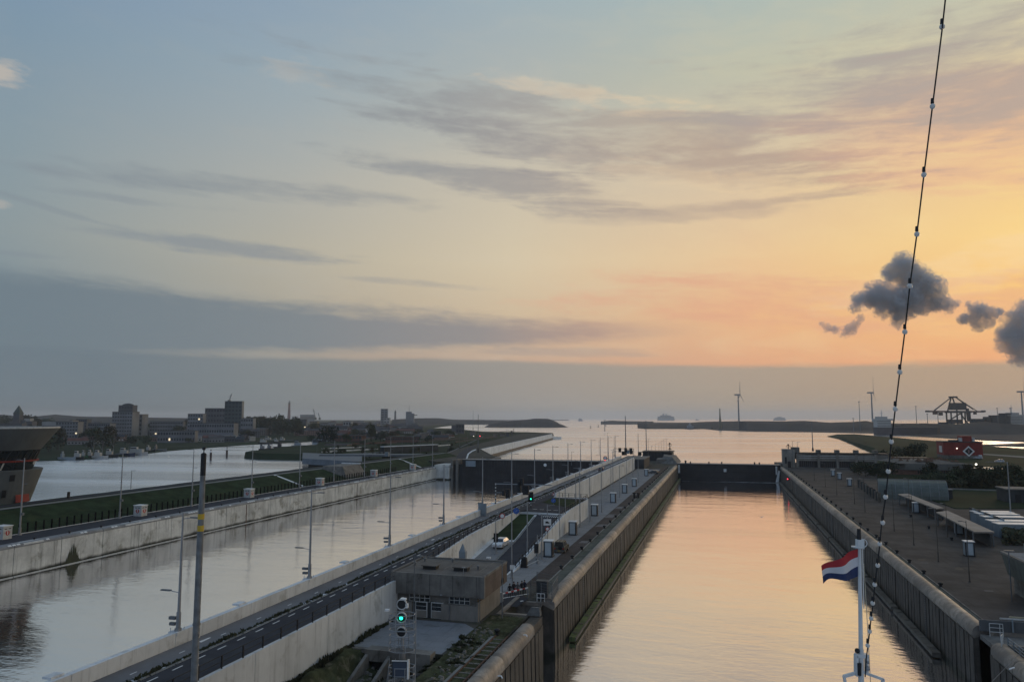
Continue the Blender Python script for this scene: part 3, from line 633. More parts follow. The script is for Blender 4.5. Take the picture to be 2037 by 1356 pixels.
# ---- railings
def railing(label, pts, h=1.05, step=2.4, m=BLACK, rails=(1.0,.55,.12), name='railing', r=.035):
    w = thing(name, label, 'railing'); pm = MB().box(-.05,.05,-.05,.05,0,h).mesh('post', m); rl = [MB() for _ in rails]
    for a, b in zip(pts, pts[1:]):
        a = Vector(a); b = Vector(b); n = max(1, int((b-a).length/step))
        for i in range(n): obj('post', pm, None, w, loc=a+(b-a)*i/n)
        for q, f in zip(rl, rails): q.tube(a+Vector((0,0,h*f)), b+Vector((0,0,h*f)), r, n=4)
    for q in rl: obj('rail', q, m, w)
    return w
railing('black steel railing on the retaining wall beside the upper road', [(xr(y)-.2,y,zr(y)+.1) for y in (22,60,92,106,120,150)], 1.0, 2.6)
railing('black railing along the top of the slip road retaining wall', [(-31.4,y,(zs(y) if y < 152 else 11.1)+.08) for y in (114,130,152,178)], 1.0, 2.0)
railing('low black railing across the end of the junction above the quay', [(-31.4,178.4,11.4),(-38.9,178.4,11.5)], .95, 1.3)
railing('dark railing between the road and the junction grass', [(-39.2,178.4,11.6),(-39.1,215,11.6)], .9, 2.0)
# fence on the left quay: every post a part
w = thing('mesh_fence', 'long dark mesh fence on the left quay at the foot of the grass dyke', 'fence')
pm = MB().box(-.12,.12,-.12,.12,0,2.2).mesh('fence_post', mat('fence_black',(.006,.006,.007),.9,.1,1.,spec=.05)); y = 84.
while y < 318: obj('fence_post', pm, None, w, loc=(-144.1,y,6)); y += 2.0
fm = MB()
for z in (.15,1.1,2.05): fm.tube((-144.1,84,6+z),(-144.1,318,6+z),.018,n=4)
for k in range(1170): fm.tube((-144.1,84+.2*k,6.15),(-144.1,84+.2*k,8.05),.007,n=3)
obj('mesh_wires', fm, BLACK, w, kind='stuff')
struct('fence_kerb', MB().box(-144.25,-143.95,70,330,5.9,6.12), CONC)
# ================================================================== lamp posts
def post_mesh_thing(label, base, h, group, arms=(), r=(.13,.07), name='lamp_post', m=GALV, cat='lamp post', plinth=True, lit=None):
    w = thing(name, label, cat, base, 0, group)
    p = MB(); p.tube((0,0,0),(0,0,h),r[0],r[1],n=8)
    if plinth: p.tube((0,0,0),(0,0,.25),r[0]*2.1,r[0]*1.9,n=8); p.tube((0,0,.25),(0,0,1.6),r[0]*1.35,r[0]*1.3,n=8)
    obj('pole', p, m, w)
    for (dx, dy, z, L) in arms:
        a = MB(); a.tube((0,0,z-.12),(dx*L*.55,dy*L*.55,z),.035,n=5); obj('arm', a, m, w)
        l = MB(); x0, x1 = sorted((dx*L*.5, dx*L*1.02)); y0, y1 = sorted((dy*L*.5, dy*L*1.02))
        if abs(dx) > .5: y0, y1 = -.13, .13
        else: x0, x1 = -.13, .13
        l.box(x0,x1,y0,y1,z-.03,z+.08); obj('lamp_head', l, GALVD, w)
    if lit:
        obj('lamp', MB().ball((lit[0],lit[1],lit[2]), lit[3], 8), lit[4], w)
    return w
# along the parapet
first = None
for k in range(14):
    y = 56.4+21.5*k
    if y > 345: break
    lab = '%s tall lamp post on the parapet beside the cycle path' % ORD[k]
    if first is None:
        w = post_mesh_thing(lab, (-46.1,y,zr(y)+1.15), 10.1, 'lamp posts along the parapet', ((1,0,9.7,1.6),(-1,0,3.35,1.9)), r=(.15,.075))
        c = MB().box(-.9,-.25,-.18,.12,.95,1.2); c.box(-.85,-.3,-.15,.12,.45,.7); c.tube((-.5,0,.5),(0,0,.9),.04,n=4); c.tube((-.5,0,1.0),(0,0,1.1),.04,n=4)
        obj('floodlight', c, GALVD, w); q = MB().box(-.6,.35,-.5,.5,-.25,0.02); q.tube((-.45,-.4,0),(-.45,-.4,.35),.04,n=4); q.tube((.3,.4,0),(.3,.4,.3),.04,n=4); obj('base_block', q, CONC, w)
        first = w
    else: dup(first, (-46.1,y,zr(y)+1.15), label=lab)
first = None
for k, (px, py) in enumerate(((45,1064),(227,1030),(365,1006),(476,986),(566,970),(641,953),(703,946),(757,937),(822,926),(868,919))):
    y = G(px, py, 6).y if k < 5 else 232+25.2*(k-4)
    lab = '%s tall lamp post on the left quay in front of the fence' % ORD[k]
    if first is None:
        w = post_mesh_thing(lab, (-142.9,y,6), 16.0, 'lamp posts on the left quay', ((-1,0,15.6,2.2),(1,0,10.6,1.3)), r=(.2,.09))
        obj('camera_box', MB().box(.15,.7,-.2,.2,4.1,4.6), GALVD, w); first = w
    else: dup(first, (-142.9,y,6), label=lab)
# lamp posts on the pavement of the middle quay: (base px, base py, top py)
mids = [(986,1113,1032),(1018,1150,995),(1049,1110,997),(1078,1113,1022),(1069,1121,1063),(1089,1085,1003),(1113,1070,973),(1125,1060,960),(1146,1042,942),(1154,1048,930),(1174,1037,935),(1197,1019,927),(1216,998,925),(1220,996,897),(1233,990,925),(1247,964,915),(1259,955,905),(1270,960,905)]
for k, (px, py, pt) in enumerate(mids):
    b = G(px, py, 7.0); b.x = max(-37, b.x)
    if 112 < b.y < 152 and b.x < -31.6: b.z = zs(b.y)
    post_mesh_thing('%s grey lamp post standing between the upper road and the bollard line' % ORD[k], b, max(4, zat(b, px, pt)-b.z), 'lamp posts on the middle quay', ((1 if k%3 else -1,0,max(4,zat(b,px,pt)-b.z)-.1,1.3),), r=(.12,.07), m=GALV)
for k, (px, py, pt) in enumerate(((1929,1157,1035),(1867,1117,1010),(1818,1084,985),(1779,1056,962),(1721,1018,950),(1700,1002,948),(1665,984,930),(1642,968,920),(1620,955,915),(1885,1068,1000),(1810,1020,950))):
    b = G(px, py, 7.0); h = max(5, zat(b, px, pt)-7)
    post_mesh_thing('%s slim dark lamp post standing on the brown right quay' % ORD[k], b, h, 'slim posts on the right quay', ((-1,0,h-.1,1.0),), r=(.07,.045), m=mat('brown_post_paint', (.075,.065,.055), .7, .1, 1.))
# the tall mast at the left and the tall masts far away
b = D(386, 1356, 40); b.z = 7; top = zat(b, 400, 900)
w = thing('signal_mast', 'thick grey mast with two yellow bands and a black cap, standing in the left foreground', 'mast', (b.x,b.y,5.2))
H_ = top-5.2; p = MB(); p.tube((0,0,0),(0,0,H_-4.2),.20,.165,n=16); p.tube((0,0,H_-4.2),(0,0,H_-.2),.155,.13,n=16)
for z in (H_*.35,H_*.62): p.tube((0,0,z),(0,0,z+.1),.2,.2,n=16)
obj('pole', p, mat('mast_paint', (.13,.14,.145), .45, .3, 2., 0, .3, spec=.6), w)
zb = zat(b, 397, 1032)-5.2
obj('yellow_band', MB().lathe([(.17,zb),(.17,zb+.28)],16), YELP, w); obj('yellow_band', MB().lathe([(.172,zb-.62),(.172,zb-.32)],16), YELP, w)
c = MB().lathe([(.14,H_-1.2),(.14,H_-.05),(.05,H_)],16); c.tube((0,0,H_),(0,0,H_+.15),.03,n=5); c.ball((0,0,H_+.22),.10,8); obj('cap', c, BLACK, w)
o = MB(); o.tube((.20,0,0),(.19,0,H_*.42),.03,n=5); obj('conduit', o, GALV, w)
for k, (px, pt, py, rr, nm) in enumerate(((941,816,855,.35,'thick dark mast left of the thinner one beyond the wide gate'),(951,824,900,.25,'thin dark mast beyond the left end of the wide gate'),(1245,827,905,.35,'tallest dark mast on the pier head between the locks'),(1286,836,905,.3,'second tall dark mast on the pier head, with a broad foot'),(1617,838,897,.35,'tall dark mast behind the right lock head building'),(1270,862,905,.2,'slim brown mast between the two tall masts of the pier head'))):
    b = G(px, py, 8 if k != 0 else 5); h = zat(b, px, pt)-b.z
    w = thing('mast', nm, 'mast', b, 0, 'tall masts near the lock heads'); obj('pole', MB().tube((0,0,0),(0,0,h),rr,rr*.6,n=7), GALVD, w)
    obj('foot', MB().tube((0,0,0),(0,0,h*.12),rr*2.2,rr*1.3,n=7), BLACK, w)
# small posts on the pier head and beyond (seaward guide wall)
for k, (px, pt) in enumerate(((1296,886),(1304,882),(1311,880),(1316,877),(1321,873),(1326,872))):
    b = G(px, 908, 7); h = zat(b, px, pt)-7
    post_mesh_thing('small lamp post, %s in the row on the pier head by the signal' % ('leftmost','second from left','third from left','third from right','second from right','rightmost')[k], b, h, 'row of small posts on the pier head', ((1,0,h-.1,1.2),), r=(.09,.06), m=GALVD, plinth=False)
for k, (px, pt, py) in enumerate(((1209,860,908),(1222,868,905),(1155,885,920),(1290,872,912),(1137,898,925),(1192,875,905),(1578,876,925),(1588,878,930),(1559,895,925))):
    b = G(px, py, 9); h = zat(b, px, pt)-9
    post_mesh_thing('thin lamp post, %s' % ('just left of the tallest mast','right of the gate signals','over the dark wide gate','above the low head building','over the middle of the wide gate','right end of the wide gate','on the left corner of the right head building','second on the right head building','beside the right gate signal')[k], b, h, 'thin lamp posts at the lock heads', ((1,0,h-.1,1.2),), r=(.1,.06), m=GALVD, plinth=False)
# left land posts
for k, (px, py, pt) in enumerate(((260,985,935),(630,905,875),(1008,868,850),(1030,866,850),(1050,865,851),(1070,864,852),(836,905,868),(892,900,862),(930,905,860),(800,912,866),(914,912,868))):
    b = G(px, py, 5); h = zat(b, px, pt)-b.z
    if k == 0: b = G(260, 972, 9.6); h = zat(b, 260, 935)-9.6
    post_mesh_thing('thin lamp post on the far left banks, %s' % ('alone on the dyke near the round building','beside the blue grey sluice','first on the seaward wall','second on the seaward wall','third on the seaward wall','fourth on the seaward wall','left of the curved road','on the curved road','beside the masts','behind the grass dyke','by the end of the wide gate')[k], b, h, 'thin lamp posts on the far left banks', ((1,0,h-.1,1.3),), r=(.1,.06), m=GALVD, plinth=False)
b = G(2012, 1040, 7); h = zat(b, 2012, 918)-7
post_mesh_thing('tall grey lamp post with a long arm to the left behind the white roofs', b, h, None, ((-1,0,h-.1,4.2),), r=(.16,.1))

# ================================================================== locks gates
def gate(name, label, x0, x1, y, th, z1, disc, plates, top):
    w = thing(name, label, 'lock gate', (0,y,0))
    obj('gate_body', MB().box(x0,x1,0,th,-2,z1), GATE, w)
    rb = MB(); n = int((x1-x0)/1.5)
    for i in range(n+1): x = x0+(x1-x0)*i/n; rb.box(x-.07,x+.07,-.18,0,.3,z1-.1)
    obj('stiffener_ribs', rb, GATE, w, kind='stuff')
    for z in (z1-.05, z1*.52, 1.2): obj('girder', MB().box(x0,x1,-.35,-.02,z-.16,z+.16), GATE, w)
    obj('walkway', MB().box(x0,x1,-.4,th+.3,z1,z1+.12), GALVD, w)
    if disc: obj('gauge_disc', MB().add([(disc[0]+disc[2]*math.cos(a*math.pi/8), -.38-q*.04, disc[1]+disc[2]*math.sin(a*math.pi/8)) for q in (0,1) for a in range(16)], [tuple(range(16)), tuple(range(31,15,-1))]+[(a,(a+1)%16,16+(a+1)%16,16+a) for a in range(16)]), WHITE, w)
    for (a, b, c, d, m) in plates: obj('plate', MB().box(a,b,-.5,-.37,c,d), m, w)
    rl = MB()
    for z in (z1+.65, z1+1.15): rl.tube((x0,-.3,z),(x1,-.3,z),.03,n=4)
    k = x0
    while k < x1: rl.tube((k,-.3,z1+.1),(k,-.3,z1+1.15),.03,n=4); k += 2.2
    if top: obj('handrail', rl, BLACK, w)
    return w
gate('rolling_gate', 'wide dark steel rolling gate closing the left lock', -124.5, -52, 352, 8, 9.9, (-82.2,8.0,.75), ((-122.6,-117.5,6.6,9.4,BGREY),), True)
gate('rolling_gate', 'dark steel gate closing the old lock at the end of the orange water', -21.4, 26.7, 381, 7, 7.9, None, ((-21.2,-20.3,3.4,7.4,DIRTYW),(24.6,25.4,3.4,7.4,DIRTYW),(.6,1.9,4.3,5.8,DIRTYW)), False)
for k, (x, s) in enumerate(((-17.6,1.3),(-15.2,.9),(-6.3,.9),(-.2,.9),(15.2,1.0),(17.4,.9))):
    w = thing('gate_bollard', '%s small dark fitting from the left on top of the old lock gate' % ('first','second','third','fourth','fifth','last')[k], 'fitting', (x,383,8.02), 0, 'fittings on the old lock gate')
    obj('post', MB().lathe([(.35*s,0),(.28*s,.7*s),(.45*s,.8*s),(.3*s,1.1*s)],8), BLACK, w)
# gate recess heads of the wide lock
w = thing('gate_recess_block', 'pale concrete block with dark slots at the left end of the wide gate', 'concrete block')
obj('head_block', MB().prism([(-152,379),(-138.5,379),(-138.0,362),(-124.6,362),(-124.6,420),(-152,452)],-3,7.6), CONCD, w)
obj('head_block', MB().box(-138.2,-130.5,349,362,-3,7.3), CONCW, w)
for x in (-129.6,-127.0): obj('guide_post', MB().box(x-.5,x+.5,350.5,362,-3,9.8), CONCD, w)
obj('gate_slot', MB().box(-130.4,-124.6,352,362,-3,7.5), BLACK, w)
w = thing('gate_machine_room', 'grey steel and concrete machine room at the right end of the wide gate', 'building')
obj('head_block', MB().box(-52,-46.4,348,375,-3,9.6), BGREY, w); obj('roof_plate', MB().box(-53,-46.4,347,380,9.6,9.9), GALVD, w)
# sea-side wall and land left of the approach
a = G(958,893,8); b = G(1099,862.5,8)
w = thing('approach_wall', 'long pale concrete wall on the left of the approach beyond the wide gate', 'quay wall')
dv = (b-a); nn_ = 30
for i in range(nn_):
    p = a+dv*(i/nn_); q = a+dv*((i+.985)/nn_); n_ = Vector((-dv.y, dv.x, 0)).normalized()*1.2
    obj('wall_panel', MB().hexa([(p.x,p.y,2.2),(q.x,q.y,2.2),(q.x+n_.x,q.y+n_.y,2.2),(p.x+n_.x,p.y+n_.y,2.2)], [(p.x,p.y,8),(q.x,q.y,8),(q.x+n_.x,q.y+n_.y,8),(p.x+n_.x,p.y+n_.y,8)]), CONC, w)
n2_ = Vector((dv.y, -dv.x, 0)).normalized()*1.5
obj('wall_foot', MB().hexa([(a.x+n2_.x,a.y+n2_.y,-3),(b.x+n2_.x,b.y+n2_.y,-3),(b.x,b.y,-3),(a.x,a.y,-3)], [(a.x+n2_.x*.2,a.y+n2_.y*.2,2.3),(b.x+n2_.x*.2,b.y+n2_.y*.2,2.3),(b.x,b.y,2.3),(a.x,a.y,2.3)]), OLDW, w)
e = G(1117,873,0); f_ = G(1098,876,0)
obj('wall_end_jetty', MB().hexa([(b.x,b.y,-2),(e.x,e.y,-2),(e.x-3,e.y+3,-2),(b.x-3,b.y+3,-2)], [(b.x,b.y,4.5),(e.x,e.y,3.2),(e.x-3,e.y+3,3.2),(b.x-3,b.y+3,4.5)]), CONC, w)
cw = [(905,925),(912,905),(930,893),(950,886),(958,893),(945,900),(935,925)]
struct('curved_road', MB().sheet([tuple(G(x,y,8.02)) for x, y in ((905,916),(912,902),(925,893),(942,887),(952,886),(938,893),(930,903),(928,916))]), ASPH)
struct('lock_head_ground', MB().prism([G(px,py,8).to_tuple()[:2] for px, py in ((870,918),(958,917),(985,908),(957,893),(1098,862.4),(1040,862),(960,880),(900,895),(850,915))],-2,7.98), SOIL)
struct('curved_road_kerb', MB().strip([tuple(G(x,y,8.06)) for x, y in ((926,914),(930,902),(938,896),(946,893))], [tuple(G(x,y,8.06)) for x, y in ((929,914),(933,902.5),(940,897.5),(948,894))]), CONC)

# pier head beyond the old lock gate
w = thing('gate_house', 'low dark ribbed machine building on the pier head between the locks', 'building', (0,0,0))
obj('body', MB().box(-42.5,-26.5,420,436,7,11.6), DARKW, w); obj('roof', MB().box(-43,-26,419.5,436.5,11.6,12.0), BLACK, w)
for i in range(9): obj('wall_rib', MB().box(-42+1.85*i,-41.5+1.85*i,419.6,420,7,11.6), DARKW, w)
obj('lower_annex', MB().box(-33,-24.5,396,410,7,9.2), CONCD, w)
w = thing('rubble_mound', 'dark rounded concrete shoulder at the right end of the pier head', 'wall'); obj('shoulder', MB().hexa([(-31,396,6.9),(-21.6,390,6.9),(-21.6,420,6.9),(-33,425,6.9)], [(-29,399,10.6),(-25,396,10.4),(-24,414,10.6),(-31,420,10.6)]), CONCD, w)
w = thing('guard_house', 'small dark block at the pier head end of the upper road', 'building'); obj('body', MB().box(-45.6,-35,352,380,7,11.2), DARKW, w); obj('roof', MB().box(-46,-34.8,352,380.4,11.2,11.5), CONCD, w)
for k, (px, py, c_) in enumerate(((1240,905,BLACK),(1249,902,BGREY),(1256,903,BLACK),(1273,906,BLACK))):
    b = G(px, py, 11.5); w = thing('signal_cabinet', 'small cabinet on the roof by the tallest mast, %s' % ('left black one','blue grey one','wide black one','right black one')[k], 'cabinet', b, 0, 'cabinets at the end of the upper road'); obj('body', MB().box(-.8,.8,-.6,.6,0,1.8), c_, w); obj('lid', MB().box(-.9,.9,-.7,.7,1.8,1.95), BLACK, w)

def tower_signal(label, b, h, big=False):
    w = thing('signal_mast', label, 'signal', b)
    obj('pole', MB().tube((0,0,0),(0,0,h),.3,.2,n=8), BLACK, w)
    for z in (h*.25, h*.5, h*.8): 
        c = MB()
        for k in range(8):
            a0, a1 = k*math.pi/4, (k+1)*math.pi/4
            for dz in (0,.9): c.tube((1.1*math.cos(a0),1.1*math.sin(a0),z+dz),(1.1*math.cos(a1),1.1*math.sin(a1),z+dz),.05,n=4)
            c.tube((1.1*math.cos(a0),1.1*math.sin(a0),z),(1.1*math.cos(a0),1.1*math.sin(a0),z+.9),.04,n=4)
        obj('cage', c, BLACK, w)
    for z in (h*.35, h*.62, h*.95): obj('lamp_disc', MB().box(-.4,.4,-.5,-.35,z-.4,z+.4), BLACK, w)
    obj('sign_box', MB().box(-.9,.9,-.7,-.3,h*.12,h*.32), GATE, w)
    return w
b = G(1333,912,8.5); tower_signal('dark signal mast with round lamps on the pier head left of the old gate', b, zat(b,1333,880)-8.5)
b = G(1569,915,8.5); tower_signal('dark signal mast with round lamps right of the old gate', b, zat(b,1569,883)-8.5)
w = thing('boarding_platform', 'dark low concrete block under the right gate signal', 'wall'); obj('block', MB().box(27.5,34,383,398,6.9,8.6), CONCD, w)
# red light beside the right gate, mirrored in the water
w = thing('signal_light', 'small red signal light low on the right lock wall near the gate', 'signal', (26.0,330,5.2)); obj('housing', MB().box(0,.5,-.3,.3,-.4,.8), BLACK, w); obj('lamp', MB().ball((-.1,-.3,.2),.22,8), L_RED, w)

# ================================================================== right lock head building
w = thing('pump_house', 'long grey concrete building with dark gate bays behind the right quay', 'building', (34,379,7))
HEADC = mat('head_concrete', (.23,.215,.19), .85, .25, .25, .1, .4)
obj('upper_wall', MB().box(0,40,.4,9,3.9,6.6), HEADC, w); obj('roof', MB().box(-.5,40.5,0,9.5,6.6,7.0), BLACK, w)
for i, x in enumerate((0,9.4,17.6,25.8,34.0)):
    obj('pier', MB().box(x,x+1.0,-.3,1.2,0,6.6), HEADC, w); obj('roof_block', MB().box(x-.3 if i else -2,x+1.6,-.1,4,7.0,8.5 if i else 9.6), CONCD, w)
    if i < 4:
        obj('bay_door', MB().box(x+1.0,x+(9.4 if i == 0 else 8.2),.5,.9,0,3.3), GATE, w)
        sl = MB()
        for k in range(8): sl.box(x+1.4+k*.9,x+1.5+k*.9,.4,.5,0,3.2)
        obj('door_ribs', sl, GALVD, w, kind='stuff')
        obj('lintel', MB().box(x+1.0,x+(9.4 if i == 0 else 8.2),-.1,.6,3.3,3.9), HEADC, w)
        for z in (4.6,5.5): obj('ledge', MB().box(x+1.0,x+(9.4 if i == 0 else 8.2),.0,.45,z,z+.16), CONC, w)
obj('left_tower', MB().box(-6,-.6,-1,7,0,8.6), HEADC, w); obj('tower_door', MB().box(-4,-2.6,-1.2,-.98,0,3.0), GATE, w); obj('tower_window', MB().box(-5.2,-4.4,-1.2,-.98,2,5), BLACK, w)
obj('plinth', MB().box(-6,40.4,-1.1,-.31,-.02,.35), CONCD, w)
w = thing('dark_shed', 'dark timber shed at the right end of the grey lock building', 'building', (75,372,7)); obj('body', MB().box(0,14,0,8,0,5.4), DARKW, w); obj('roof', MB().box(-.4,14.4,-.4,8.4,5.4,5.8), BLACK, w)
for k in range(3): obj('door', MB().box(1.5+4*k,4.2+4*k,-.12,-.01,0,3.6), BGREY, w)

# ================================================================== cabinets
def cabinet(label, b, grp, h=2.7, s=1.55, face=PALEG):
    w = thing('equipment_cabinet', label, 'cabinet', b, 0, grp)
    obj('body', MB().box(-s/2,s/2,-s/2,s/2,.15,h), BGREY, w); obj('plinth', MB().box(-s/2-.08,s/2+.08,-s/2-.08,s/2+.08,0,.15), BLACK, w)
    obj('roof', MB().box(-s/2-.12,s/2+.12,-s/2-.12,s/2+.12,h,h+.14), WHITE, w)
    obj('front_panel', MB().box(-s/2+.22,s/2-.22,-s/2-.05,-s/2,.3,h-.25), face, w); obj('side_panel', MB().box(s/2,s/2+.04,-s/2+.2,s/2-.2,.3,h-.3), GATE, w)
    fr = MB()
    for x in (-s/2-.03, s/2-.12): fr.box(x,x+.16,-s/2-.07,-s/2+.05,.15,h)
    obj('frame', fr, GATE, w)
    return w
first = None
for k, (px, py) in enumerate(((1092,1106),(1140,1063),(1183,1025),(1220,999),(1243,980),(1262,967),(1286,946))):
    b = G(px, py, 7.02); lab = '%s of the glazed cabinets on the pavement of the middle quay' % ORD[k]
    if first is None: first = cabinet(lab, b, 'cabinets on the middle quay', 2.6, 1.45)
    else: dup(first, b, label=lab)
first = None
for k, (px, py) in enumerate(((1928,1105),(1908,1062),(1822,1019),(1690,966),(1670,953),(1657,946))):
    b = G(px, py, 7.02); lab = '%s of the pale cabinets with white roofs on the right quay' % ORD[k]
    if first is None: first = cabinet(lab, b, 'cabinets on the right quay', 2.4, 1.35)
    else: dup(first, b, label=lab)
first = None
for k, (px, py) in enumerate(((15,1072),(293,1026),(496,989),(629,965),(737,947),(815,934))):
    y = G(px, py, 6).y; b = (-141.6, y, 6.02); lab = '%s of the white cabinets with a red sign on the left quay' % ORD[k]
    if first is None:
        w = thing('rescue_cabinet', lab, 'cabinet', b, -.0, 'white cabinets on the left quay')
        obj('body', MB().box(-1.2,1.2,-1.0,1.0,0,2.55), DIRTYW, w); obj('roof', MB().box(-1.32,1.32,-1.12,1.12,2.55,2.7), WHITE, w)
        for q, (nx, ny) in enumerate(((1,0),(0,-1))):
            def at(u, z, o=0.01): return (1.2+o, u, z) if q == 0 else (u, -1.0-o, z)
            def quad(u0, u1, z0, z1, tilt=0., o=.01):
                pts = [(u0,z0),(u1,z0+tilt),(u1,z1+tilt),(u0,z1)]
                return MB().add([at(u,z,0) for u,z in pts]+[at(u,z,o) for u,z in pts], [(0,1,2,3),(4,5,6,7),(0,1,5,4),(1,2,6,5),(2,3,7,6),(3,0,4,7)])
            obj('sign_bar', quad(-.72,-.12,1.98,2.16), BLACK, w); obj('sign_bar', quad(.12,.72,1.98,2.16), BLACK, w)
            cc = MB(); n = 14
            cc.add([at(.46*math.cos(a*2*math.pi/n),1.25+.52*math.sin(a*2*math.pi/n),o) for o in (0,.012) for a in range(n)], [tuple(range(n)),tuple(range(2*n-1,n-1,-1))]+[(a,(a+1)%n,n+(a+1)%n,n+a) for a in range(n)])
            obj('red_emblem', cc, REDP, w)
            g_ = quad(-.09,.09,.95,1.50,0,.022); g2 = MB(); g2.add([at(.11*math.cos(a*math.pi/4),1.60+.11*math.sin(a*math.pi/4),o) for o in (.0,.022) for a in range(8)], [tuple(range(8)),tuple(range(15,7,-1))]+[(a,(a+1)%8,8+(a+1)%8,8+a) for a in range(8)])
            obj('emblem_figure', g_, WHITE, w); obj('emblem_figure', g2, WHITE, w)
            obj('sign_tick', quad(-.80,-.52,1.35,1.42,-.1), REDP, w); obj('sign_tick', quad(.52,.80,1.28,1.35,.1), REDP, w)
        first = w
    else: dup(first, b, label=lab)
# bollards
bol2 = MB().lathe([(.22,0),(.2,.3),(.34,.42),(.34,.58),(.12,.68)],8).mesh('bollard', BLACK)
y = 116.; k = 0
while y < 360:
    o = obj('bollard', bol2, None, loc=(-24.6,y,7.05)); tag(o, '%s black bollard in the line along the left coping of the old lock' % ORD[k], 'bollard', 'bollards on the middle quay'); y += 8.9; k += 1
y = 118.5; k = 0
while y < 360:
    o = obj('bollard', bol2, None, loc=(28.9,y,7.05)); tag(o, '%s black bollard in the line along the right coping of the old lock' % ORD[k], 'bollard', 'bollards on the right quay'); y += 8.9; k += 1
for k, (px, py) in enumerate(((1893,1074),(1848,1051),(1812,1028),(1895,1073),(1812,1028))[:3]):
    o = obj('bollard', bol2, None, loc=G(px,py,7)); tag(o, 'lone dark bollard on the open brown quay, %s' % ('near the second cabinet','in the middle of the paving','left of the third cabinet')[k], 'bollard', 'lone bollards on the right quay')
b = G(989,1262,7.1); o = obj('bollard', bol2, None, loc=b); tag(o, 'single black bollard on the weedy verge by the rails', 'bollard')
# winch pair on the brick strip
for k, (px, py) in enumerate(((1262,990),(1270,990))):
    b = G(px, py, 7.02); w = thing('quay_winch', 'small dark winch post on the brick strip, %s of a pair' % ('left','right')[k], 'winch', b, 0, 'winch posts on the middle quay'); obj('post', MB().box(-.3,.3,-.3,.3,0,1.3), BLACK, w); obj('head', MB().box(-.5,.5,-.35,.35,1.3,1.6), BLACK, w)

# ================================================================== near concrete building
w = thing('lock_building', 'flat roofed brown concrete building with two roof hatches beside the road wall', 'building', (0,0,7))
x0, x1, y0, y1 = -38.6, -27.0, 84.0, 93.3
obj('roof', MB().box(x0,x1,y0,y1,5.0,5.15), ROOFC, w)
pm = MB().box(x0-.12,x1+.12,y1-.15,y1+.12,5.0,5.32); pm.box(x0-.12,x0+.12,y0,y1-.15,5.0,5.22); pm.box(x1-.1,x1+.12,y0,y1-.15,5.0,5.26); obj('parapet', pm, CONCD, w)
obj('front_band', MB().box(x0-.08,x1+.1,y0-.12,y0+.25,2.75,5.16), CONCD, w)
obj('side_band', MB().box(x1-.25,x1+.1,y0+.25,y1+.05,2.75,5.0), mat('brown_band', (.11,.085,.07), .85, .3, .4, .1, .5), w)
obj('rear_band', MB().box(x0,x1-.25,y1-.25,y1+.05,2.75,5.0), CONCD, w)
obj('body', MB().box(x0,x1-.9,y0+.45,y1-.3,0,2.75), CONCD, w)
obj('soffit', MB().box(x0,x1,y0,y1,2.66,2.745), CONCD, w)
LW = mat('lower_wall_panel', (.21,.195,.175), .85, .15, .4, .1, .3)
obj('wall_panel', MB().box(x1-5.3,x1-.9,y0+.12,y0+.44,0,1.75), LW, w)
obj('wall_panel', MB().box(x0+1.2,x1-9.0,y0+.12,y0+.44,0,1.75), LW, w)
obj('side_wall_panel', MB().box(x1-.9,x1-.7,y0+.12,y1-.3,0,2.2), LW, w)
obj('recess', MB().box(x1-9.0,x1-5.3,y0+.43,y0+.449,0,1.9), DARKW, w)
for (wx, ww, wz, hh, n) in ((x1-4.4,2.6,1.82,.85,4),(x0+2.2,2.6,1.82,.85,4)):
    f = obj('window', MB().box(wx,wx+ww,y0+.30,y0+.42,wz,wz+hh), DIRTYW, w)
    for i in range(n):
        for j in range(2): obj('pane', MB().box(wx+.06+i*ww/n,wx+ww/n-.03+i*ww/n,y0+.27,y0+.31,wz+.05+j*hh/2,wz+hh/2-.03+j*hh/2), GLASS, f)
for wx in (x1-8.6, x1-6.6):
    d = obj('door', MB().box(wx,wx+1.5,y0+.22,y0+.42,.05,1.85), DIRTYW, w)
    obj('lower_panel', MB().box(wx+.08,wx+1.42,y0+.19,y0+.23,.1,.85), LW, d)
    for j in range(2): obj('pane', MB().box(wx+.1,wx+1.4,y0+.19,y0+.23,.95+j*.44,1.33+j*.44), GLASS, d)
for hx in (-35.6, -31.6):
    h_ = obj('roof_hatch', MB().box(hx,hx+1.7,86.4,87.4,5.15,5.55), BLACK, w); obj('hatch_lid', MB().box(hx-.15,hx+1.85,86.2,87.6,5.55,5.65), ROOFC, h_)
for k in range(5): obj('roof_seam', MB().box(x0+2.3*k+.9,x0+2.3*k+1.0,y0+.3,y1-.3,5.152,5.175), CONCD, w)
for k, (vx, vy) in enumerate(((-37.2,91.0),(-33.6,91.5),(-29.0,88.0),(-37.4,88.2))): obj('roof_vent', MB().lathe([(.12,5.15),(.12,5.5),(.22,5.52),(.18,5.62)],8,c=(vx,vy)), GALVD, w)
for k in range(4): obj('wall_joint', MB().box(x0+2.9*k+2.0,x0+2.9*k+2.04,y0-.135,y0-.121,2.8,5.1), BLACK, w)
for vx in (-38.2,-31.2): obj('downpipe', MB().tube((vx,y0+.02,0),(vx,y0+.02,2.75),.05,n=6), GALVD, w)
obj('wall_lamp', MB().box(-32.3,-32.0,y0-.3,y0-.12,2.8,2.95), GALV, w)
obj('pipe', MB().tube((x1-.5,y0+.05,0),(x1-.5,y0+.05,2.7),.05,n=6), GALVD, w)
obj('vent', MB().tube((x1-2.6,y0+.3,5.1),(x1-2.6,y0+.3,6.1),.04,n=6).box(x1-2.8,x1-2.4,y0+.2,y0+.4,6.0,6.1), GALV, w)
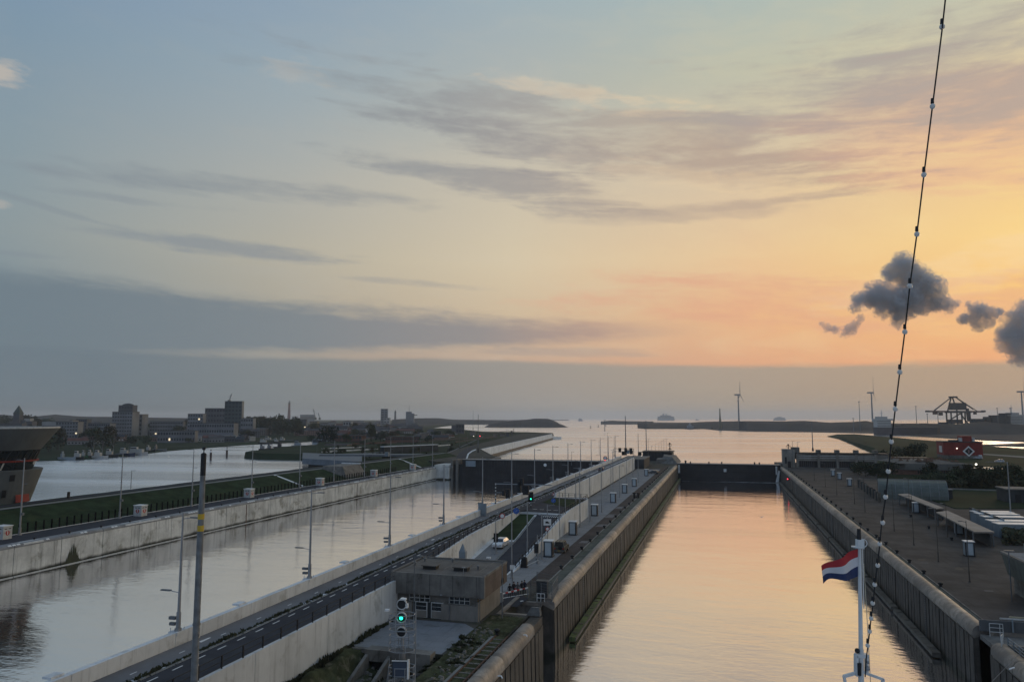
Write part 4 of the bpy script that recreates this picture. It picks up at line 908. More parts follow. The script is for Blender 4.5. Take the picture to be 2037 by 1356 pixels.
obj('lifebuoy', MB().add([(x1+.16+.05*math.cos(b_), 91.2+(.38+.09*math.sin(b_))*math.cos(a_), 3.3+(.38+.09*math.sin(b_))*math.sin(a_)) for a_ in [i*math.pi/6 for i in range(12)] for b_ in [j*math.pi/2 for j in range(4)]], [(i*4+j,((i+1)%12)*4+j,((i+1)%12)*4+(j+1)%4,i*4+(j+1)%4) for i in range(12) for j in range(4)]), DARKW, w)
b = G(925,1112,12.3); w = thing('pointed_marker', 'grey pointed marker post showing behind the flat roof', 'marker', (-34.0,96.5,7)); obj('shaft', MB().box(-.45,.45,-.3,.3,0,5.6), BGREY, w); obj('tip', MB().hexa([(-.45,-.3,5.6),(.45,-.3,5.6),(.45,.3,5.6),(-.45,.3,5.6)], [(-.02,-.02,6.7),(.02,-.02,6.7),(.02,.02,6.7),(-.02,.02,6.7)]), BGREY, w)
# posts standing right before the building
for k, (px, py, pt, rr) in enumerate(((823,1235,1100,.06),(969,1160,1110,.05),(999,1230,1115,.07))):
    b = G(px, py, 7); h = zat(b, px, pt)-7
    w = post_mesh_thing('slim grey pole close to the flat roofed building, %s' % ('left one with a small arm','middle one with a camera','right one at the corner')[k], b, h, 'slim poles by the flat roofed building', ((1,0,h-.3,1.0),) if k == 0 else (), r=(rr,rr*.8), m=GALVD, plinth=False)
    if k == 1: obj('camera', MB().box(-.1,.5,-.15,.15,h,h+.2), WHITE, w)
# terrace edge and bunker entrance
w = thing('bunker_entrance', 'low concrete structure with a dark opening below the forecourt', 'bunker', (0,0,0))
obj('roof_slab', MB().box(-35.2,-28.2,70.6,72.0,6.2,7.3), CONCD, w); obj('front_wall', MB().box(-32.6,-28.2,70.7,71.95,4.8,6.2), CONCD, w)
obj('opening', MB().box(-34.8,-32.6,71.2,71.9,4.8,6.2), BLACK, w)
for x in (-35.2,-32.75): obj('wing_wall', MB().hexa([(x,66,4.6),(x+.35,66,4.6),(x+.35,70.7,4.6),(x,70.7,4.6)], [(x,66,5.2),(x+.35,66,5.2),(x+.35,70.7,6.9),(x,70.7,6.9)]), CONCD, w)
w = thing('terrace_wall', 'low grey retaining edge of the forecourt paving', 'wall'); obj('edge', MB().box(-38,-35.2,71.6,72.0,5,7.0), CONCD, w)
# rails on the verge
w = thing('rail_track', 'short rusty rail track with concrete edges leading along the near coping', 'rail track')
for x in (-24.1,-22.75): obj('rail', MB().box(x-.06,x+.06,60,79.2,7.0,7.2), RUST, w)
obj('concrete_edge', MB().box(-24.5,-24.2,60,79,7.0,7.15), PATHM, w)
for i in range(14): obj('sleeper', MB().box(-24.2,-22.6,60.5+i*1.35,60.75+i*1.35,7.0,7.10), CONCD, w)
for k, (px, py) in enumerate(((1045,1264),(995,1346))):
    b = G(px,py,7.3); w = thing('mooring_hook', 'small white hook light on the near rounded coping, %s one' % ('upper','lower')[k], 'fitting', b, 0, 'white fittings on the near coping'); obj('hook', MB().tube((-.25,.1,.05),(.1,0,.12),.06,n=6).tube((.1,0,.12),(.28,-.25,.02),.06,n=6), WHITE, w)

# ================================================================== light signal tower in front
b = D(797, 1356, 60); b.z = 7
w = thing('light_signal_tower', 'white caged light signal tower with three round lamps, the middle one green', 'signal tower', b, YAW*1.0-.05)
S = mpp(b); z_of = lambda py: zat(b, 797, py)-7
HT = z_of(1190)
col = MB()
for (x, y) in ((-.18,.28),(.18,.28),(.18,.6),(-.18,.6)): col.tube((x,y,0),(x,y,z_of(1300)),.05,n=4)
for k in range(9): z = k*.5; col.tube((-.18,.28,z),(.18,.28,z+.5),.025,n=4); col.tube((.18,.28,z),(-.18,.28,z+.5),.025,n=4)
col.tube((0,.42,0),(0,.42,HT),.16,.12,n=8); obj('column', col, GALV, w)
obj('side_post', MB().tube((1.1,.2,0),(1.1,.2,z_of(1215)),.045,n=6), GALV, w)
for q, py in enumerate((1201, 1227, 1256)):
    z = z_of(py); hs = MB()
    n = 20; R0, R1 = .41, .34
    def ring(r, y): return [(r*math.cos(2*math.pi*i/n), y, z+r*math.sin(2*math.pi*i/n)) for i in range(n)]
    rg = MB(); rg.add(ring(R0,-.12)+ring(R1,-.12)+ring(R1,.02)+ring(R0,.1), [(j*n+i,j*n+(i+1)%n,((j+1)%4)*n+(i+1)%n,((j+1)%4)*n+i) for j in range(4) for i in range(n)])
    lm = obj('signal_lamp', rg, DIRTYW, w, label=('unlit upper lamp','lit green middle lamp','unlit lower lamp')[q])
    obj('lens', MB().add(ring(R1,-.03), [tuple(range(n))]), GLASS if 0 else BLACK, lm)
    obj('housing', MB().hexa(ring(R1,-.02), [(x*.7,.35,z+(zz-z)*.7) for x,_,zz in ring(R1,0)]), GALVD, lm)
    if q == 1: obj('bulb', MB().ball((-.03,-.05,z-.05),.14,10), L_GREEN, lm)
    obj('bracket', MB().box(-.08,.08,.2,.45,z-.3,z+.3), GALV, lm)
for py in (1250, 1292, 1354):
    z = z_of(py)-.1; c = MB(); hgt = 1.15; oc = [(1.05*math.cos(a), .3+.75*math.sin(a)) for a in [math.pi/8+i*math.pi/4 for i in range(8)]]
    for i in range(8):
        p, q_ = oc[i], oc[(i+1)%8]
        for dz in (0,.55,hgt): c.tube((p[0],p[1],z+dz),(q_[0],q_[1],z+dz),.032,n=5)
        c.tube((p[0],p[1],z),(p[0],p[1],z+hgt),.032,n=5)
    cg = obj('cage', c, GALV, w); obj('platform', MB().prism([(x*.98,y) for x, y in oc],z-.04,z+.0), mat('grating', (.12,.125,.13), .8, .2, 2.), cg)
obj('cowl', MB().box(-.12,.32,-.1,.3,z_of(1193),z_of(1193)+.12), WHITE, w); obj('floodlight', MB().box(-1.35,-1.0,0,.25,z_of(1216),z_of(1216)+.15), WHITE, w)
obj('cowl', MB().box(.3,.5,-.1,.2,z_of(1208),z_of(1208)+.3), WHITE, w)
z = z_of(1328); dm = obj('matrix_sign', MB().box(-.62,.55,-.35,-.05,z-.62,z+.62), DARKW, w, label='dark square display board'); fr = MB(); fr.box(.55,.68,-.38,0,z-.7,z+.7); fr.box(-.66,.68,-.37,-.30,z+.62,z+.68); obj('frame', fr, WHITE, dm)
obj('screen', MB().box(-.55,.48,-.37,-.35,z-.55,z+.55), mat('blue_grey_screen', (.055,.07,.10), .35, .05, 2.), dm)
lad = MB()
for x in (-1.45,-1.0): lad.tube((x,.1,0),(x+.55,.1,z_of(1310)),.035,n=5)
for k in range(12): lad.tube((-1.45+.045*k,.1,.35*k),(-1.0+.045*k,.1,.35*k),.025,n=4)
obj('ladder', lad, GALV, w)

# ================================================================== barrier, fence, signs and small street furniture
b0 = G(999,1181,8.0); b1 = G(1050,1172,8.0)
w = thing('barrier', 'red and white striped barrier pole across the quay road', 'barrier', (b0.x,b0.y,7))
dx, dy = b1.x-b0.x, b1.y-b0.y
for k in range(9): obj('boom_section', MB().bar((dx*k/9,dy*k/9,1.05+.02*k),(dx*(k+1)/9,dy*(k+1)/9,1.05+.02*(k+1)),.10,.16), (WHITE, REDP)[k%2], w)
obj('barrier_housing', MB().box(-.4,.05,-.25,.25,0,1.25), DIRTYW, w); obj('end_rest', MB().box(dx-.05,dx+.05,dy-.05,dy+.05,0,1.15), GALV, w)
w = thing('stop_line', 'white painted stop lines on the small access road', 'road marking'); obj('line', MB().bar(G(1000,1189,7.03),G(1052,1180,7.03),.22,.01), WHITE, w); obj('line', MB().bar(G(1035,1195,7.03),G(1041,1194,7.03),.3,.01), WHITE, w)
# mesh gate fence
pts = [G(1055,1188,7), G(1060,1152,7)+Vector((0,0,0))]
A, B_, C_, E_2 = G(1056,1187,7), G(1098,1199,7), G(1100,1172,7), G(1057,1160,7)
w = thing('mesh_gate_fence', 'grey wire mesh gate and fence enclosing the corner by the gate recess', 'fence')
pmesh = MB().tube((0,0,0),(0,0,2.2),.06,n=6).mesh('fence_post', GALVD)
for p in (A, A.lerp(B_,.5), B_, Vector((-21.9,101,7)), Vector((-25.3,103,7))): obj('fence_post', pmesh, None, w, loc=p)
ms = MB(); cs = [A, B_, Vector((-21.9,101,7)), Vector((-25.3,103,7))]
for p, q_ in zip(cs, cs[1:]):
    for z in (.1,1.1,2.15): ms.tube(p+Vector((0,0,z)), q_+Vector((0,0,z)), .03, n=4)
    nn2 = int((q_-p).length/.22)
    for i in range(nn2): ms.tube(p.lerp(q_,i/nn2)+Vector((0,0,.1)), p.lerp(q_,i/nn2)+Vector((0,0,2.15)), .012, n=3)
    for z in (.4,.7,1.4,1.75): ms.tube(p+Vector((0,0,z)), q_+Vector((0,0,z)), .010, n=3)
obj('wire_mesh', ms, GALVD, w, kind='stuff'); obj('brace', MB().tube(A+Vector((0,0,.1)), A.lerp(B_,.5)+Vector((0,0,2.1)), .03, n=4), GALVD, w)
b = G(1100,1196,7); w = thing('control_cabinet', 'brown grey upright cabinet at the end of the lock coping', 'cabinet', (-22.9,96.9,7)); obj('body', MB().box(-.9,.5,-.4,.4,0,2.3), DARKW, w); obj('lid', MB().box(-.95,.55,-.45,.45,2.3,2.4), CONCD, w)
fr = thing('ladder_rail', 'small white ladder rail at the edge of the left gate recess', 'handrail', (-23.0,95.6,7)); m_ = MB()
for z in (.45,1.0): m_.tube((-.5,0,z),(.5,0,z),.04,n=5)
for x in (-.5,0,.5): m_.tube((x,0,0),(x,0,1.0),.04,n=5)
obj('rail', m_, WHITE, fr)
w = thing('mesh_stack', 'pale leaning mesh panel stack beside the access road', 'fence panel', G(1062,1222,7)); obj('panel', MB().hexa([(-.8,-.6,0),(.9,-.6,0),(.9,.3,0),(-.8,.3,0)], [(-.3,-.2,.9),(.7,-.2,.9),(.8,.2,.9),(-.2,.2,.9)]), mat('pale_mesh', (.12,.12,.115), .8, .2, 2.), w)

def sign(label, b, h, kind, grp=None, size=.42, mpole=GALVD):
    w = thing('road_sign', label, 'road sign', b, YAW*.8, grp); obj('pole', MB().tube((0,0,0),(0,0,h),.05,n=6), mpole, w)
    z = h-size
    def disc(r, y, m, nm, n=16): obj(nm, MB().hexa([(r*math.cos(2*math.pi*i/n), y, z+r*math.sin(2*math.pi*i/n)) for i in range(n)], [(r*math.cos(2*math.pi*i/n), y-.02, z+r*math.sin(2*math.pi*i/n)) for i in range(n)]), m, w)
    if kind == 'blue': disc(size, -.06, BLUEP, 'sign_plate'); obj('arrow', MB().bar((.18,-.10,z+.2),(-.15,-.10,z-.18),.08,.03), WHITE, w)
    if kind == 'red': disc(size, -.06, REDP, 'sign_plate'); disc(size*.7, -.085, WHITE, 'sign_face')
    if kind == 'board': obj('sign_plate', MB().box(-.7,.7,-.08,-.04,h-1.1,h), WHITE, w); obj('truck_pictogram', MB().box(-.35,.15,-.10,-.08,h-.75,h-.4).box(.15,.35,-.10,-.08,h-.75,h-.55), BLACK, w); z = h-1.75; disc(.38,-.06,REDP,'sign_plate'); disc(.26,-.085,WHITE,'sign_face'); 
    if kind == 'tri':
        obj('sign_plate', MB().hexa([(-size,-.06,z-size*.7),(size,-.06,z-size*.7),(0,-.06,z+size)], [(-size,-.08,z-size*.7),(size,-.08,z-size*.7),(0,-.08,z+size)]), REDP, w); obj('sign_face', MB().hexa([(-size*.6,-.08,z-size*.5),(size*.6,-.08,z-size*.5),(0,-.08,z+size*.55)], [(-size*.6,-.1,z-size*.5),(size*.6,-.1,z-size*.5),(0,-.1,z+size*.55)]), WHITE, w)
    if kind == 'white': obj('sign_plate', MB().box(-.32,.32,-.08,-.04,h-.6,h), WHITE, w)
    return w
b = G(1089,1078,7.2); b = Vector((-31.4,147,10.2)); 
bb = Vector((-31.4, 128, zs(128))); sign('white lorry sign above a red ringed sign on the slip road wall', G(1089,1072,8.6), 3.6, 'board')
sign('blue round arrow sign at the start of the junction grass', G(1101,1006,11.3), 1.7, 'blue', size=.5)
sign('blue round arrow sign on the railing of the upper road', G(1027,1024,11.4), 1.4, 'blue', size=.6)
sign('red ringed sign on the upper road before the junction', G(999,1045,11.4), 2.2, 'red', size=.5)
sign('red ringed sign at the far end of the wide gate', G(1204,918,10.5), 2.6, 'red', size=.95)
sign('small red triangular sign beside the blue sign at the junction', G(1101,1000,11.3), 2.4, 'tri', size=.4)
sign('small white sign on a post in front of the standing people', G(1019,1165,7), 2.9, 'white')
# ---- traffic lights
def traffic_light(label, b, h, arm=0., lit=None, s=1.):
    w = thing('traffic_light', label, 'traffic light', b, YAW*.8)
    p = MB(); 
    for k in range(int(h/.3)): p.tube((0,0,k*.3),(0,0,min(h,k*.3+.3)),.08*s,n=6,mi=k%2)
    obj('pole', p, [BLACK, DIRTYW], w)
    if arm: obj('gantry_arm', MB().tube((0,0,h),(arm,0,h+.3),.07*s,n=5), GALVD, w)
    hx = arm*.97 if arm else 0
    hd = obj('signal_head', MB().box(hx-.28*s,hx+.28*s,-.3,-.05,h-1.3*s,h+.1), BLACK, w)
    bk = obj('backboard', MB().box(hx-.45*s,hx+.45*s,-.08,-.04,h-1.5*s,h+.3), BLACK, hd)
    for q in range(3): obj('lens', MB().ball((hx,-.3,h-.2-.4*q*s),.12*s,8), (L_GREEN if lit == 'g' and q == 2 else L_RED if lit == 'r' and q == 0 else GLASS), hd)
    return w
w = thing('traffic_gantry', 'traffic light gantry with big black signal heads reaching over the upper road', 'traffic light', (-46.0,151,zr(151)+1.15)); p = MB()
for k in range(12): p.tube((0,0,k*.35),(0,0,k*.35+.35),.14,n=6,mi=k%2)
obj('pole', p, [BLACK, DIRTYW], w); obj('gantry_arm', MB().tube((0,0,4.1),(12.2,0,4.1),.10,n=6), GALV, w); obj('side_arm', MB().tube((0,0,2.3),(2.0,0,2.3),.06,n=5), GALV, w)
for (xa, xb, za, zb, ws) in ((1.5,2.1,1.7,2.9,0),(2.3,3.2,1.2,3.1,1),(4.9,5.6,2.4,4.8,0),(5.4,6.1,3.9,5.4,0),(6.0,7.3,2.0,3.9,1)):
    hd = obj('signal_head', MB().box(xa,xb,-.5,-.1,za,zb), BLACK, w); q = (xa+xb)/2
    for j in range(3): obj('lens', MB().ball((q,-.5,zb-.3-(zb-za-.5)*j/2.4),.14,8), GLASS, hd)

bb = Vector((-39.5,159,11.4)); traffic_light('black traffic light with a lit green lamp at the junction', G(1056,1008,11.5), 2.9, lit='g', s=1.2)
b = G(936,1110,7); traffic_light('striped pole traffic light standing close to the retaining wall', Vector((-36.9,G(948,1110,7).y,7)), 4.0, s=.8)
traffic_light('traffic light beside the nearest glazed cabinet', G(1067,1121,7), 2.9, s=.8)
w = thing('signal_gantry', 'dark gantry with signal heads under the tallest mast at the pier head', 'gantry', G(1245,908,11)); g_ = MB(); g_.tube((-6,0,0),(-6,0,4),.12,n=5).tube((4,0,0),(4,0,4),.12,n=5).tube((-6,0,4),(4,0,4),.12,n=5); obj('frame', g_, BLACK, w)
for k, x in enumerate((-3,0,2.6)): obj('signal_head', MB().box(x-.7,x+.7,-.4,0,2.2,4.4), BLACK, w)
for k, (px, py, z_, m_, rr) in enumerate(((955,867,11,L_RED,.5),(1204,914,12,L_RED,.45),(942,867,11,L_WHITE,.35),(842,865,8,L_WARM,.4),(846,905,8,L_WARM,.3),(1323,907,9,L_WARM,.4),(1276,907,11,L_WHITE,.35))):
    b = G(px, py+4, z_-3); w = thing('beacon_light', 'small lit %s lamp %s' % (('red','red','white','warm','warm','warm','white')[k], ('on the thin mast beyond the wide gate','by the red ringed sign at the wide gate','left of the thin mast','on the far road behind the grass','near the curved road','on the right end of the low head building','left of the low head building')[k]), 'lamp', b)
    h_ = zat(b, px, py)-b.z; obj('stem', MB().tube((0,0,0),(0,0,h_),.08,n=5), BLACK, w); obj('lamp', MB().ball((0,-.2,h_),rr,8), m_, w)
b = G(1004,1040,11.4)
w = thing('info_panel', 'grey flat cabinet on the parapet below the gantry pole', 'cabinet', (-45.6,140.5,zr(140))); obj('body', MB().box(-.7,.9,-.2,.2,.1,2.4), BGREY, w); obj('legs', MB().box(-.5,-.4,-.1,.1,0,.1).box(.6,.7,-.1,.1,0,.1), BLACK, w)

# covered motorbike / black container left of pavement
w = thing('waste_bin', 'tall black covered bin with a bright metal bar beside the slip road foot', 'bin', G(1043,1128,7.0)); obj('body', MB().hexa([(-.5,-.4,0),(.5,-.4,0),(.5,.4,0),(-.5,.4,0)], [(-.42,-.3,1.5),(.4,-.3,1.5),(.4,.3,1.5),(-.42,.3,1.5)]), BLACK, w); obj('lid', MB().ball((0,0,1.5),.42,8,sz=.5), BLACK, w); obj('bar', MB().tube((.5,-.3,.35),(1.9,1.6,.95),.06,n=5), DIRTYW, w)
# ================================================================== vehicles
def car(label, b, rot, paint, L=4.1, Wd=1.75, Hh=1.48, kind='hatch', lights=None):
    w = thing('parked_car', label, 'car', b, rot)
    # side profile (y along the car, front = +y), z up
    if kind == 'hatch': low = [(-L/2,.35),(-L/2,.85),(-L/2+.12,1.0),(L/2-1.05,.98),(L/2-.1,.78),(L/2,.6),(L/2,.3)]; cab = [(-L/2+.15,.98),(-L/2+.55,Hh),(.35,Hh),(L/2-1.15,.97)]
    else: low = [(-L/2,.5),(-L/2,1.05),(-L/2+.1,1.15),(L/2-1.3,1.15),(L/2-.1,1.05),(L/2,.9),(L/2,.45)]; cab = [(-L/2+.08,1.14),(-L/2+.22,Hh),(.2,Hh),(L/2-1.35,1.14)]
    m = MB(); n = len(low); m.add([(-Wd/2,y,z) for y,z in low]+[(-Wd/2+.0,y,z) for y,z in low][:0]+[(Wd/2,y,z) for y,z in low], [tuple(range(n)),tuple(range(2*n-1,n-1,-1))]+[(i,n+i,n+(i+1)%n,(i+1)%n) for i in range(n)])
    bo = obj('body', m, paint, w)
    q = Wd/2-.05; t_ = Wd/2-.22; c = MB(); c.add([(-q,*cab[0]),(-t_,*cab[1]),(-t_,*cab[2]),(-q,*cab[3]),(q,*cab[0]),(t_,*cab[1]),(t_,*cab[2]),(q,*cab[3])], [(0,1,2,3),(7,6,5,4),(0,4,5,1),(1,5,6,2),(2,6,7,3)])
    obj('cabin', c, paint, w)
    def lerp(a, b_, k): return tuple(a[i]+(b_[i]-a[i])*k for i in range(len(a)))
    def win(A, B_, C_, D_, nm):   # inset window 1 cm proud
        cen = [sum(v[i] for v in (A,B_,C_,D_))/4 for i in range(3)]; nrm = (Vector(B_)-Vector(A)).cross(Vector(D_)-Vector(A)).normalized()
        if nrm.dot(Vector(cen)-Vector((0,0,1.1))) < 0: nrm = -nrm
        P_ = [Vector(lerp(v, cen, .14))+nrm*.012 for v in (A,B_,C_,D_)]; obj(nm, MB().hexa([p-nrm*.01 for p in P_], P_), GLASS, w)
    V = [(-q,*cab[0]),(-t_,*cab[1]),(-t_,*cab[2]),(-q,*cab[3]),(q,*cab[0]),(t_,*cab[1]),(t_,*cab[2]),(q,*cab[3])]
    win(V[0],V[4],V[5],V[1],'rear_window'); win(V[2],V[6],V[7],V[3],'windscreen'); win(V[0],V[1],V[2],V[3],'side_window'); win(V[4],V[5],V[6],V[7],'side_window')
    wr_ = .31 if kind == 'hatch' else .38
    for sx in (-1,1):
        for wy in (-L/2+.75, L/2-.8):
            wh = obj('wheel', MB().tube((sx*(Wd/2-.2),wy,wr_),(sx*(Wd/2+.01),wy,wr_),wr_,n=14), BLACK, w); obj('rim', MB().tube((sx*(Wd/2+.0),wy,wr_),(sx*(Wd/2+.025),wy,wr_),wr_*.55,n=10), GALV, wh)
        obj('tail_light', MB().box(sx*(Wd/2-.32) if sx > 0 else -Wd/2+.04, sx*(Wd/2-.04) if sx > 0 else -Wd/2+.32, -L/2-.02,-L/2+.03,.72,.95), REDP, w)
        obj('headlight', MB().box(sx*(Wd/2-.38) if sx > 0 else -Wd/2+.05, sx*(Wd/2-.05) if sx > 0 else -Wd/2+.38, L/2-.04,L/2+.02,.55,.7), DIRTYW, w)
        obj('mirror', MB().box(sx*(Wd/2-.02) if sx > 0 else -Wd/2-.16, sx*(Wd/2+.16) if sx > 0 else -Wd/2+.02, .85,1.0,.95,1.1), paint, w)
    obj('bumper', MB().box(-Wd/2+.02,Wd/2-.02,-L/2-.08,-L/2-.0,.32,.55), GALVD if kind != 'hatch' else paint, w); obj('number_plate', MB().box(-.26,.26,-L/2-.10,-L/2-.085,.42,.53), YELP, w)
    if kind == 'jeep':
        obj('spare_wheel', MB().tube((.25,-L/2-.02,1.0),(.25,-L/2-.22,1.0),.34,n=14), BLACK, w)
        rk = MB()
        for x in (-.6,0,.6): rk.bar((x,-L/2+.3,Hh+.06),(x,.1,Hh+.06),.05,.05)
        obj('roof_rack', rk, BLACK, w)
    return w
CARW = mat('silver_white_car_paint', (.62,.65,.68), .25, .03, 1., metal=.2, spec=.6)
CARG = mat('dark_olive_car_paint', (.075,.075,.06), .4, .1, 1.)
CARD = mat('dark_car_paint', (.05,.06,.07), .2, .05, 1., spec=.7)
car('silver white hatchback parked by the retaining wall on the slip road pavement', Vector((-37.3,125.5,zs(125))), math.pi-.05, CARW)
car('dark olive four wheel drive parked on the middle quay near the second cabinet', G(1117,1096,7.0), .0, CARG, 4.3, 1.9, 1.95, 'jeep')
car('dark car parked at the far end of the middle quay', G(1300,942,7.0), 1.2, CARD, 4.3, 1.8, 1.5)
car('white car on the grassy land behind the sluice', G(663,893,4.6), 1.0, CARW, 4.4, 1.8, 1.5)
car('pale car beside the red hall', G(1946,912,7.2), 1.1, CARW, 4.4, 1.8, 1.5)
car('silver car on the path right of the red hall', G(1988,919,7.2), 1.3, CARW, 4.4, 1.8, 1.5)
car('dark car on the upper road far away near the far parapet', G(1197,937,11.7), .0, CARD, 4.3, 1.8, 1.5)

# ================================================================== people behind the barrier
def person(label, b, rot, jacket, trousers, h, arm=.15, step=.12, lean=0.):
    s = h/1.78
    J = {'pel':(0,0,.93),'waist':(0,.01+lean*.3,1.10),'chest':(0,.02+lean,1.33),'neck':(0,.02+lean*1.2,1.48),'head':(0,.04+lean*1.4,1.58),'top':(0,.04+lean*1.4,1.76),
         'hl':(-.10,0,.88),'kl':(-.11,.03+step*.5,.48),'al':(-.12,step,.08),'tl':(-.13,step+.17,.03),
         'hr':(.10,0,.88),'kr':(.11,.02-step*.4,.48),'ar':(.12,-step,.08),'tr':(.13,-step+.17,.03),
         'sl':(-.19,.0+lean,1.40),'el':(-.26,-.02+arm*.3,1.12),'wl':(-.27,arm+.05,.88),'dl':(-.27,arm+.10,.78),
         'sr':(.19,.0+lean,1.40),'er':(.26,.0+arm*.4,1.13),'wr':(.24,arm*1.5+.05,.93),'dr':(.23,arm*1.6+.10,.84)}
    Rr = {'pel':.145,'waist':.135,'chest':.155,'neck':.06,'head':.10,'top':.075,'hl':.095,'kl':.065,'al':.048,'tl':.04,'hr':.095,'kr':.065,'ar':.048,'tr':.04,'sl':.075,'el':.055,'wl':.04,'dl':.035,'sr':.075,'er':.055,'wr':.04,'dr':.035}
    K = list(J); E_ = [('pel','waist'),('waist','chest'),('chest','neck'),('neck','head'),('head','top'),('pel','hl'),('hl','kl'),('kl','al'),('al','tl'),('pel','hr'),('hr','kr'),('kr','ar'),('ar','tr'),('chest','sl'),('sl','el'),('el','wl'),('wl','dl'),('chest','sr'),('sr','er'),('er','wr'),('wr','dr')]
    me = bpy.data.meshes.new('p'); me.from_pydata([tuple(c*s for c in J[k]) for k in K], [(K.index(a),K.index(b_)) for a, b_ in E_], [])
    o = bpy.data.objects.new('p', me); COL.objects.link(o)
    sk = o.modifiers.new('s','SKIN'); sb = o.modifiers.new('u','SUBSURF'); sb.levels = 1; sb.render_levels = 1
    for i, k in enumerate(K): v = me.skin_vertices[0].data[i]; v.radius = (Rr[k]*s*(1.15 if k in ('chest','pel','waist') else 1), Rr[k]*s*(.85 if k in ('chest','waist') else 1)); v.use_root = (k == 'pel')
    dg = bpy.context.evaluated_depsgraph_get(); m2 = bpy.data.meshes.new_from_object(o.evaluated_get(dg)); bpy.data.objects.remove(o, do_unlink=True)
    m2.materials.clear()
    for m in (jacket, trousers, SKIN, BLACK): m2.materials.append(m)
    for p in m2.polygons:
        c = p.center/s; p.use_smooth = True
        p.material_index = 0 if c.z > .86 else 1
        if c.z > 1.50: p.material_index = 2
        if c.z < .09: p.material_index = 3
        if c.z < .90 and abs(c.x) > .2: p.material_index = 2
    o = obj('person', m2, None, loc=b, rotz=rot); tag(o, label, 'person', 'people standing behind the barrier')
    hd = MB().ball((0,(.02+lean*1.4)*s,1.70*s),.108*s,10,sz=1.05); obj('hair', hd, mat('dark_hair',(.02,.016,.013),.8,.1,1.), o, smooth=True)
    fc = MB()
    for x in (-.035,.035): fc.ball((x*s,(.125+lean*1.4)*s,1.645*s),.013*s,5)
    obj('eyes', fc, BLACK, o); obj('nose', MB().hexa([(-.015*s,.13*s+lean*1.4*s,1.60*s),(.015*s,.13*s+lean*1.4*s,1.60*s),(.0,.15*s+lean*1.4*s,1.60*s)], [(-.006*s,.13*s+lean*1.4*s,1.64*s),(.006*s,.13*s+lean*1.4*s,1.64*s),(0,.135*s+lean*1.4*s,1.64*s)]), SKIN, o)
    return o
JK = [mat('black_jacket',(.018,.018,.022),.8,.1,1.), mat('dark_jacket_red_trim',(.03,.022,.025),.8,.1,1.), mat('grey_jacket',(.10,.10,.105),.8,.1,1.), mat('navy_jacket',(.018,.022,.04),.8,.1,1.)]
TR = mat('dark_trousers',(.022,.022,.028),.85,.1,1.); TR2 = mat('grey_trousers',(.06,.06,.065),.85,.1,1.)
for k, (px, py, jk, tr, h, ar, st, ln, lb) in enumerate(((1014,1187,0,0,1.76,.18,.05,.02,'leftmost person behind the barrier, in a black jacket'),(1022,1184,1,0,1.84,.10,.16,.0,'second person from the left behind the barrier, tall, with a red bag at the hip'),(1030,1183,2,1,1.70,.05,.06,.0,'person in the grey jacket in the middle behind the barrier'),(1038,1182,0,0,1.82,.25,.10,.03,'second person from the right behind the barrier, dark clothes'),(1043.5,1180,3,0,1.80,.15,.05,.0,'rightmost person behind the barrier, in a navy jacket'))):
    b = G(px, py, 7.02); person(lb, b, math.pi+YAW+R.uniform(-.5,.5), JK[jk], (TR,TR2)[tr], h, ar, st, ln)
    if k == 1: o = obj('red_bag', MB().box(-.12,.12,-.07,.07,0,.22), REDP, loc=b+Vector((.28,-.12,.78))); tag(o, 'small red bag held by the second person from the left', 'bag')
    if k == 4: pass

# ================================================================== control building at the left
c0 = D(-18, 1005, 190); k_ = 190/FPX
w = thing('control_building', 'round concrete control building with slanting walls and dark window bands at the left edge', 'building', (c0.x, c0.y, 9.6))
zz = lambda py: D(0, py, 190).z-9.6
TW = mat('tower_cladding', (.12,.132,.135), .8, .12, .15, 0, .15)
obj('upper_shell', MB().lathe([(9.9,zz(894)),(13.9,zz(851)),(13.6,zz(850)),(0,zz(849))],56), TW, w)
obj('roof_rim', MB().lathe([(13.95,zz(851.5)),(13.97,zz(848.5)),(13.5,zz(848.5)),(13.5,zz(850))],56), DIRTYW, w)
obj('window_band', MB().lathe([(8.9,zz(914)),(9.7,zz(893.5))],56), GLASS, w); obj('window_band', MB().lathe([(8.3,zz(934.5)),(9.2,zz(916.5))],56), GLASS, w)
obj('red_sill', MB().lathe([(9.6,zz(917)),(9.7,zz(914)),(8.8,zz(914))],56), REDD, w)
for i in range(28):
    a = 2*math.pi*i/28
    obj('mullion', MB().bar((8.95*math.cos(a),8.95*math.sin(a),zz(914)),(9.75*math.cos(a+.12),9.75*math.sin(a+.12),zz(894)),.35,.2), BLACK, w)
for i in range(5): a = -1.15+i*.16; obj('blind', MB().bar((8.42*math.cos(a),8.42*math.sin(a),zz(932)),(9.15*math.cos(a+.05),9.15*math.sin(a+.05),zz(918)),.75,.05), DIRTYW, w)
obj('lower_shell', MB().lathe([(8.3,-.3),(10.7,zz(933)),(10.4,zz(932)),(8.2,zz(934))],56), TW, w)
for (px, py, ww, hh) in ((52,953,1.1,1.5),(2,988,.5,1.6),(22,985,.9,1.8)):
    p = D(px, py, 180.5); p = p-Vector((c0.x,c0.y,9.6)); r_ = math.hypot(p.x,p.y); a = math.atan2(p.y,p.x); rr = 8.3+2.4*(p.z+.3)/(zz(933)+.3)+.02
    obj('window', MB().bar((rr*math.cos(a),rr*math.sin(a),p.z-hh/2),((rr+.22*hh)*math.cos(a),(rr+.22*hh)*math.sin(a),p.z+hh/2),.14 if 0 else ww,.12), BLACK, w)
a = math.atan2(-c0.y, -c0.x)+.62
obj('red_canopy', MB().lathe([(8.2,.0),(9.2,.0),(9.0,1.8),(8.3,2.4)],10,a0=a-.05,a1=a+.42), REDD, w)

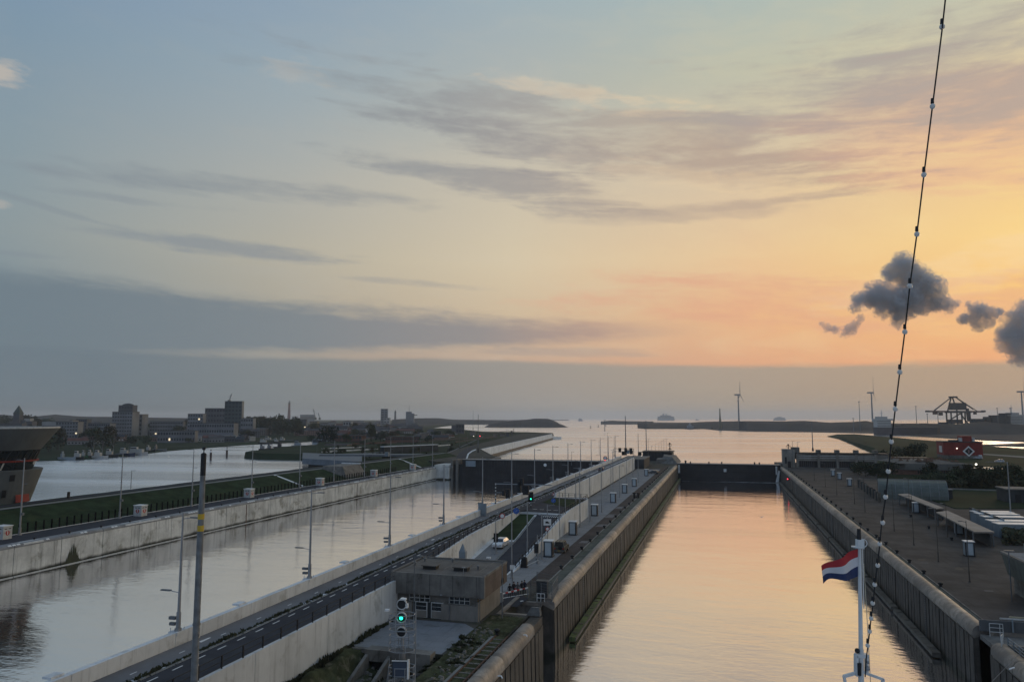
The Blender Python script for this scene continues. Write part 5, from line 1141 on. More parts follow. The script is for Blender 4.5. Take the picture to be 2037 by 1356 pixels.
# culvert block and sluice
w = thing('culvert_building', 'sloped grey concrete block cut into the grass dyke', 'building')
p0, p1 = G(703,944,6.0), G(736,944,6.0); p0, p1 = Vector((-147.5,288,6)), Vector((-145.5,270,6))
obj('block', MB().hexa([(-146.0,291,6),(-145.8,273,6),(-158,273,6),(-158,291,6)], [(-149.5,291,10.9),(-149.0,275,10.9),(-158,275,10.9),(-158,291,10.9)]), CONCD, w)
obj('parapet', MB().box(-158,-149.2,290.6,291.2,10.9,11.4), CONC, w)
w = thing('sluice_bridge', 'flat blue grey sluice bridge over the canal behind the dyke', 'bridge')
a, b, c, d = G(601,918,5), G(603,905,5.0), G(760,906,5.0), G(740,921,5)
pl = [tuple(v)[:2] for v in (G(601,915,4),G(602,904,6.5),G(700,904.5,6.5),G(860,918,8),G(700,922,6.5))]
obj('deck_side', MB().hexa([(*G(601,921,4)[:2],3.6),(*G(720,921,6)[:2],3.6),(*G(720,908,6)[:2],3.6),(*G(602,908,4)[:2],3.6)], [(*G(601,921,4)[:2],6.8),(*G(720,921,6)[:2],6.8),(*G(720,908,6)[:2],6.8),(*G(602,908,4)[:2],6.8)]), mat('sluice_steel',(.11,.13,.15),.7,.15,.3,0,.2), w)
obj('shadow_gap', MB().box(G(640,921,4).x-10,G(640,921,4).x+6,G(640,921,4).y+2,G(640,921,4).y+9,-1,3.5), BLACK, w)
w = thing('concrete_ramp', 'long grey concrete deck with a blue cabin behind the grass dyke', 'wall'); q0, q1 = G(640,905,7), G(855,905,7); obj('deck', MB().bar(q0, q1, 12, 1.2), mat('sluice_steel',None), w); b = G(770,904,8); obj('cabin', MB().box(b.x-1.2,b.x+1.2,b.y-1,b.y+1,7,9.6), BGREY, w)
w = thing('road_viaduct', 'long dark viaduct wall with a pale top on the land beyond the dyke', 'wall'); q0, q1 = G(760,898,6), G(868,893,6); obj('wall', MB().bar(q0+Vector((0,0,1)), q1+Vector((0,0,1)), 4, 4.6), DARKW, w); obj('top', MB().bar(q0+Vector((0,0,3.6)), q1+Vector((0,0,3.6)), 4.4, .5), CONC, w)
w = thing('lock_ramp', 'curved pale ramp on the grassy strip beside the wide gate', 'path'); obj('path', MB().strip([tuple(G(x,y,8.2)) for x, y in ((780,917),(820,906),(850,903),(878,903))], [tuple(G(x,y,8.2)) for x, y in ((790,922),(825,910),(852,907),(880,907))]), PAVE, w)
# dolphins
for k, (px, py) in enumerate(((419,915),(451,909))):
    b = G(px, py, 0); w = thing('mooring_pile', '%s of the two dark mooring piles with white tops standing in the left canal' % ('left','right')[k], 'mooring pile', (b.x,b.y,-1), 0, 'mooring piles in the canal')
    obj('pile', MB().tube((0,0,-2),(0,0,6.6),.75,n=10), mat('pile_rust',(.045,.032,.028),.7,.2,1.), w); obj('collar', MB().tube((0,0,6.6),(0,0,7.8),.55,n=10), WHITE, w); obj('cap', MB().ball((0,0,8.3),.5,8), BLACK, w)
for k, (px, py, c_) in enumerate(((1190,849,BLACK),(1205,847,BLACK),(1175,851,BLACK),(1115,850,BLACK),(136,1000,BLACK),(90,914,BLACK))):
    if k == 4:
        b = G(136,990,9.7); w = thing('post_box', 'small dark post on the dyke road', 'post', b); obj('body', MB().box(-.25,.25,-.25,.25,0,1.6), BLACK, w); continue
    b = G(px, py, 0); w = thing('buoy', 'small dark navigation buoy %s' % ('left of the harbour pier','just under the harbour pier','in the open water','beside the fort island','','in the left canal near the bank')[k], 'buoy', b); s = depth(b)/1200; obj('hull', MB().lathe([(1.2*s,-.4),(1.2*s,.8*s),(.3*s,1*s),(.3*s,3*s)],8), c_, w); obj('topmark', MB().ball((0,0,3.4*s),.6*s,6), c_, w)

# ================================================================== boats on the town bank
def boat(label, px, py, L, hull, cab, cabc, mast=0., rot=0., grp='boats moored along the town bank', low=False):
    L *= .8
    b = G(px, py+(7 if px < 330 else 4 if py < 885 else 1), 0); w = thing('moored_boat', label, 'boat', (b.x,b.y,0), rot, grp); h = 1.7 if low else 2.6
    P_ = [(-L/2,-L*.11),(L*.30,-L*.13),(L/2,0),(L*.30,L*.13),(-L/2,L*.11)]
    obj('hull', MB().hexa([(x*.93,y*.8,-.4) for x,y in P_], [(x,y,h-.5+(.7 if x > L*.4 else 0)) for x,y in P_]), hull, w)
    cc = obj('cabin', MB().box(-L*.35,-L*.35+L*cab,-L*.08,L*.08,h-.5,h+2.0), cabc, w); obj('wheelhouse', MB().box(-L*.33,-L*.33+L*cab*.5,-L*.06,L*.06,h+2.0,h+3.8), cabc, w)
    obj('window', MB().box(-L*.32,-L*.33+L*cab*.47,-L*.065,-L*.055,h+2.5,h+3.3), GLASS, cc)
    if mast: obj('mast', MB().tube((L*.1,0,h-.5),(L*.1,0,h+mast),.18,.1,n=5).tube((L*.1,0,h+mast*.3),(-L*.2,0,h+mast*.75),.1,n=4), GALVD, w)
    return w
BR = YAW-.2
NAVY = mat('navy_hull',(.015,.022,.055),.4,.1,1.); WH2 = mat('boat_white',(.36,.36,.345),.5,.1,1.)
for a in (('low white motor boat with tall mast, nearest the town bank trees',200,905,17,WH2,.35,WH2,11,BR),('dark tug with white wheelhouse beside the white motor boat',222,902,16,BLACK,.4,WH2,16,BR),('black hulled boat with a pale top, left of the white boat',156,907,12,BLACK,.5,WH2,0,BR),('navy and white workboat right of the dark tug',252,899.5,20,NAVY,.4,WH2,5,BR),('white barge with a long pale cabin at the bank',274,897,24,WH2,.6,WH2,0,BR),
    ('small green and white boat left of the black one',168,905,8,mat('green_hull',(.03,.12,.05),.5,.1,1.),.4,WH2,4,BR),('row of low grey pontoons at the bank',134,908,18,BGREY,.1,BGREY,0,BR),('small cabin boat apart from the others to the right',299,892.5,13,BLACK,.3,WH2,0,BR),('low grey barge behind the small cabin boat',318,890.5,18,GALVD,.1,GALVD,0,BR),
    ('flat barge with rigging near the mooring piles',183,904.5,12,RUST,.3,WH2,12,BR)):
    boat(a[0], *a[1:])
for a in (('black and white tug heading along the far branch of the canal',528,879,22,BLACK,.4,WH2,8,BR+.3),('smaller tug following close behind the first tug',552,877.5,14,BLACK,.4,WH2,5,BR),('blue hulled ship moored by the far meadow',572,874.5,34,NAVY,.2,WH2,0,BR+.2),('white cabin boat behind the blue ship',535,873,20,WH2,.5,WH2,0,BR),('dark boat lying off the tip of the old peninsula',524,895.5,11,BLACK,.4,GALVD,4,BR+.4),('dark barge behind the tip of the old peninsula',540,894.5,14,BLACK,.3,GALVD,5,BR),('long dark barge along the peninsula',572,891,34,GATE,.12,GATE,0,BR+.3),('grey patrol boat along the peninsula shore',600,888,26,GALVD,.3,BGREY,0,BR+.3)):
    boat(a[0], *a[1:], grp='boats in the branch of the canal')

# ================================================================== far ships
def ship(label, pxc, py, L, d, hullm, h, blocks, mast=None, grp=None, rot=None):
    b = D(pxc, py, d); b.z = 0
    w = thing('ship', label, 'ship', b, YAW if rot is None else rot, grp)
    P_ = [(-L/2,-L*.06),(L*.42,-L*.07),(L/2,0),(L*.42,L*.07),(-L/2,L*.06)]
    obj('hull', MB().hexa([(x*.97,y*.9,-1) for x,y in P_], [(x,y,h) for x,y in P_]), hullm, w)
    for (x0,x1,z0,z1,m) in blocks:
        f = obj('superstructure', MB().box(x0,x1,-L*.055,L*.055,z0,z1), m, w)
        if z1-z0 > 5:
            k = z0+1.5
            while k < z1-1: obj('window_row', MB().box(x0+.5,x1-.5,-L*.055-.15,-L*.055-.02,k,k+.8), GLASS, f); k += 3.
    if mast: obj('mast', MB().tube((mast[0],0,mast[1]),(mast[0],0,mast[2]),.9,.4,n=5).tube((mast[0]-3,0,mast[1]+(mast[2]-mast[1])*.6),(mast[0]+3,0,mast[1]+(mast[2]-mast[1])*.6),.4,n=4), DIRTYW, w)
    return w
SG = mat('ship_grey',(.27,.28,.29),.6,.1,.1); SH = mat('dark_ship_hull',(.05,.045,.05),.6,.2,.1)
ship('large grey cruise ship far out on the horizon', 1325, 834, 210, 9000, SG, 26, ((-100,95,26,48,SG),(-70,60,48,62,SG),(-40,-25,62,84,SG),(-5,10,62,78,SG)))
ship('faint grey ship on the horizon between the two wind turbines', 1551, 833.5, 150, 9000, SG, 20, ((-60,60,20,34,SG),(-30,20,34,44,SG)))
ship('small faint ship right of the cruise ship on the horizon', 1387, 835, 40, 9000, SG, 10, ((-15,0,10,20,SG),))
ship('small dark ship heading out between the fort island and the breakwater', 1155, 835.8, 46, 7200, SG, 10, ((-20,10,10,22,SG),(-10,-4,22,32,SG)))
ship('grey vessel moored in front of the left dunes', 1377, 852, 42, 2050, SH, 3, ((-14,4,3,9,SG),(-10,-2,9,13,SG)), (-6,13,20))
ship('bulk carrier with a white superstructure moored left of the big crane', 1806, 868, 118, 1330, SH, 14, ((-57,-32,14,26,WH2),(-60,-28,26,29,WH2),(-54,-38,29,33,WH2)), (-45,32,45))
ship('bulk carrier with a white superstructure at the right edge', 1966, 868, 190, 1500, SH, 12, ((40,64,12,34,WH2),(30,42,12,40,DARKW),(34,72,34,37,WH2),(44,58,37,41,WH2)), (50,40,58))
for k, (px, py, d) in enumerate(((1476,857,1880),(1504,857,1860),(1522,858,1850),(1540,859,1840),(1418,853,2000),(1340,848,2600))):
    b = D(px, py, d); w = thing('small_boat', 'small dark boat close to the far harbour shore, %s' % ('under the first wind turbine','second right of the turbine','with a thin tall mast','rightmost of the row','by the lighthouse foot','far left of the row')[k], 'boat', (b.x,b.y,0), YAW, 'small boats at the harbour shore'); obj('hull', MB().hexa([(-6,-2,-.5),(6,-2,-.5),(8,0,-.5),(6,2,-.5),(-6,2,-.5)], [(-6,-2,2),(6,-2,2),(9,0,2.6),(6,2,2),(-6,2,2)]), SH, w); obj('cabin', MB().box(-4,0,-1.4,1.4,2,4.5), SH, w)
    if k == 2: obj('mast', MB().tube((2,0,2),(2,0,22),.3,n=4), GALV, w)

# ================================================================== trees
def tree_mesh(h, w_, n, seed, leaf):
    r = random.Random(seed); m = MB(); cl = [(r.gauss(0,w_*.24), r.gauss(0,w_*.24), h*(.42+.5*r.random()), w_*r.uniform(.16,.30)) for _ in range(9)]
    for _ in range(n):
        c = r.choice(cl); d = Vector((r.gauss(0,1), r.gauss(0,1), r.gauss(0,.8))).normalized()*c[3]*r.uniform(.6,1.12)
        p = Vector(c[:3])+d; s = leaf*r.uniform(.6,1.5); u = Vector((r.gauss(0,1),r.gauss(0,1),r.gauss(0,1))).normalized(); v = u.orthogonal().normalized()*s; u = u*s
        m.add([p-u-v*.6, p+u-v*.5, p+u*.7+v, p-u*.8+v*.7], [(0,1,2,3)])
    t_ = MB(); t_.tube((0,0,0),(0,0,h*.5),h*.03,h*.02,n=6)
    for c in cl[:5]: t_.tube((0,0,h*.3),c[:3],h*.014,h*.006,n=4)
    return m, t_
LEAFB = mat('olive_foliage', (.055,.058,.028), .9, .5, .3); LEAFC = mat('dark_foliage', (.025,.036,.02), .9, .5, .3)
TV = []
for i, (h, ww, n, lf, mt) in enumerate(((10,11,620,.42,LEAF),(9,13,620,.45,LEAFC),(12,10,620,.42,LEAFB),(7,10,500,.4,LEAFC))):
    c, tr = tree_mesh(h, ww, n, 50+i, lf); TV.append((c.mesh('crown', mt), tr.mesh('trunk', BARK)))
def tree(label, b, k, s, grp, rz=None):
    w = thing('tree', label, 'tree', b, R.uniform(0,6.3) if rz is None else rz, grp); w.scale = (s, s, s*R.uniform(.9,1.1))
    obj('crown', TV[k][0], None, w); obj('trunk', TV[k][1], None, w); return w
# single trees on the left land
for k, (px, py, s, v, lb) in enumerate(((648,884,1.5,1,'dark bushy tree beside the blue roofed hall on the old peninsula'),(690,880,.9,0,'green tree behind the white car'),(738,878,1.5,2,'olive tree in front of the brick terrace'),(757,880,1.5,3,'dark tree touching the brick terrace'),(775,873,.9,1,'small dark tree right of the brick terrace'),(700,872,1.0,2,'olive tree near the white houses'),(790,868,.8,0,'green tree by the far road'),(850,880,1.0,3,'dark tree beside the dark viaduct'),(868,873,.9,0,'round tree beyond the viaduct'),(722,886,.8,3,'low dark tree in front of the terrace end'),
    (620,880,.8,0,'small tree at the canal branch'),(895,868,.8,1,'dark tree behind the curved road'))):
    tree(lb, G(px, py, 4.6), v, s, 'single trees on the left land')
# bank trees left
for k, (px, py, s) in enumerate(((70,902,2.2),(96,898,2.0),(224,890,1.9),(204,893,1.3),(290,886,1.0),(85,885,2.0),(330,880,.9),(258,886,.9),(375,882,.7),(180,892,.9),(115,894,1.4),(50,895,1.9))):
    tree('tree on the town bank of the left canal, %s' % ('tallest, next to the round building','bushy, second from the round building','dark, above the moored tug','round, left of the tug','small, near the cabin boat','behind the round building','low, on the meadow edge','low, over the white barge','lone, far right of the bank','small, over the black boat','low, third from the round building','nearest the left edge of the picture')[k], G(px, py, 1.6), (k*3)%4, s, 'trees on the town bank')
# tree line in the town
rt = random.Random(3); tp_ = []
for (x0, x1, y0, y1, n, s0, s1, what) in ((0,110,848,860,16,1.6,3.4,'left of the apartment tower'),(260,420,850,868,16,1.2,2.0,'right of the apartment tower'),(495,600,852,868,34,1.6,3.0,'around the foot of the lighthouse'),(600,720,852,868,14,.9,1.8,'right of the lighthouse'),(720,830,848,862,10,.8,1.3,'left of the harbour tower'),(430,500,866,876,8,1.0,1.6,'in front of the dark office tower'),(110,230,862,884,12,1.0,1.8,'among the flats of the left town'),(680,900,858,880,16,.6,1.0,'on the old lock land')):
    for i in range(n):
        px, py = rt.uniform(x0,x1), rt.uniform(y0,y1); b = G(px, py, 1.6)
        tree('%s tree in the far town %s' % (('green','dark','olive','low dark')[i%4], what), b, i%4, rt.uniform(s0,s1), 'trees in the far town')

# ================================================================== the town
WALLS = [(mat('town_wall_brick',(.20,.135,.12),.9,.2,.05),'brick'),(mat('town_wall_grey',(.185,.195,.215),.9,.2,.05),'grey'),(mat('town_wall_pale',(.31,.315,.32),.9,.15,.05),'pale'),(mat('town_wall_dark',(.10,.105,.12),.9,.2,.05),'dark'),(mat('town_wall_brown',(.19,.165,.15),.9,.2,.05),'brown')]
ROOFS = [(TILE,'grey tiled'),(TILER,'reddish tiled'),(mat('roof_dark',(.04,.042,.048),.85,.2,.05),'dark'),(mat('roof_pale',(.28,.29,.30),.7,.1,.05),'pale flat')]
def block(label, px, py, wpx, ptop, m, floors=0, cols=0, dep=14., cat='building', name='apartment_building', roofm=None, z0=1.6, d=None, rot=0., win=None, grp=None, lit=0.):
    win = mat('far_window', (.045,.052,.062), .6, .2, .3, spec=.08)
    b = G(px, py, z0) if d is None else D(px, py, d)
    if d is not None: b.z = z0
    s = mpp(b); W_ = wpx*s; h = zat(b, px, ptop)-z0
    w = thing(name, label, cat, b, YAW+rot, grp); obj('wall', MB().box(-W_/2,W_/2,0,dep,0,h), m, w)
    obj('roof', MB().box(-W_/2-.3,W_/2+.3,-.3,dep+.3,h,h+.5), roofm or DARKW, w)
    for f in range(floors):
        za = h*(f+.35)/floors
        if cols and wpx*1./cols >= 3.5 or cols < 0:
            c_ = abs(cols)
            for c in range(c_):
                xa = -W_/2+W_*(c+.2)/c_; ww = obj('window', MB().box(xa,xa+W_*.6/c_,-.14,-.02,za,za+h*.42/floors), win if rt.random() > lit else L_WARM, w)
        else: obj('window_row', MB().box(-W_/2+.5,W_/2-.5,-.14,-.02,za,za+h*.36/floors), win, w)
    return w
TG = mat('tower_teal_glass',(.05,.075,.085),.3,.15,.05); PB = WALLS[2][0]
w = block('broad grey apartment tower with a stepped roof in the left town', 241, 868, 40, 819, WALLS[1][0], 7, 8, 22)
w = block('dark core of the grey apartment tower with a domed top', 247, 862, 28, 806, WALLS[3][0], 6, 5, 18); b = w.location; h = zat(b,247,806)-1.6; s = mpp(b); obj('dome', MB().lathe([(12*s,h),(10*s,h+2.2*s),(5*s,h+3.8*s),(.3,h+4.4*s)],16,c=(0,9),sy=.6), DARKW, w)
w = block('lower right wing of the grey apartment tower', 270, 867, 22, 824, WALLS[1][0], 5, 4, 20)
for a in (('dark office block left of the teal tower',426,862,38,812,WALLS[3][0],5,7),('teal glass office tower, tallest of the town',462,866,33,798,TG,9,5),('pale block with a flat top left of the office group',387,866,30,823,WALLS[1][0],6,6),('low white block right of the teal tower',490,868,24,832,WALLS[1][0],4,5),
    ('long dark apartment slab right of the lighthouse',585,856,46,834,WALLS[3][0],5,10),('blue hall with a flat roof near the harbour cranes',611,838,30,824.5,mat('blue_hall',(.07,.11,.15),.6,.1,.02),1,0),('pale dome roofed shed left of the blue hall',586,838,12,828,WALLS[2][0],1,0),('grey tower block near the harbour mouth',764,846,14,813,WALLS[1][0],7,2),('grey lower annex of the tower block',769,847,12,831,WALLS[2][0],3,2),
    ('grey apartment slab at the left of the town',131,878,42,839,WALLS[1][0],6,8),('pale lift shaft tower between two slabs',139,877,5,836,PB,0,0),('dark tall slab right of the pale shaft',160,872,20,834,WALLS[3][0],7,5),('long grey row of flats behind the moored boats',195,876,44,842,WALLS[1][0],5,10),('wide pale terrace with lit windows in the left town',330,866,62,838,WALLS[1][0],4,13),('long low slab under the dark office blocks',420,874,90,842,WALLS[1][0],3,18),('white fronted low row beside the meadow',350,880,70,857,WALLS[1][0],2,14),
    ('yellowish apartment block right of the dark slab',623,852,16,838,mat('yellow_brick',(.22,.18,.12),.9,.1,.05),4,3),('white hotel with arched front in the mid town',652,862,28,843,PB,3,6),('pale box building behind the white hotel',690,858,16,838,PB,2,3),('white low hall with a pale roof in the mid town',703,862,26,850,PB,1,0),('brick terrace with pale trim beyond the dyke',800,886,66,869,BRK,2,14),('second brick terrace behind the first',850,874,50,866,BRK,1,10),('low brick warehouse in the mid town',690,884,60,866,BRK,2,9),
    ('dark low church hall beside the spire',40,860,46,838,WALLS[3][0],1,5),('pale wall block near the church',52,858,12,832,PB,1,2),('dark teal warehouse at the left edge',10,868,60,842,WALLS[3][0],1,6),('pale flat roofed depot near the left edge',100,866,40,838,WALLS[2][0],1,0),('blue roofed hall on the old peninsula',635,884,28,872,BGREY,1,0),('low dark sheds behind the peninsula trees',668,893,46,884,WALLS[4][0],1,8)):
    block(a[0], *a[1:], lit=.012, rot=R.uniform(-.15,.15))
# construction crane on the teal tower, harbour cranes
def crane(label, px, py0, pt, lean, d, name='harbour_crane'):
    a, b = D(px, py0, d), D(px+lean, pt, d); w = thing(name, label, 'crane', a); obj('jib', MB().bar((0,0,0), tuple(b-a), 2.2*d/2500, 2.2*d/2500), GALV, w); obj('cabin', MB().box(-3*d/2500,3*d/2500,-2,2,-4*d/2500,3*d/2500), GALVD, w)
    obj('stay', MB().tube((-(b-a).x*.3,-(b-a).y*.3,(b-a).z*.5), tuple((b-a)*.9), .3*d/2500, n=4), GALVD, w); return w
crane('thin crane rising above the teal tower', 456, 797, 783, 5, 1250, 'tower_crane')
crane('white slanting harbour crane right of the blue hall', 628, 832, 813, -5, 2200)
crane('smaller slanting harbour crane further right', 636, 832, 821, -3, 2300)
# lighthouse
b = G(574.5, 838, 1.6); s = mpp(b); w = thing('lighthouse', 'tall red brick lighthouse with a white lantern rising over the town trees', 'lighthouse', b); zt = lambda py: zat(b,574.5,py)-1.6
obj('tower', MB().lathe([(3.2*s,-2),(3.0*s,zt(832)),(1.9*s,zt(803))],14), mat('lighthouse_red',(.15,.022,.022),.8,.1,.1), w); obj('gallery', MB().lathe([(2.5*s,zt(803)),(2.7*s,zt(801)),(2.2*s,zt(801))],14), DARKW, w); obj('lantern', MB().lathe([(1.5*s,zt(801)),(1.5*s,zt(798.5)),(1.9*s,zt(798.2)),(.3*s,zt(796.5))],12), SG, w)
# church
b = G(30, 862, 1.6); s = mpp(b); w = thing('church', 'dark church with a pointed steeple at the far left', 'church', b, YAW); zt = lambda py: zat(b,30,py)-1.6
obj('tower', MB().box(-6*s,6*s,0,12*s,0,zt(823)), WALLS[3][0], w); obj('spire', MB().hexa([(-7*s,-1*s,zt(823)),(7*s,-1*s,zt(823)),(7*s,13*s,zt(823)),(-7*s,13*s,zt(823))], [(-.3,6*s-.3,zt(806)),(.3,6*s-.3,zt(806)),(.3,6*s+.3,zt(806)),(-.3,6*s+.3,zt(806))]), mat('slate_green',(.05,.07,.065),.7,.2,.1), w); obj('nave', MB().hexa([(-12*s,2,0),(14*s,2,0),(14*s,14*s,0),(-12*s,14*s,0)], [(-12*s,7*s,zt(835)),(14*s,7*s,zt(835)),(14*s,8*s,zt(835)),(-12*s,8*s,zt(835))]), WALLS[3][0], w)
# small spire, harbour control tower
b = G(786, 842, 1.6); s = mpp(b); w = thing('small_lighthouse', 'slim grey tower with a cap right of the tower block', 'tower', b); zt = lambda py: zat(b,786,py)-1.6
obj('shaft', MB().lathe([(2.4*s,0),(1.8*s,zt(820))],10), WALLS[1][0], w); obj('cap', MB().lathe([(2.2*s,zt(820)),(1.2*s,zt(818)),(.2*s,zt(815))],10), DARKW, w)
b = G(814, 850, 1.6); s = mpp(b); w = thing('harbour_tower', 'grey harbour control tower with an antenna and side platforms', 'tower', b, YAW); zt = lambda py: zat(b,814,py)-1.6
obj('shaft', MB().box(-7*s,4*s,0,8*s,0,zt(818.5)), WALLS[1][0], w); obj('side_block', MB().box(4*s,9*s,0,8*s,0,zt(822)), WALLS[1][0], w); obj('platform', MB().box(8*s,15*s,1*s,6*s,zt(826),zt(824.7)), DARKW, w); obj('antenna', MB().tube((-1*s,4*s,zt(818)),(-1*s,4*s,zt(806)),.5*s,.3*s,n=5).ball((-1*s,4*s,zt(806)),.9*s,6), SG, w)
# bunker-like lock house on the seaward land
block('dark ribbed lock house left of the two masts', 915, 862, 16, 844, WALLS[3][0], 2, 3, 10, z0=7)
for k, (px, py, wp, pt) in enumerate(((1000,868,10,863),(1010,868,6,861),(985,870,8,864),(905,858,14,846),(940,866,10,858),(870,868,16,858),(845,872,14,862),(1018,865,3,857))): block('small dark hut on the seaward land, %s' % ('second on the wall land','third on the wall land','first on the wall land','left of the dark lock house','under the thick mast','on the meadow left of the road','by the far trees','last on the wall land')[k], px, py, wp, pt, WALLS[3 if k%2 else 4][0], 0, 0, 6, z0=7, name='hut', grp='huts on the seaward land')
# boom structure at the seaward land
a, b = G(965,864,8.), G(1022,862.5,8.); w = thing('lattice_boom', 'thin triangular lattice boom on the seaward land', 'crane'); obj('chord', MB().tube(a+Vector((0,0,.5)), b+Vector((0,0,.5)), .22, n=4).tube(a+Vector((0,0,.5)), a.lerp(b,.8)+Vector((0,0,5)), .22, n=4).tube(a.lerp(b,.8)+Vector((0,0,5)), b+Vector((0,0,.5)), .22, n=4), BLACK, w); obj('post', MB().tube(b,b+Vector((0,0,7.5)),.5,.4,n=6), BLACK, w)
# low houses: rows filling the town
hm = {}
def house(px, py, wm, hw, hr, wi, ri, rot, where, dep=9.):
    b = G(px, py, 1.6); w = thing('town_house', '%s house with a %s roof %s' % (WALLS[wi][1], ROOFS[ri][1], where), 'house', b, YAW+rot, 'low houses of the far town')
    obj('wall', MB().box(-wm/2,wm/2,0,dep,0,hw), WALLS[wi][0], w)
    if ri == 3: obj('roof', MB().box(-wm/2-.3,wm/2+.3,-.3,dep+.3,hw,hw+.4), ROOFS[ri][0], w)
    else: r_ = obj('roof', MB().hexa([(-wm/2-.3,-.5,hw-.1),(wm/2+.3,-.5,hw-.1),(wm/2+.3,dep+.5,hw-.1),(-wm/2-.3,dep+.5,hw-.1)], [(-wm/2-.2,dep/2-.1,hw+hr),(wm/2+.2,dep/2-.1,hw+hr),(wm/2+.2,dep/2+.1,hw+hr),(-wm/2-.2,dep/2+.1,hw+hr)]), ROOFS[ri][0], w); obj('chimney', MB().box(wm*.2,wm*.2+.9,dep/2-.4,dep/2+.4,hw,hw+hr+1.0), WALLS[0][0], r_)
    wn = MB(); n = max(2, int(wm/3.2))
    for f in range(max(1, int(hw/3))):
        for i in range(n): wn.box(-wm/2+wm*(i+.25)/n,-wm/2+wm*(i+.7)/n,-.12,-.02,1+3*f,2.5+3*f)
    obj('windows', wn, DIRTYW if (px*7+py*3)%5 < 1.2 else GLASS, w, kind='stuff')
rg = random.Random(21)
for (x0, x1, yb0, yb1, n, w0, w1, h0, h1, where) in ((60,230,846,872,34,14,40,6,14,'left of the apartment tower'),(230,400,842,866,44,14,44,6,13,'between the apartment tower and the office blocks'),(400,520,846,872,26,14,36,6,12,'around the teal office tower'),(500,600,842,852,18,16,44,6,11,'near the lighthouse'),(596,720,840,868,52,12,34,5,11,'right of the lighthouse'),(700,830,840,866,58,12,34,5,10,'left of the harbour control tower'),(640,760,862,880,14,10,22,4,7,'in front of the harbour quarter')):
    for i in range(n):
        py = yb0+(yb1-yb0)*((i+rg.random())/n); house(rg.uniform(x0,x1), py, rg.uniform(w0,w1)*(1.0 if py > 850 else 1.6), rg.uniform(h0,h1), rg.uniform(2.5,5), rg.choice((0,1,1,2,3,3,4,4)), rg.choice((0,0,1,2,2,3)), rg.uniform(-.6,.6), where)
for (x0, x1, yb0, yb1, n, where) in ((100,240,872,884,14,'behind the meadow on the left'),(280,500,872,880,18,'along the meadow road'),(640,770,874,884,16,'on the old lock land'),(770,905,862,880,22,'near the road viaduct')):
    for i in range(n):
        py = yb0+(yb1-yb0)*((i+rg.random())/n); house(rg.uniform(x0,x1), py, rg.uniform(9,20), rg.uniform(3,6), rg.uniform(2,3.5), rg.choice((0,1,2,2,3,4)), rg.choice((0,1,2,3)), rg.uniform(-.7,.7), where, 8)
for i in range(60):
    px = rg.uniform(640,940); py = rg.uniform(878,912)-max(0,(px-800)*.05); b = G(px, py, 4.6); tree('%s bush on the grassy land between the dyke and the town, %s' % (('green','dark','olive','low dark')[i%4], 'left part' if px < 740 else 'middle part' if px < 850 else 'right part'), b, i%4, rg.uniform(.15,.42), 'bushes on the old lock land')
# clutter of the old lock land: walls, tracks, parked things
for k, (pa, pb, zz_, th, hh, m_) in enumerate((((640,900),(760,893),4.6,.4,1.0,CONC),((660,907),(780,901),4.6,.4,1.2,BGREY),((700,884),(790,881),4.6,.4,1.6,BRK),((800,893),(900,885),6,.4,1.0,CONC),((760,911),(900,905),5,.4,1.3,DARKW),((830,880),(930,872),5,.5,1.6,DARKW),((640,893),(720,890),4.6,.3,.9,WHITE),((905,880),(985,869),8,.4,1.2,DARKW))):
    w = thing('low_wall', 'low wall crossing the grassy land beyond the dyke, %s' % ('pale, nearest the white car','blue grey, below the trees','brick, under the brick terrace','pale, right of the viaduct','dark, behind the sluice deck','dark, near the far trees','white, by the peninsula bushes','dark, along the seaward road')[k], 'wall', (0,0,0), 0, 'low walls beyond the dyke'); a, c = G(*pa,zz_), G(*pb,zz_)
    n_ = 6
    for i in range(n_): p, q = a.lerp(c,i/n_), a.lerp(c,(i+.97)/n_); obj('wall_section', MB().bar(p+Vector((0,0,hh/2)), q+Vector((0,0,hh/2)), th, hh), m_, w)
for k, (pa, pb, ww) in enumerate((((640,896),(905,888),5),((700,890),(860,872),4),((880,905),(960,868),4),((960,868),(1090,862.8),5))):
    zz_ = 4.72 if k < 2 else 8.06; struct('far_road', MB().strip([tuple(G(*pa,zz_)),tuple(G(*pb,zz_))], [tuple(G(*pa,zz_)+Vector((0,ww,0))),tuple(G(*pb,zz_)+Vector((0,ww,0)))]), CYCLE)
# lit lamps of the town
for k, (px, py, r_) in enumerate(((247,843,1.0),(252,843.5,.8),(271,842.5,.9),(285,843,1.0),(42,824,1.0),(433,875,1.0),(803,843,1.6),(755,846,.9),(683,870,.8),(790,848,.9),(120,877,.8),(225,896,.5))):
    b = G(px, max(py+4, 846), 1.6); z = zat(b, px, py); w = thing('street_lamp', 'tiny lit lamp in the far town, %s' % ('first of four by the grey tower','second of four by the grey tower','third of four by the grey tower','fourth of four by the grey tower','beside the church steeple','on the meadow under the teal tower','brightest, left of the harbour tower','under the tower block','in front of the brick warehouse','right of the tower block','by the left slab','on the moored boats')[k], 'street lamp', (b.x,b.y,1.6), 0, 'lit lamps in the far town')
    obj('pole', MB().tube((0,0,0),(0,0,max(1,z-1.6)),.12,n=4), GALVD, w); obj('lamp', MB().ball((0,-.3,max(1,z-1.6)),r_*b.length/5200.,6), L_WARM, w)

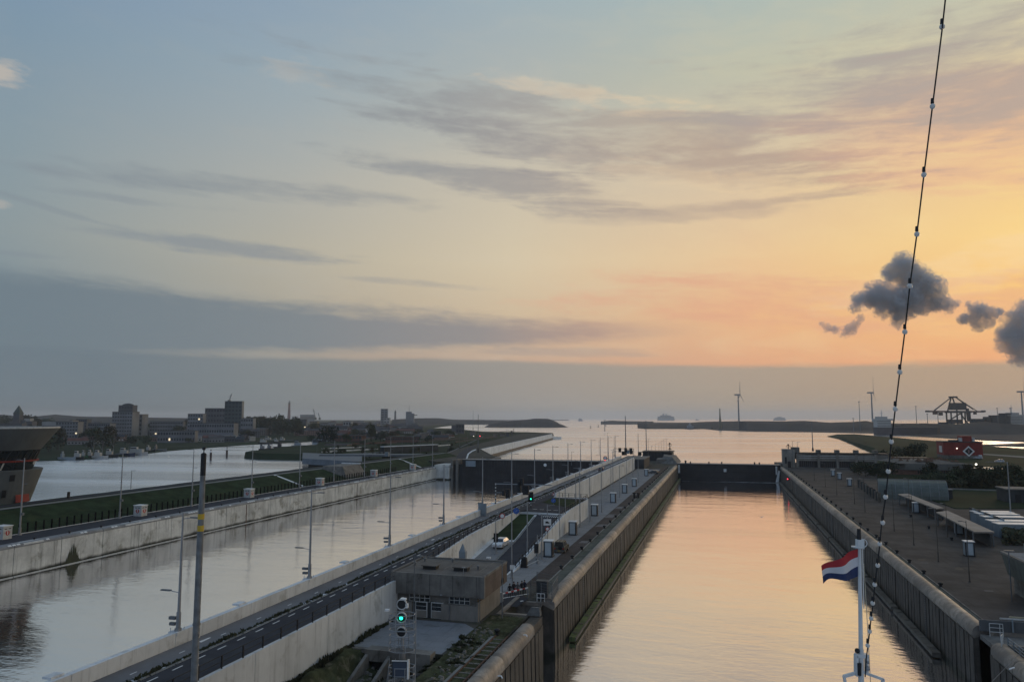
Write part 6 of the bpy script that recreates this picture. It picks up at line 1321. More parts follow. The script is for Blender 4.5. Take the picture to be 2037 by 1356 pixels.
# ================================================================== far right: turbines, lighthouse, crane
def turbine(label, px, hub, base, d, bl, ang=0.):
    b = D(px, base, d); b.z = 2; h = zat(b, px, hub)-2; w = thing('wind_turbine', label, 'wind turbine', b, YAW+1.0, 'wind turbines on the far shore')
    obj('tower', MB().lathe([(2.8,0),(2.4,h*.5),(1.7,h)],12), SG, w); obj('nacelle', MB().box(-2.2,2.2,-5,12,h-2,h+2.6), SG, w); hb = obj('hub', MB().ball((0,-6.2,h),2.2,8), SG, w)
    for k in range(3):
        a = math.radians(90+120*k)+ang; dx, dz = math.cos(a), math.sin(a); px_, pz_ = -dz, dx
        c0_, c1_ = 2.4, 1.5; P0 = [( dx*2+px_*c0_*s_, -6.6+o_, h+dz*2+pz_*c0_*s_) for s_, o_ in ((-.6,-.4),(.8,-.2),(.8,.4),(-.6,.4))]; P1 = [(dx*bl+px_*c1_*s_, -7.2+o_, h+dz*bl+pz_*c1_*s_) for s_, o_ in ((-.3,-.1),(.6,0),(.6,.15),(-.3,.15))]
        Pm = [(dx*bl*.28+px_*4.6*s_, -6.7+o_, h+dz*bl*.28+pz_*2.3*s_) for s_, o_ in ((-.4,-.3),(1,0),(1,.25),(-.4,.3))]
        obj('blade', MB().hexa(P0, Pm).hexa(Pm, P1), SG, w)
turbine('left wind turbine above the long dark dunes', 1470, 785, 840, 2500, 48)
turbine('right wind turbine beside the bulb string and crane', 1736, 781, 840, 2400, 55)
turbine('wind turbine cut by the right edge of the picture', 2036, 779, 842, 2300, 50, .1)
b = G(1433, 854, 1.2); s = mpp(b); w = thing('lighthouse', 'dark lattice light tower with a dome on the far harbour shore', 'lighthouse', b); zt = lambda py: zat(b,1433,py)-1.2
obj('tower', MB().lathe([(3.0*s,0),(2.6*s,zt(842)),(1.3*s,zt(826)),(.9*s,zt(815))],8), mat('brown_tower',(.16,.14,.10),.8,.1,.1), w); obj('lantern', MB().lathe([(1.4*s,zt(815)),(1.3*s,zt(813.5)),(.8*s,zt(813)),(.3*s,zt(811.5))],8), GALVD, w); obj('base', MB().box(-6*s,6*s,-3*s,3*s,0,2.2*s), CONCD, w)
for k, (px, pt, py) in enumerate(((1711,799,848),(1824,808,850),(1846,823,850),(1867,820,850),(2012,812,850),(1986,812,850),(1203,836,846),(1698,832,850))):
    b = D(px, py, 1500); b.z = 3; h = zat(b,px,pt)-3; w = thing('light_mast', 'thin tall mast on the far right shore, %s' % ('left of the right wind turbine','right of the bulb string','left of the big crane','under the left boom of the crane','beside the right ship','behind the right ship','small one at the pier tip','short one on the dunes')[k], 'mast', b, 0, 'thin masts on the far right shore'); obj('pole', MB().tube((0,0,0),(0,0,h),.8,.5,n=5), GALVD, w); obj('head', MB().box(-1.6,1.6,-.5,.5,h-.4,h+.8), GALVD, w)
# big ore crane
d = 1700; b = D(1902, 850, d); b.z = 3; s = d/FPX; w = thing('ore_crane', 'big dark ore unloading crane with a long boom and stays on the far right quay', 'crane', b, YAW); zt = lambda py: zat(b,1902,py)-3
X_ = lambda px: (px-1902)*s
CR = mat('crane_steel',(.05,.048,.05),.7,.2,.02)
for x in (1889,1910,1926): 
    for y in (-9,9): obj('leg', MB().bar((X_(x),y,0),(X_(x),y,zt(820)),2.4,2.4), CR, w)
obj('boom', MB().bar((X_(1846),0,zt(818)),(X_(1958),0,zt(818.5)),4,3.6).box(X_(1858),X_(1866),-2,2,zt(818)-7,zt(818)), mat('crane_boom_red',(.11,.06,.05),.7,.2,.02), w)
for x in (1844,1955): obj('boom_tip', MB().box(X_(x),X_(x+6),-3,3,zt(819.5),zt(816)), CR, w)
obj('portal_beam', MB().box(X_(1886),X_(1929),-10,10,zt(821),zt(817.5)), CR, w); obj('machine_house', MB().box(X_(1894),X_(1921),-8,8,zt(815),zt(801)), CR, w); obj('lower_house', MB().box(X_(1888),X_(1912),-6,6,zt(842),zt(834)), CR, w)
for (xa, ya, xb, yb) in ((1887,818,1896,789),(1906,818,1898,789),(1896,789,1904,789),(1904,789,1926,806),(1921,806,1928,820),(1889,836,1912,822),(1912,822,1926,842)): obj('strut', MB().bar((X_(xa),0,zt(ya)),(X_(xb),0,zt(yb)),2.2,2.2), CR, w)
for (xa, ya, xb, yb) in ((1897,789,1860,816),(1896,790,1866,813),(1904,789,1945,817),(1904,790,1938,814),(1866,813,1860,818)): obj('stay', MB().tube((X_(xa),0,zt(ya)),(X_(xb),0,zt(yb)),.9,n=4), CR, w)
obj('top_platform', MB().box(X_(1893),X_(1906),-5,5,zt(791),zt(788)), CR, w); obj('grab', MB().box(X_(1870),X_(1876),-3,3,zt(826),zt(820)), CR, w); obj('grab', MB().box(X_(1939),X_(1943),-3,3,zt(824),zt(819)), CR, w)
obj('chute', MB().bar((X_(1925),-2,zt(812)),(X_(1927),-2,zt(838)),5,5), CR, w)
for k, (px, py, wp, pt, m_) in enumerate(((1950,850,22,833,DARKW),(1880,850,14,840,DARKW),(1990,850,30,826,DARKW),(1840,850,10,842,CONCD),(1812,850,26,842.5,DARKW),(1967,842,8,829,WH2 if 0 else DARKW))): block('dark industrial block on the ore quay, %s' % ('right of the crane','under the crane boom','behind the right ship','small, left of the crane','low, between ship and crane','small roof house right of the crane')[k], px, py, wp, pt, m_, 0, 0, 12, d=1560, z0=3, name='industrial_building', grp='industrial blocks on the ore quay')

# ================================================================== right bank buildings
b = G(1878,911,7.2); an = -.02; L_ = 64*mpp(b)*1.06; h = zat(b,1878,879)-7.2
w = thing('red_hall', 'dark red corrugated hall with a white diamond sign', 'building', b, an)
obj('wall', MB().box(0,L_,0,16,1.8,h), REDD, w); obj('base', MB().box(0,L_,-.1,16,0,1.8), CONCD, w); cr = MB()
for i in range(int(L_/.9)): cr.box(i*.9,i*.9+.4,-.12,0,1.9,h-.1)
obj('corrugation', cr, REDD, w, kind='stuff'); obj('roof', MB().box(-.3,L_+.3,-.3,16.3,h,h+.4), DARKW, w)
dc = L_*.64; dz = h*.45; dr = 3.1
obj('sign_border', MB().hexa([(dc,-.16,dz-dr),(dc+dr,-.16,dz),(dc,-.16,dz+dr),(dc-dr,-.16,dz)], [(dc,-.22,dz-dr),(dc+dr,-.22,dz),(dc,-.22,dz+dr),(dc-dr,-.22,dz)]), WHITE, w); q = dr*.68
obj('sign_face', MB().hexa([(dc,-.22,dz-q),(dc+q,-.22,dz),(dc,-.22,dz+q),(dc-q,-.22,dz)], [(dc,-.26,dz-q),(dc+q,-.26,dz),(dc,-.26,dz+q),(dc-q,-.26,dz)]), BLACK, w)
obj('sign_symbol', MB().box(dc-.28,dc+.28,-.31,-.26,dz-1.0,dz-.15).box(dc-.5,dc+.5,-.31,-.26,dz+.05,dz+.4).box(dc-.3,dc+.3,-.31,-.26,dz+.55,dz+1.05), mat('dull_pink',(.35,.2,.2),.6,.1,1.), w)
obj('pale_window', MB().box(-.2,-.05,3,9,h*.35,h*.75), PALEG, w); obj('roof_house', MB().box(L_*.52,L_*.76,2,12,h+.4,h+3.6), REDD, w); obj('roof_vent', MB().box(L_*.47,L_*.52,2,6,h+.4,h+2.4), DIRTYW, w); obj('roof_vent', MB().box(L_*.78,L_*.84,2,6,h+.4,h+2.6), DIRTYW, w); obj('roof_duct', MB().box(L_*.2,L_*.45,4,6,h+.4,h+1.2), DARKW, w)
obj('lamp', MB().ball((L_*.34,-.5,h*.62),.35,8), L_WHITE, w); obj('small_door', MB().box(L_*.88,L_*.97,-.2,-.13,0,2.2), DIRTYW, w)
b = G(1822,945,7.0); e = G(1936,946,7.); L_ = (e-b).length; an = math.atan2((e-b).y,(e-b).x); h = zat(b,1822,922)-7
w = thing('grey_warehouse', 'long low grey warehouse with a dark slotted base and debris on its roof', 'building', b, an)
obj('base_wall', MB().box(-8,L_-2,.6,18,0,h*.45), BRK, w); obj('eaves_band', MB().box(-4,L_,0,20,h*.45,h), CONCD if 0 else mat('warehouse_band',(.12,.125,.12),.8,.2,.1,0,.2), w); obj('roof', MB().hexa([(-6,0,h),(L_,0,h),(L_,26,h),(-6,26,h)], [(-2,8,h+1.2),(L_-10,8,h+1.2),(L_-12,20,h+1.2),(-2,20,h+1.2)]), ROOFC, w)
for i in range(22): obj('slot', MB().box(1+i*1.0*L_/24,1.5+i*L_/24,.45,.58,h*.15,h*.43), BLACK, w)
db = MB()
for i in range(40): x, y = R.uniform(-3,L_-4), R.uniform(3,20); s_ = R.uniform(.4,1.4); db.hexa([(x-s_,y-s_,h+.8),(x+s_,y-s_,h+.8),(x+s_,y+s_,h+.8),(x-s_,y+s_,h+.8)], [(x-s_*.3,y-s_*.2,h+1.2+s_*.7),(x+s_*.3,y,h+1.2+s_*.6),(x,y+s_*.3,h+1.2+s_*.6),(x-s_*.3,y+s_*.2,h+1.3+s_*.5)])
obj('roof_debris', db, RUST, w, kind='stuff')
b = G(1938,954,7.0); e = G(1998,957,7.); L_ = (e-b).length; an = math.atan2((e-b).y,(e-b).x); h = zat(b,1938,936)-7
w = thing('white_house', 'low white house with a flat pale roof behind the dark hedge', 'building', b, an); obj('wall', MB().box(0,L_,0,9,0,h), DIRTYW, w); obj('roof', MB().box(-1,L_+3,-1.5,10,h,h+.9), DARKW, w); obj('roof_top', MB().box(-.8,L_+1,-1.2,10,h+.9,h+1.0), PALEG, w)
for x in (.36,.44,.66): obj('window', MB().box(L_*x,L_*(x+.05),-.1,-.02,h*.4,h*.8), BLACK, w)
w = thing('flood_lamp', 'bright white lamp above the white house', 'lamp', G(1943,948,7)); z = zat(w.location,1943,923)-7; obj('pole', MB().tube((0,0,0),(0,0,z),.1,n=5), GALVD, w); obj('lamp', MB().ball((0,-.2,z),.42,8), L_WHITE, w)
# hedge and trees
for k in range(34):
    px = 1845+k*6.3+rt.uniform(-3,3); py = 972-rt.uniform(0,16); b = G(px, py, 7); tree('%s scrubby tree in the hedge above the green meadow, %s' % (('green','dark','olive','low dark')[k%4], 'left half' if k < 12 else 'middle' if k < 24 else 'right end'), b, k%4, rt.uniform(.35,.6), 'hedge trees on the right bank')
for k, (px, py, s_) in enumerate(((1722,948,.55),(1735,944,.6),(1712,944,.5),(1750,940,.6),(1762,946,.55),(1700,941,.4),(1748,950,.4),(1780,932,.8),(1800,926,.8),(1760,915,.7),(1830,915,.8),(1815,908,.7),(1795,912,.7))): tree('dark bush between the grey lock building and the vaulted shed, %s' % ('front left','front centre','leftmost','behind the bulb string','front right','small at the left','small in front','by the warehouse','behind the warehouse','on the spit edge','by the red hall','left of the red hall','behind the shed')[k], G(px,py,7), (1,3)[k%2], s_, 'bushes on the right bank')
hd = MB()
for i in range(5200):
    x = R.uniform(0,1); p = G(1868+x*260, 960+R.uniform(0,12), 7); z = 7+R.random()**.6*2.6; s_ = .38*R.uniform(.5,1.4); u = Vector((R.gauss(0,1),R.gauss(0,1),R.gauss(0,1))).normalized(); v = u.orthogonal().normalized()*s_; u *= s_; q = Vector((p.x,p.y,z)); hd.add([q-u-v,q+u-v*.5,q+u*.6+v,q-u+v],[(0,1,2,3)])
o = obj('undergrowth', hd, LEAF2, kind='stuff'); tag(o, 'tangled dark undergrowth along the upper edge of the green meadow', 'undergrowth')
hd = MB()
for i in range(5000):
    p = G(1995+R.uniform(0,180), 1085-R.uniform(0,42), 7); z = 7+R.random()*2.0; s_ = .28*R.uniform(.5,1.4); u = Vector((R.gauss(0,1),R.gauss(0,1),R.gauss(0,1))).normalized(); v = u.orthogonal().normalized()*s_; u *= s_; q = Vector((p.x,p.y,z)); hd.add([q-u-v,q+u-v*.5,q+u*.6+v,q-u+v],[(0,1,2,3)])
o = obj('bramble_scrub', hd, LEAF2, kind='stuff'); tag(o, 'dark bramble scrub behind the concrete control house', 'scrub')
# vaulted shed
b = G(1746,991,7); e = G(1872,987,7); b = G(1749,991,7); L_ = 118*mpp(b); an = -.16
w = thing('vaulted_shed', 'greenish barrel vaulted shed with a bright ridge edge', 'building', b, an)
hv = zat(b,1747,955)-7; pr = [(6*math.cos(a), hv*math.sin(a)) for a in [math.pi*i/14 for i in range(15)]]
n = len(pr); m = MB(); 
m.add([(0,6-x if 0 else 6-x,z) for x,z in pr]+[(L_,6-x,z) for x,z in pr], [tuple(range(n)),tuple(range(2*n-1,n-1,-1))]+[(i,n+i,n+i+1,i+1) for i in range(n-1)]); obj('vault', m, GREENV, w)
for k in range(9): obj('vault_rib', MB().add([(L_*k/8+o_-.06, 6-x*1.01, z*1.01) for o_ in (0,.14) for x,z in pr], [(i,n+i,n+i+1,i+1) for i in range(n-1)]), GALVD, w)
obj('ridge_edge', MB().box(0,L_,5.6,6.2,hv-.02,hv+.14), PAVE, w)
w = thing('dark_hut', 'small dark hut with a pale roof at the right end of the vaulted shed', 'hut', G(1878,992,7)); obj('wall', MB().box(-1.5,2.3,0,3,0,2.6), DARKW, w); obj('roof', MB().box(-1.7,2.5,-.2,3.2,2.6,2.8), PAVE, w)
w = thing('timber_palisade', 'row of dark upright timber panels left of the vaulted shed', 'fence')
for k in range(22): p = G(1708+k*2.0, 968+k*1.45, 7); obj('panel', MB().box(p.x-.35,p.x+.35,p.y-.1,p.y+.1,7,9.6+R.uniform(-.3,.2)), (TIMBER,DARKW,CONCD)[k%3], w)
# canopies
for k, (p_, lb) in enumerate(((((1786,982),(1862,1011),(1878,1010),(1806,981)),'long pale canopy roof on posts in front of the vaulted shed'),(((1862,1018),(1938,1057),(1978,1057),(1885,1015)),'second long pale canopy roof behind the cabinets of the right quay'))):
    z = 9.8; w = thing('canopy', lb, 'canopy'); P_ = [G(x,y,z) for x, y in p_]
    obj('roof', MB().hexa([tuple(v-Vector((0,0,.25))) for v in P_], [tuple(v) for v in P_]), mat('canopy_roof',(.24,.215,.19),.75,.2,.3), w)
    for t_ in (0.04,.3,.55,.8,.97):
        for (a, c) in ((P_[0],P_[1]),(P_[3],P_[2])): q = a.lerp(c,t_); obj('post', MB().box(q.x-.12,q.x+.12,q.y-.12,q.y+.12,7,z-.25), GALVD, w)
    q0, q1 = P_[3].lerp(P_[0],.2), P_[2].lerp(P_[1],.2); obj('rear_wall', MB().bar(Vector((q0.x,q0.y,8.2)), Vector((q1.x,q1.y,8.2)), .2, 2.2), DARKW, w)
# pale-roofed cabins and screen wall
w = thing('screen_wall', 'dark panelled screen wall with upright posts in front of the pale roofed cabins', 'wall'); a, e = G(1930,1034,7), G(2000,1062,7)
for k in range(11): p, q = a.lerp(e,k/11), a.lerp(e,(k+.86)/11); obj('panel', MB().bar(p+Vector((0,0,1.5)), q+Vector((0,0,1.5)), .15, 3.0), (DARKW,BGREY,CONCD)[k%3], w)
for k, (px, py) in enumerate(((1945,1018),(1954,1022),(1966,1028),(1978,1036),(1992,1042))):
    b = G(px, py, 9.6); w = thing('site_cabin', '%s of the stacked looking cabins with bright pale roofs at the right' % ('furthest','second furthest','middle','second nearest','nearest')[k], 'cabin', (b.x,b.y,7), YAW*.5, 'pale roofed cabins at the right'); obj('wall', MB().box(-.5,7.5,0,2.6,0,2.5), BGREY, w); obj('roof', MB().box(-.6,7.6,-.1,2.7,2.5,2.65), WHITE, w); obj('window', MB().box(.2,1.4,-.05,-.01,1,2), GLASS, w)
w = thing('dark_building', 'dark low building at the right edge beside the tall lamp post', 'building', G(2004,1000,7)); obj('wall', MB().box(0,14,0,8,0,3.6), DARKW, w); obj('roof', MB().box(-.3,14.3,-.3,8.3,3.6,3.9), CONCD, w); obj('door', MB().box(2,3.4,-.1,-.02,0,2.4), BLACK, w)
w = thing('meadow_wall', 'thin pale wall line along the upper edge of the meadow', 'wall', (0,0,0)); obj('wall', MB().bar(G(1885,974,7)+Vector((0,0,.3)), G(2100,981,7)+Vector((0,0,.3)), .3, .6), PATHM, w)
# concrete control house at the right edge
w = thing('control_house', 'heavy concrete control house with a roof railing at the right edge', 'building', (0,0,7))
X0 = 36.6; Y0 = 108.5
obj('upper_band', MB().hexa([(X0,Y0,2.6),(X0+12,Y0-1.5,2.6),(X0+12,Y0+12,2.6),(X0,Y0+8,2.6)], [(X0-.5,Y0-.3,5.3),(X0+12,Y0-2,5.3),(X0+12,Y0+12,5.3),(X0-.5,Y0+8.5,5.3)]), mat('green_grey_concrete',(.11,.12,.105),.85,.2,.3,.1,.4), w)
obj('parapet', MB().box(X0-.6,X0+12,Y0-.6,Y0-.2,5.3,5.55).box(X0-.6,X0-.2,Y0-.2,Y0+8.5,5.3,5.55), CONCD, w); obj('roof_deck', MB().box(X0-.2,X0+12,Y0-.2,Y0+8.5,5.25,5.4), PAVE, w)
obj('lower_wall', MB().box(X0+1.0,X0+12,Y0+.6,Y0+9,0,2.6), CONCD, w); obj('corner_pillar', MB().box(X0+.6,X0+1.3,Y0+.1,Y0+.9,0,2.6), CONC if 0 else mat('pillar_concrete',(.16,.155,.14),.85,.2,.3,.1,.3), w); obj('door_frame', MB().box(X0+2.0,X0+2.25,Y0+.3,Y0+.6,0,2.4).box(X0+2.25,X0+9,Y0+.3,Y0+.6,2.1,2.4), GALVD, w); obj('glass_front', MB().box(X0+2.25,X0+9,Y0+.45,Y0+.58,0,2.1), GLASS, w)
rl = MB()
for z in (5.9,6.4): rl.tube((X0+1.5,Y0+.5,z),(X0+1.5,Y0+6,z+.6 if z > 6 else z+.3),.05,n=5).tube((X0+1.5,Y0+.5,z),(X0+8,Y0+.2,z),.05,n=5)
for y in (.5,3,6): rl.tube((X0+1.5,Y0+y,5.4),(X0+1.5,Y0+y,6.4+.1*y),.05,n=5)
obj('roof_railing', rl, DIRTYW, w); obj('roof_box', MB().box(X0+5,X0+9,Y0+1,Y0+3,5.4,5.9).box(X0+6,X0+10,Y0+4,Y0+6,5.4,6.0), DIRTYW, w)
obj('yellow_post', MB().box(X0+3.6,X0+3.9,Y0-2.0,Y0-1.7,-.6,1.2), YELP, w); obj('corner_lamp', MB().tube((X0-1.0,Y0+4,0),(X0-1.0,Y0+4,6.2),.07,n=5).box(X0-1.5,X0-.4,Y0+3.8,Y0+4.2,6.2,6.35), GALVD, w)
# gate walkway, parapets and rails around the right recess
w = thing('gate_walkway', 'dark walkway with a low parapet across the right gate recess', 'walkway'); obj('deck', MB().box(27.2,40,92.5,96.5,6.0,6.5), CONCD, w); obj('parapet', MB().box(27.2,33.2,96.4,96.7,6.9,8.1), mat('parapet_grey',(.09,.095,.10),.8,.2,.4,0,.3), w); obj('side_panel', MB().box(30.3,30.45,96.2,96.3,7,8.4), BGREY, w); obj('handrail', MB().box(29.4,33.0,97.0,97.12,8.15,8.3), YELP if 0 else DIRTYW, w)
m_ = MB()
for z in (7.0,7.45,7.9): m_.tube((28.0,95.9,z),(29.3,95.9,z),.04,n=5)
for x in (28.0,29.0,29.3): m_.tube((x,95.9,6.5),(x,95.9,7.9),.04,n=5)
obj('ladder_rail', m_, DIRTYW, w)
w = thing('stair_railing', 'small white railing at the head of the near right lock wall', 'handrail'); m_ = MB()
for z in (7.4,7.9,8.4): m_.tube((26.9,88.8,z),(27.8,91.2,z-.4),.045,n=5)
for t_ in (0,.33,.66,1): m_.tube((26.9+.9*t_,88.8+2.4*t_,6.4),(26.9+.9*t_,88.8+2.4*t_,8.4-.4*t_),.045,n=5)
obj('rail', m_, DIRTYW, w)
railing('row of grey railing panels behind the near right coping', [(28.2,91,6.4),(28.2,60,6.4)], 1.3, 1.5, BGREY, (1.0,.75,.5,.25,.05), 'panel_railing', .05)
w = thing('machine_pit', 'dark machine pit beside the near right lock wall', 'pit'); obj('pit_edge', MB().box(30,44,84,91.5,6.4,6.9), CONCD, w); obj('pit_cover', MB().box(30.5,43,78,83.6,6.4,6.6), BGREY, w)
w = thing('guy_wire', 'thin slack wire crossing the lower right corner', 'wire'); obj('wire', MB().tube(G(1972,1356,9),G(2037,1290,10),.02,n=4).tube(G(1972,1356,9),G(1930,1400,9),.02,n=4), GALVD, w)
o = obj('coping_fitting', MB().tube((0,0,0),(.5,.3,.1),.07,n=6), WHITE, loc=G(2008,1330,7.4)); tag(o, 'white fitting on the rounded coping at the lower right corner', 'fitting')
w = thing('yellow_strip_light', 'pale horizontal bar along the gate walkway', 'bar', (30.5,97.5,7)); obj('bar', MB().box(0,3.0,0,.15,1.25,1.4), mat('pale_bar',(.38,.34,.24),.6,.1,1.), w)
# water leaking through the gate
w = thing('gate_leak', 'thin jet of water falling from the right edge of the old gate', 'water jet'); m_ = MB()
for i in range(26): x = 25.6+R.uniform(-.3,.3); y = 379.6+R.uniform(-.6,.6); m_.tube((x+.6,y,5.6-R.random()),(x-.6+R.uniform(-.3,.3),y-1.2,0.1),.05,.12,n=4)
obj('jet', m_, WHITE, w)
fm = MB()
for i in range(300):
    t_ = R.random()**1.3; x = 25-t_*26+R.gauss(0,.4); y = 377-R.random()*4.5*(1-t_*.6)-t_*2; s_ = R.uniform(.15,.6); fm.add([(x-s_*1.8,y-s_*.15,.012),(x+s_*1.8,y-s_*.2,.012),(x+s_*1.4,y+s_*.2,.012),(x-s_*1.6,y+s_*.18,.012)],[(0,1,2,3)])
for i in range(160):
    x = R.uniform(-19,0); y = 374-R.random()*2.0; s_ = R.uniform(.1,.3); fm.add([(x-s_*2,y-s_*.15,.012),(x+s_*2,y-s_*.2,.012),(x+s_*1.4,y+s_*.2,.012)],[(0,1,2)])
o = obj('foam', fm, DIRTYW, kind='stuff'); tag(o, 'streaks of white foam on the water at the foot of the old gate', 'foam')
# gull over the lock
b = D(1515,1028,150); w = thing('gull', 'small white gull flying low over the orange water', 'gull', b, .6); obj('body', MB().hexa([(-.06,-.2,-.05),(.06,-.2,-.05),(.06,.2,-.05),(-.06,.2,-.05)], [(-.03,-.15,.06),(.03,-.15,.06),(.03,.25,.06),(-.03,.25,.06)]), WHITE, w); obj('wing', MB().hexa([(-.55,-.05,.18),(-.05,-.08,.03),(-.05,.1,.03)],[(-.55,-.03,.20),(-.05,-.06,.05),(-.05,.08,.05)]), DIRTYW, w); obj('wing', MB().hexa([(.55,-.05,.18),(.05,-.08,.03),(.05,.1,.03)],[(.55,-.03,.20),(.05,-.06,.05),(.05,.08,.05)]), DIRTYW, w)

# ================================================================== the ship's own flag staff and the string of bulbs
d = 13.; b = D(1714,1356,d); zf = lambda py: D(1720,py,d).z-b.z
w = thing('flag_staff', 'white flag staff with fittings and a curved cross arm at the foot', 'flag pole', b, YAW); sc = d/FPX
WP = mat('white_marine_paint',(.60,.62,.62),.4,.08,4.); ht = zf(1090)
obj('pole', MB().tube((0,0,-3.5),(-.01,0,zf(1290)),.048,.046,n=12).tube((-.01,0,zf(1290)),(-.02,0,ht),.036,.028,n=12), WP, w)
obj('thin_rod', MB().tube((.045,0,zf(1210)),(.03,0,ht+.05),.008,n=5), WHITE, w)
hd = obj('masthead', MB().box(-.07,.04,-.05,.05,ht,ht+.15), WP, w, label='white masthead lamp box'); m_ = MB()
for a0 in range(10): a, c = a0*.628, (a0+1)*.628; m_.tube((.04+.07*math.cos(a),0,ht+.09+.07*math.sin(a)),(.04+.07*math.cos(c),0,ht+.09+.07*math.sin(c)),.008,n=4)
obj('guard_ring', m_, WP, hd); obj('black_lamp', MB().tube((-.03,0,ht+.15),(-.03,0,ht+.33),.036,.03,n=10), BLACK, w); obj('whip_aerial', MB().tube((-.02,0,ht+.30),(.02,0,ht+.42),.006,n=4), BLACK, w)
obj('dish', MB().lathe([(.09,ht+.01),(.10,ht+.03),(.02,ht+.04)],12,c=(-.06,0)), WP, w)
zz1 = zf(1304); tb = obj('lamp_bracket', MB().box(-.10,.10,-.05,.05,zz1-.02,zz1+.04).box(-.11,-.07,-.05,.05,zz1-.32,zz1+.02).box(.07,.10,-.05,.05,zz1-.25,zz1), WP, w); obj('black_lamp', MB().lathe([(.03,zz1-.30),(.035,zz1-.10)],10,c=(-.06,-.05)), BLACK, tb); obj('black_ball', MB().ball((-.08,-.02,zz1+.09),.045,8), BLACK, tb)
obj('coil', MB().ball((.08,-.04,zz1-.18),.045,8).ball((.09,-.04,zz1-.08),.03,8), GALV, tb)
za = zf(1342); m_ = MB().bar((-.30,0,za-.03),(0,0,za+.06),.05,.045).bar((0,0,za+.06),(.36,0,za-.05),.05,.045).bar((-.30,0,za-.02),(-.27,0,za-.16),.04,.04).bar((.36,0,za-.04),(.355,0,za-.14),.04,.05); obj('cross_arm', m_, WP, w); w.rotation_euler = (0, rad(2.4), YAW)
m_ = MB(); m_.tube((.05,0,zf(1120)),(.10,0,zf(1230)),.006,n=4).tube((.10,0,zf(1230)),(.15,0,zf(1356)),.006,n=4); obj('halyard', m_, mat('halyard_rope',(.45,.42,.33),.8,.1,4.), w)
# flag: Dutch red, white, blue
fw = 24; fh = 9
def flagpt(u, v):     # u 0 at the staff .. 1 at the fly, v 0 top .. 1 bottom
    x = -.02-.645*u; drop = .345*u+.012*math.sin(u*6.2)
    hgt = (.455-.16*u)*v; z = ht-.0-drop*(.92)-hgt+.02*math.sin(v*3.1+u*6)
    y = .07*math.sin(u*9+v*1.2)*min(1,u*2.5)
    return x, y, z
w2 = thing('national_flag', 'red white and blue flag blowing to the left from the white staff', 'flag', b, YAW); w2.rotation_euler = (0, rad(2.4), YAW)
for nm, v0, v1, m in (('red_band',0,1/3,mat('flag_red',(.40,.03,.035),.7,.06,3.)),('white_band',1/3,2/3,mat('flag_white',(.62,.60,.60),.7,.04,3.)),('blue_band',2/3,1,mat('flag_blue',(.028,.042,.11),.7,.06,3.))):
    mm = MB(); vs = [flagpt(i/fw, v0+(v1-v0)*j/fh) for j in range(fh+1) for i in range(fw+1)]
    N_ = len(vs); vs += [(x,y+.004,z) for x,y,z in vs]; fs = [(j*(fw+1)+i,j*(fw+1)+i+1,(j+1)*(fw+1)+i+1,(j+1)*(fw+1)+i) for j in range(fh) for i in range(fw)]
    fs += [tuple(N_+q for q in f[::-1]) for f in fs]; mm.add(vs, fs); me = mm.mesh(nm, m, True); obj(nm, me, None, w2)
# bulb string: a slack cable running from high above the camera's right down to the staff
cab = [(1884,-40),(1880,5),(1874,60),(1855,211),(1838,347),(1824,465),(1810,568),(1800,659),(1790,739),(1781,812),(1773,880),(1767,938),(1762,988),(1754,1038),(1750,1084),(1745,1125),(1740,1163),(1737,1200),(1733,1227),(1730,1255),(1727,1280),(1723,1310),(1721,1345)]
pts = []
for i, (px, py) in enumerate(cab): pts.append(D(px, py, 8.5+(12.7-8.5)*(i/(len(cab)-1))**.9))
w = thing('bulb_string', 'dark cable with round white light bulbs running down to the flag staff', 'light string', pts[0]*1.0)
cm = MB()
for a, c in zip(pts, pts[1:]): cm.tube(a-pts[0], c-pts[0], .0095, n=6)
obj('cable', cm, BLACK, w)
BULB = mat('bulb_glass',(.62,.60,.56),.15,.03,5.,spec=.8)
rb_ = .035
for i, (px, py) in enumerate(((1874,53),(1855,211),(1838,347),(1824,465),(1810,568),(1800,659),(1790,739),(1781,812),(1773,877),(1767,936),(1761.5,987),(1756,1038),(1750,1080),(1746,1123),(1740,1161),(1736,1198),(1733,1228),(1730,1254),(1726,1282))):
    # distance at that place along the cable
    j = min(range(len(cab)), key=lambda q: abs(cab[q][1]-py)); p = D(px, py, 8.5+(12.7-8.5)*(j/(len(cab)-1))**.9)
    bl = obj('bulb', MB().ball((0,0,-.006),rb_,12,sz=1.05), BULB, w, loc=p-pts[0], smooth=True); obj('socket', MB().tube((0,0,.035),(.003,0,.10),.022,.018,n=8), BLACK, bl)

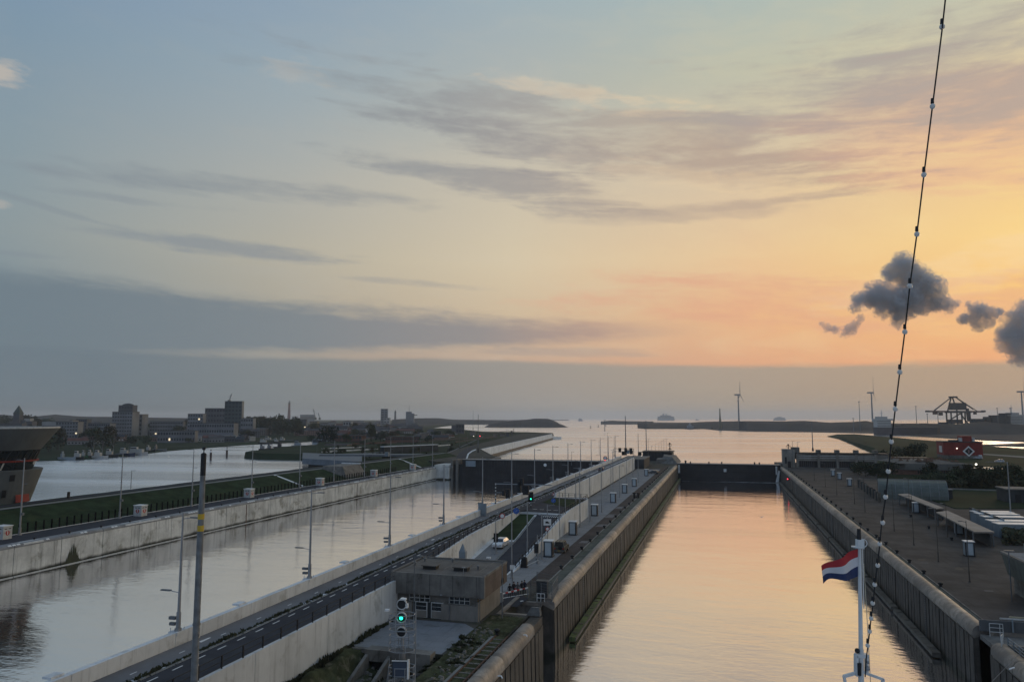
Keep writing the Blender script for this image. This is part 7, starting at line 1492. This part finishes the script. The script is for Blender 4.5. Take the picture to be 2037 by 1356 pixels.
# ================================================================== smoke plumes (real volumes) and haze
def plume(label, blobs, d, dens, thick=60., grp='smoke puffs from the steelworks', nsc=.023):
    P_ = [(D(px, py, d+R.uniform(-12,12)), r*1.22*d/FPX) for px, py, r in blobs]
    lo = [min(p[i]-r*1.5 for p, r in P_) for i in range(3)]; hi = [max(p[i]+r*1.5 for p, r in P_) for i in range(3)]
    m = bpy.data.materials.new('smoke'); m.use_nodes = True; t = m.node_tree; t.nodes.clear()
    g = t.nodes.new('ShaderNodeNewGeometry'); P = N(t, g.outputs['Position'])
    wn = t.nodes.new('ShaderNodeTexNoise'); t.links.new(P.k, wn.inputs['Vector']); wn.inputs['Scale'].default_value = nsc; wn.inputs['Detail'].default_value = 8; wn.inputs['Roughness'].default_value = .68
    nz = N(t, wn.outputs[0]); acc = None
    for p, r in P_:
        dn = t.nodes.new('ShaderNodeVectorMath'); dn.operation = 'DISTANCE'; t.links.new(P.k, dn.inputs[0]); dn.inputs[1].default_value = tuple(p)
        f = (1-N(t, dn.outputs['Value'])/r).max(0.); acc = f if acc is None else acc+f
    nz2 = noise(t, P, nsc*4.2, 4, .65)
    f = (acc.min(.75)*1.8+(nz-.5)*6.0+(nz2-.5)*3.6).step(.34, .85)*acc.step(.0, .12)
    vs = t.nodes.new('ShaderNodeVolumePrincipled'); vs.inputs['Color'].default_value = (.82,.85,.90,1); vs.inputs['Anisotropy'].default_value = 0.; t.links.new((f*dens).k, vs.inputs['Density'])
    o = t.nodes.new('ShaderNodeOutputMaterial'); t.links.new(vs.outputs[0], o.inputs['Volume']); m.cycles.volume_step_rate = .6
    ob = obj('smoke_plume', MB().box(lo[0],hi[0],lo[1],hi[1],lo[2],hi[2]), m, kind='stuff'); tag(ob, label, 'smoke', grp)
plume('big dark smoke puff crossing behind the bulb string', ((1797,528,27),(1820,552,32),(1775,545,22),(1848,572,30),(1862,598,24),(1740,585,27),(1765,600,34),(1712,600,20),(1800,600,34),(1790,625,20),(1835,608,20),(1885,610,17),(1700,612,12),(1815,580,30),(1905,606,10)), 2600, .045)
plume('small torn smoke wisp left of the big puff', ((1694,655,13),(1678,661,13),(1660,656,11),(1645,652,10),(1634,645,8),(1703,644,10),(1712,632,9),(1780,640,12),(1788,648,9)), 2600, .035)
plume('flat dark smoke puff right of the big one', ((1950,618,20),(1930,630,17),(1972,628,18),(1990,622,10),(1925,606,9),(1945,645,15),(1965,642,12),(2008,625,9),(1915,634,11)), 2600, .045)
plume('dark smoke puff cut by the right edge', ((2030,660,40),(2012,680,30),(2040,700,34),(2036,605,14),(2060,640,46),(2030,632,18)), 2600, .030)

for k, (x, y, ww, hh) in enumerate(((-26.3,178,1.0,7),(-26.4,196,.9,5),(-25.9,163,1.1,4),(-26.6,232,.8,5),(-25.8,141,.8,3))):
    struct('paving_repair', MB().sheet([(x-ww,y,7.024),(x+ww,y+.3,7.024),(x+ww*.9,y+hh,7.024),(x-ww*.8,y+hh-.4,7.024)]), mat('repair_patch', (.17,.16,.155), .9, .2, .5, spec=.06))
for k in range(26):
    x, y = R.uniform(31,52), R.uniform(104,300); struct('paving_cover', MB().sheet([(x-.5,y-.3,7.02),(x+.6,y-.3,7.02),(x+.6,y+.35,7.02),(x-.5,y+.35,7.02)]), mat('cover_plate', (.16,.15,.14), .8, .3, .8, spec=.06) if k%3 else BLACK)
hz = bpy.data.materials.new('haze_air'); hz.use_nodes = True; t = hz.node_tree; t.nodes.clear()
v = t.nodes.new('ShaderNodeVolumePrincipled'); v.inputs['Color'].default_value = (.93,.92,.92,1); v.inputs['Density'].default_value = 7.0e-5; v.inputs['Anisotropy'].default_value = .2
o_ = t.nodes.new('ShaderNodeOutputMaterial'); t.links.new(v.outputs[0], o_.inputs['Volume']); hz.cycles.homogeneous_volume = True
obj('haze', MB().box(-21000,21000,-900,22000,-4,185), hz, kind='stuff')
SC.cycles.use_denoising = True
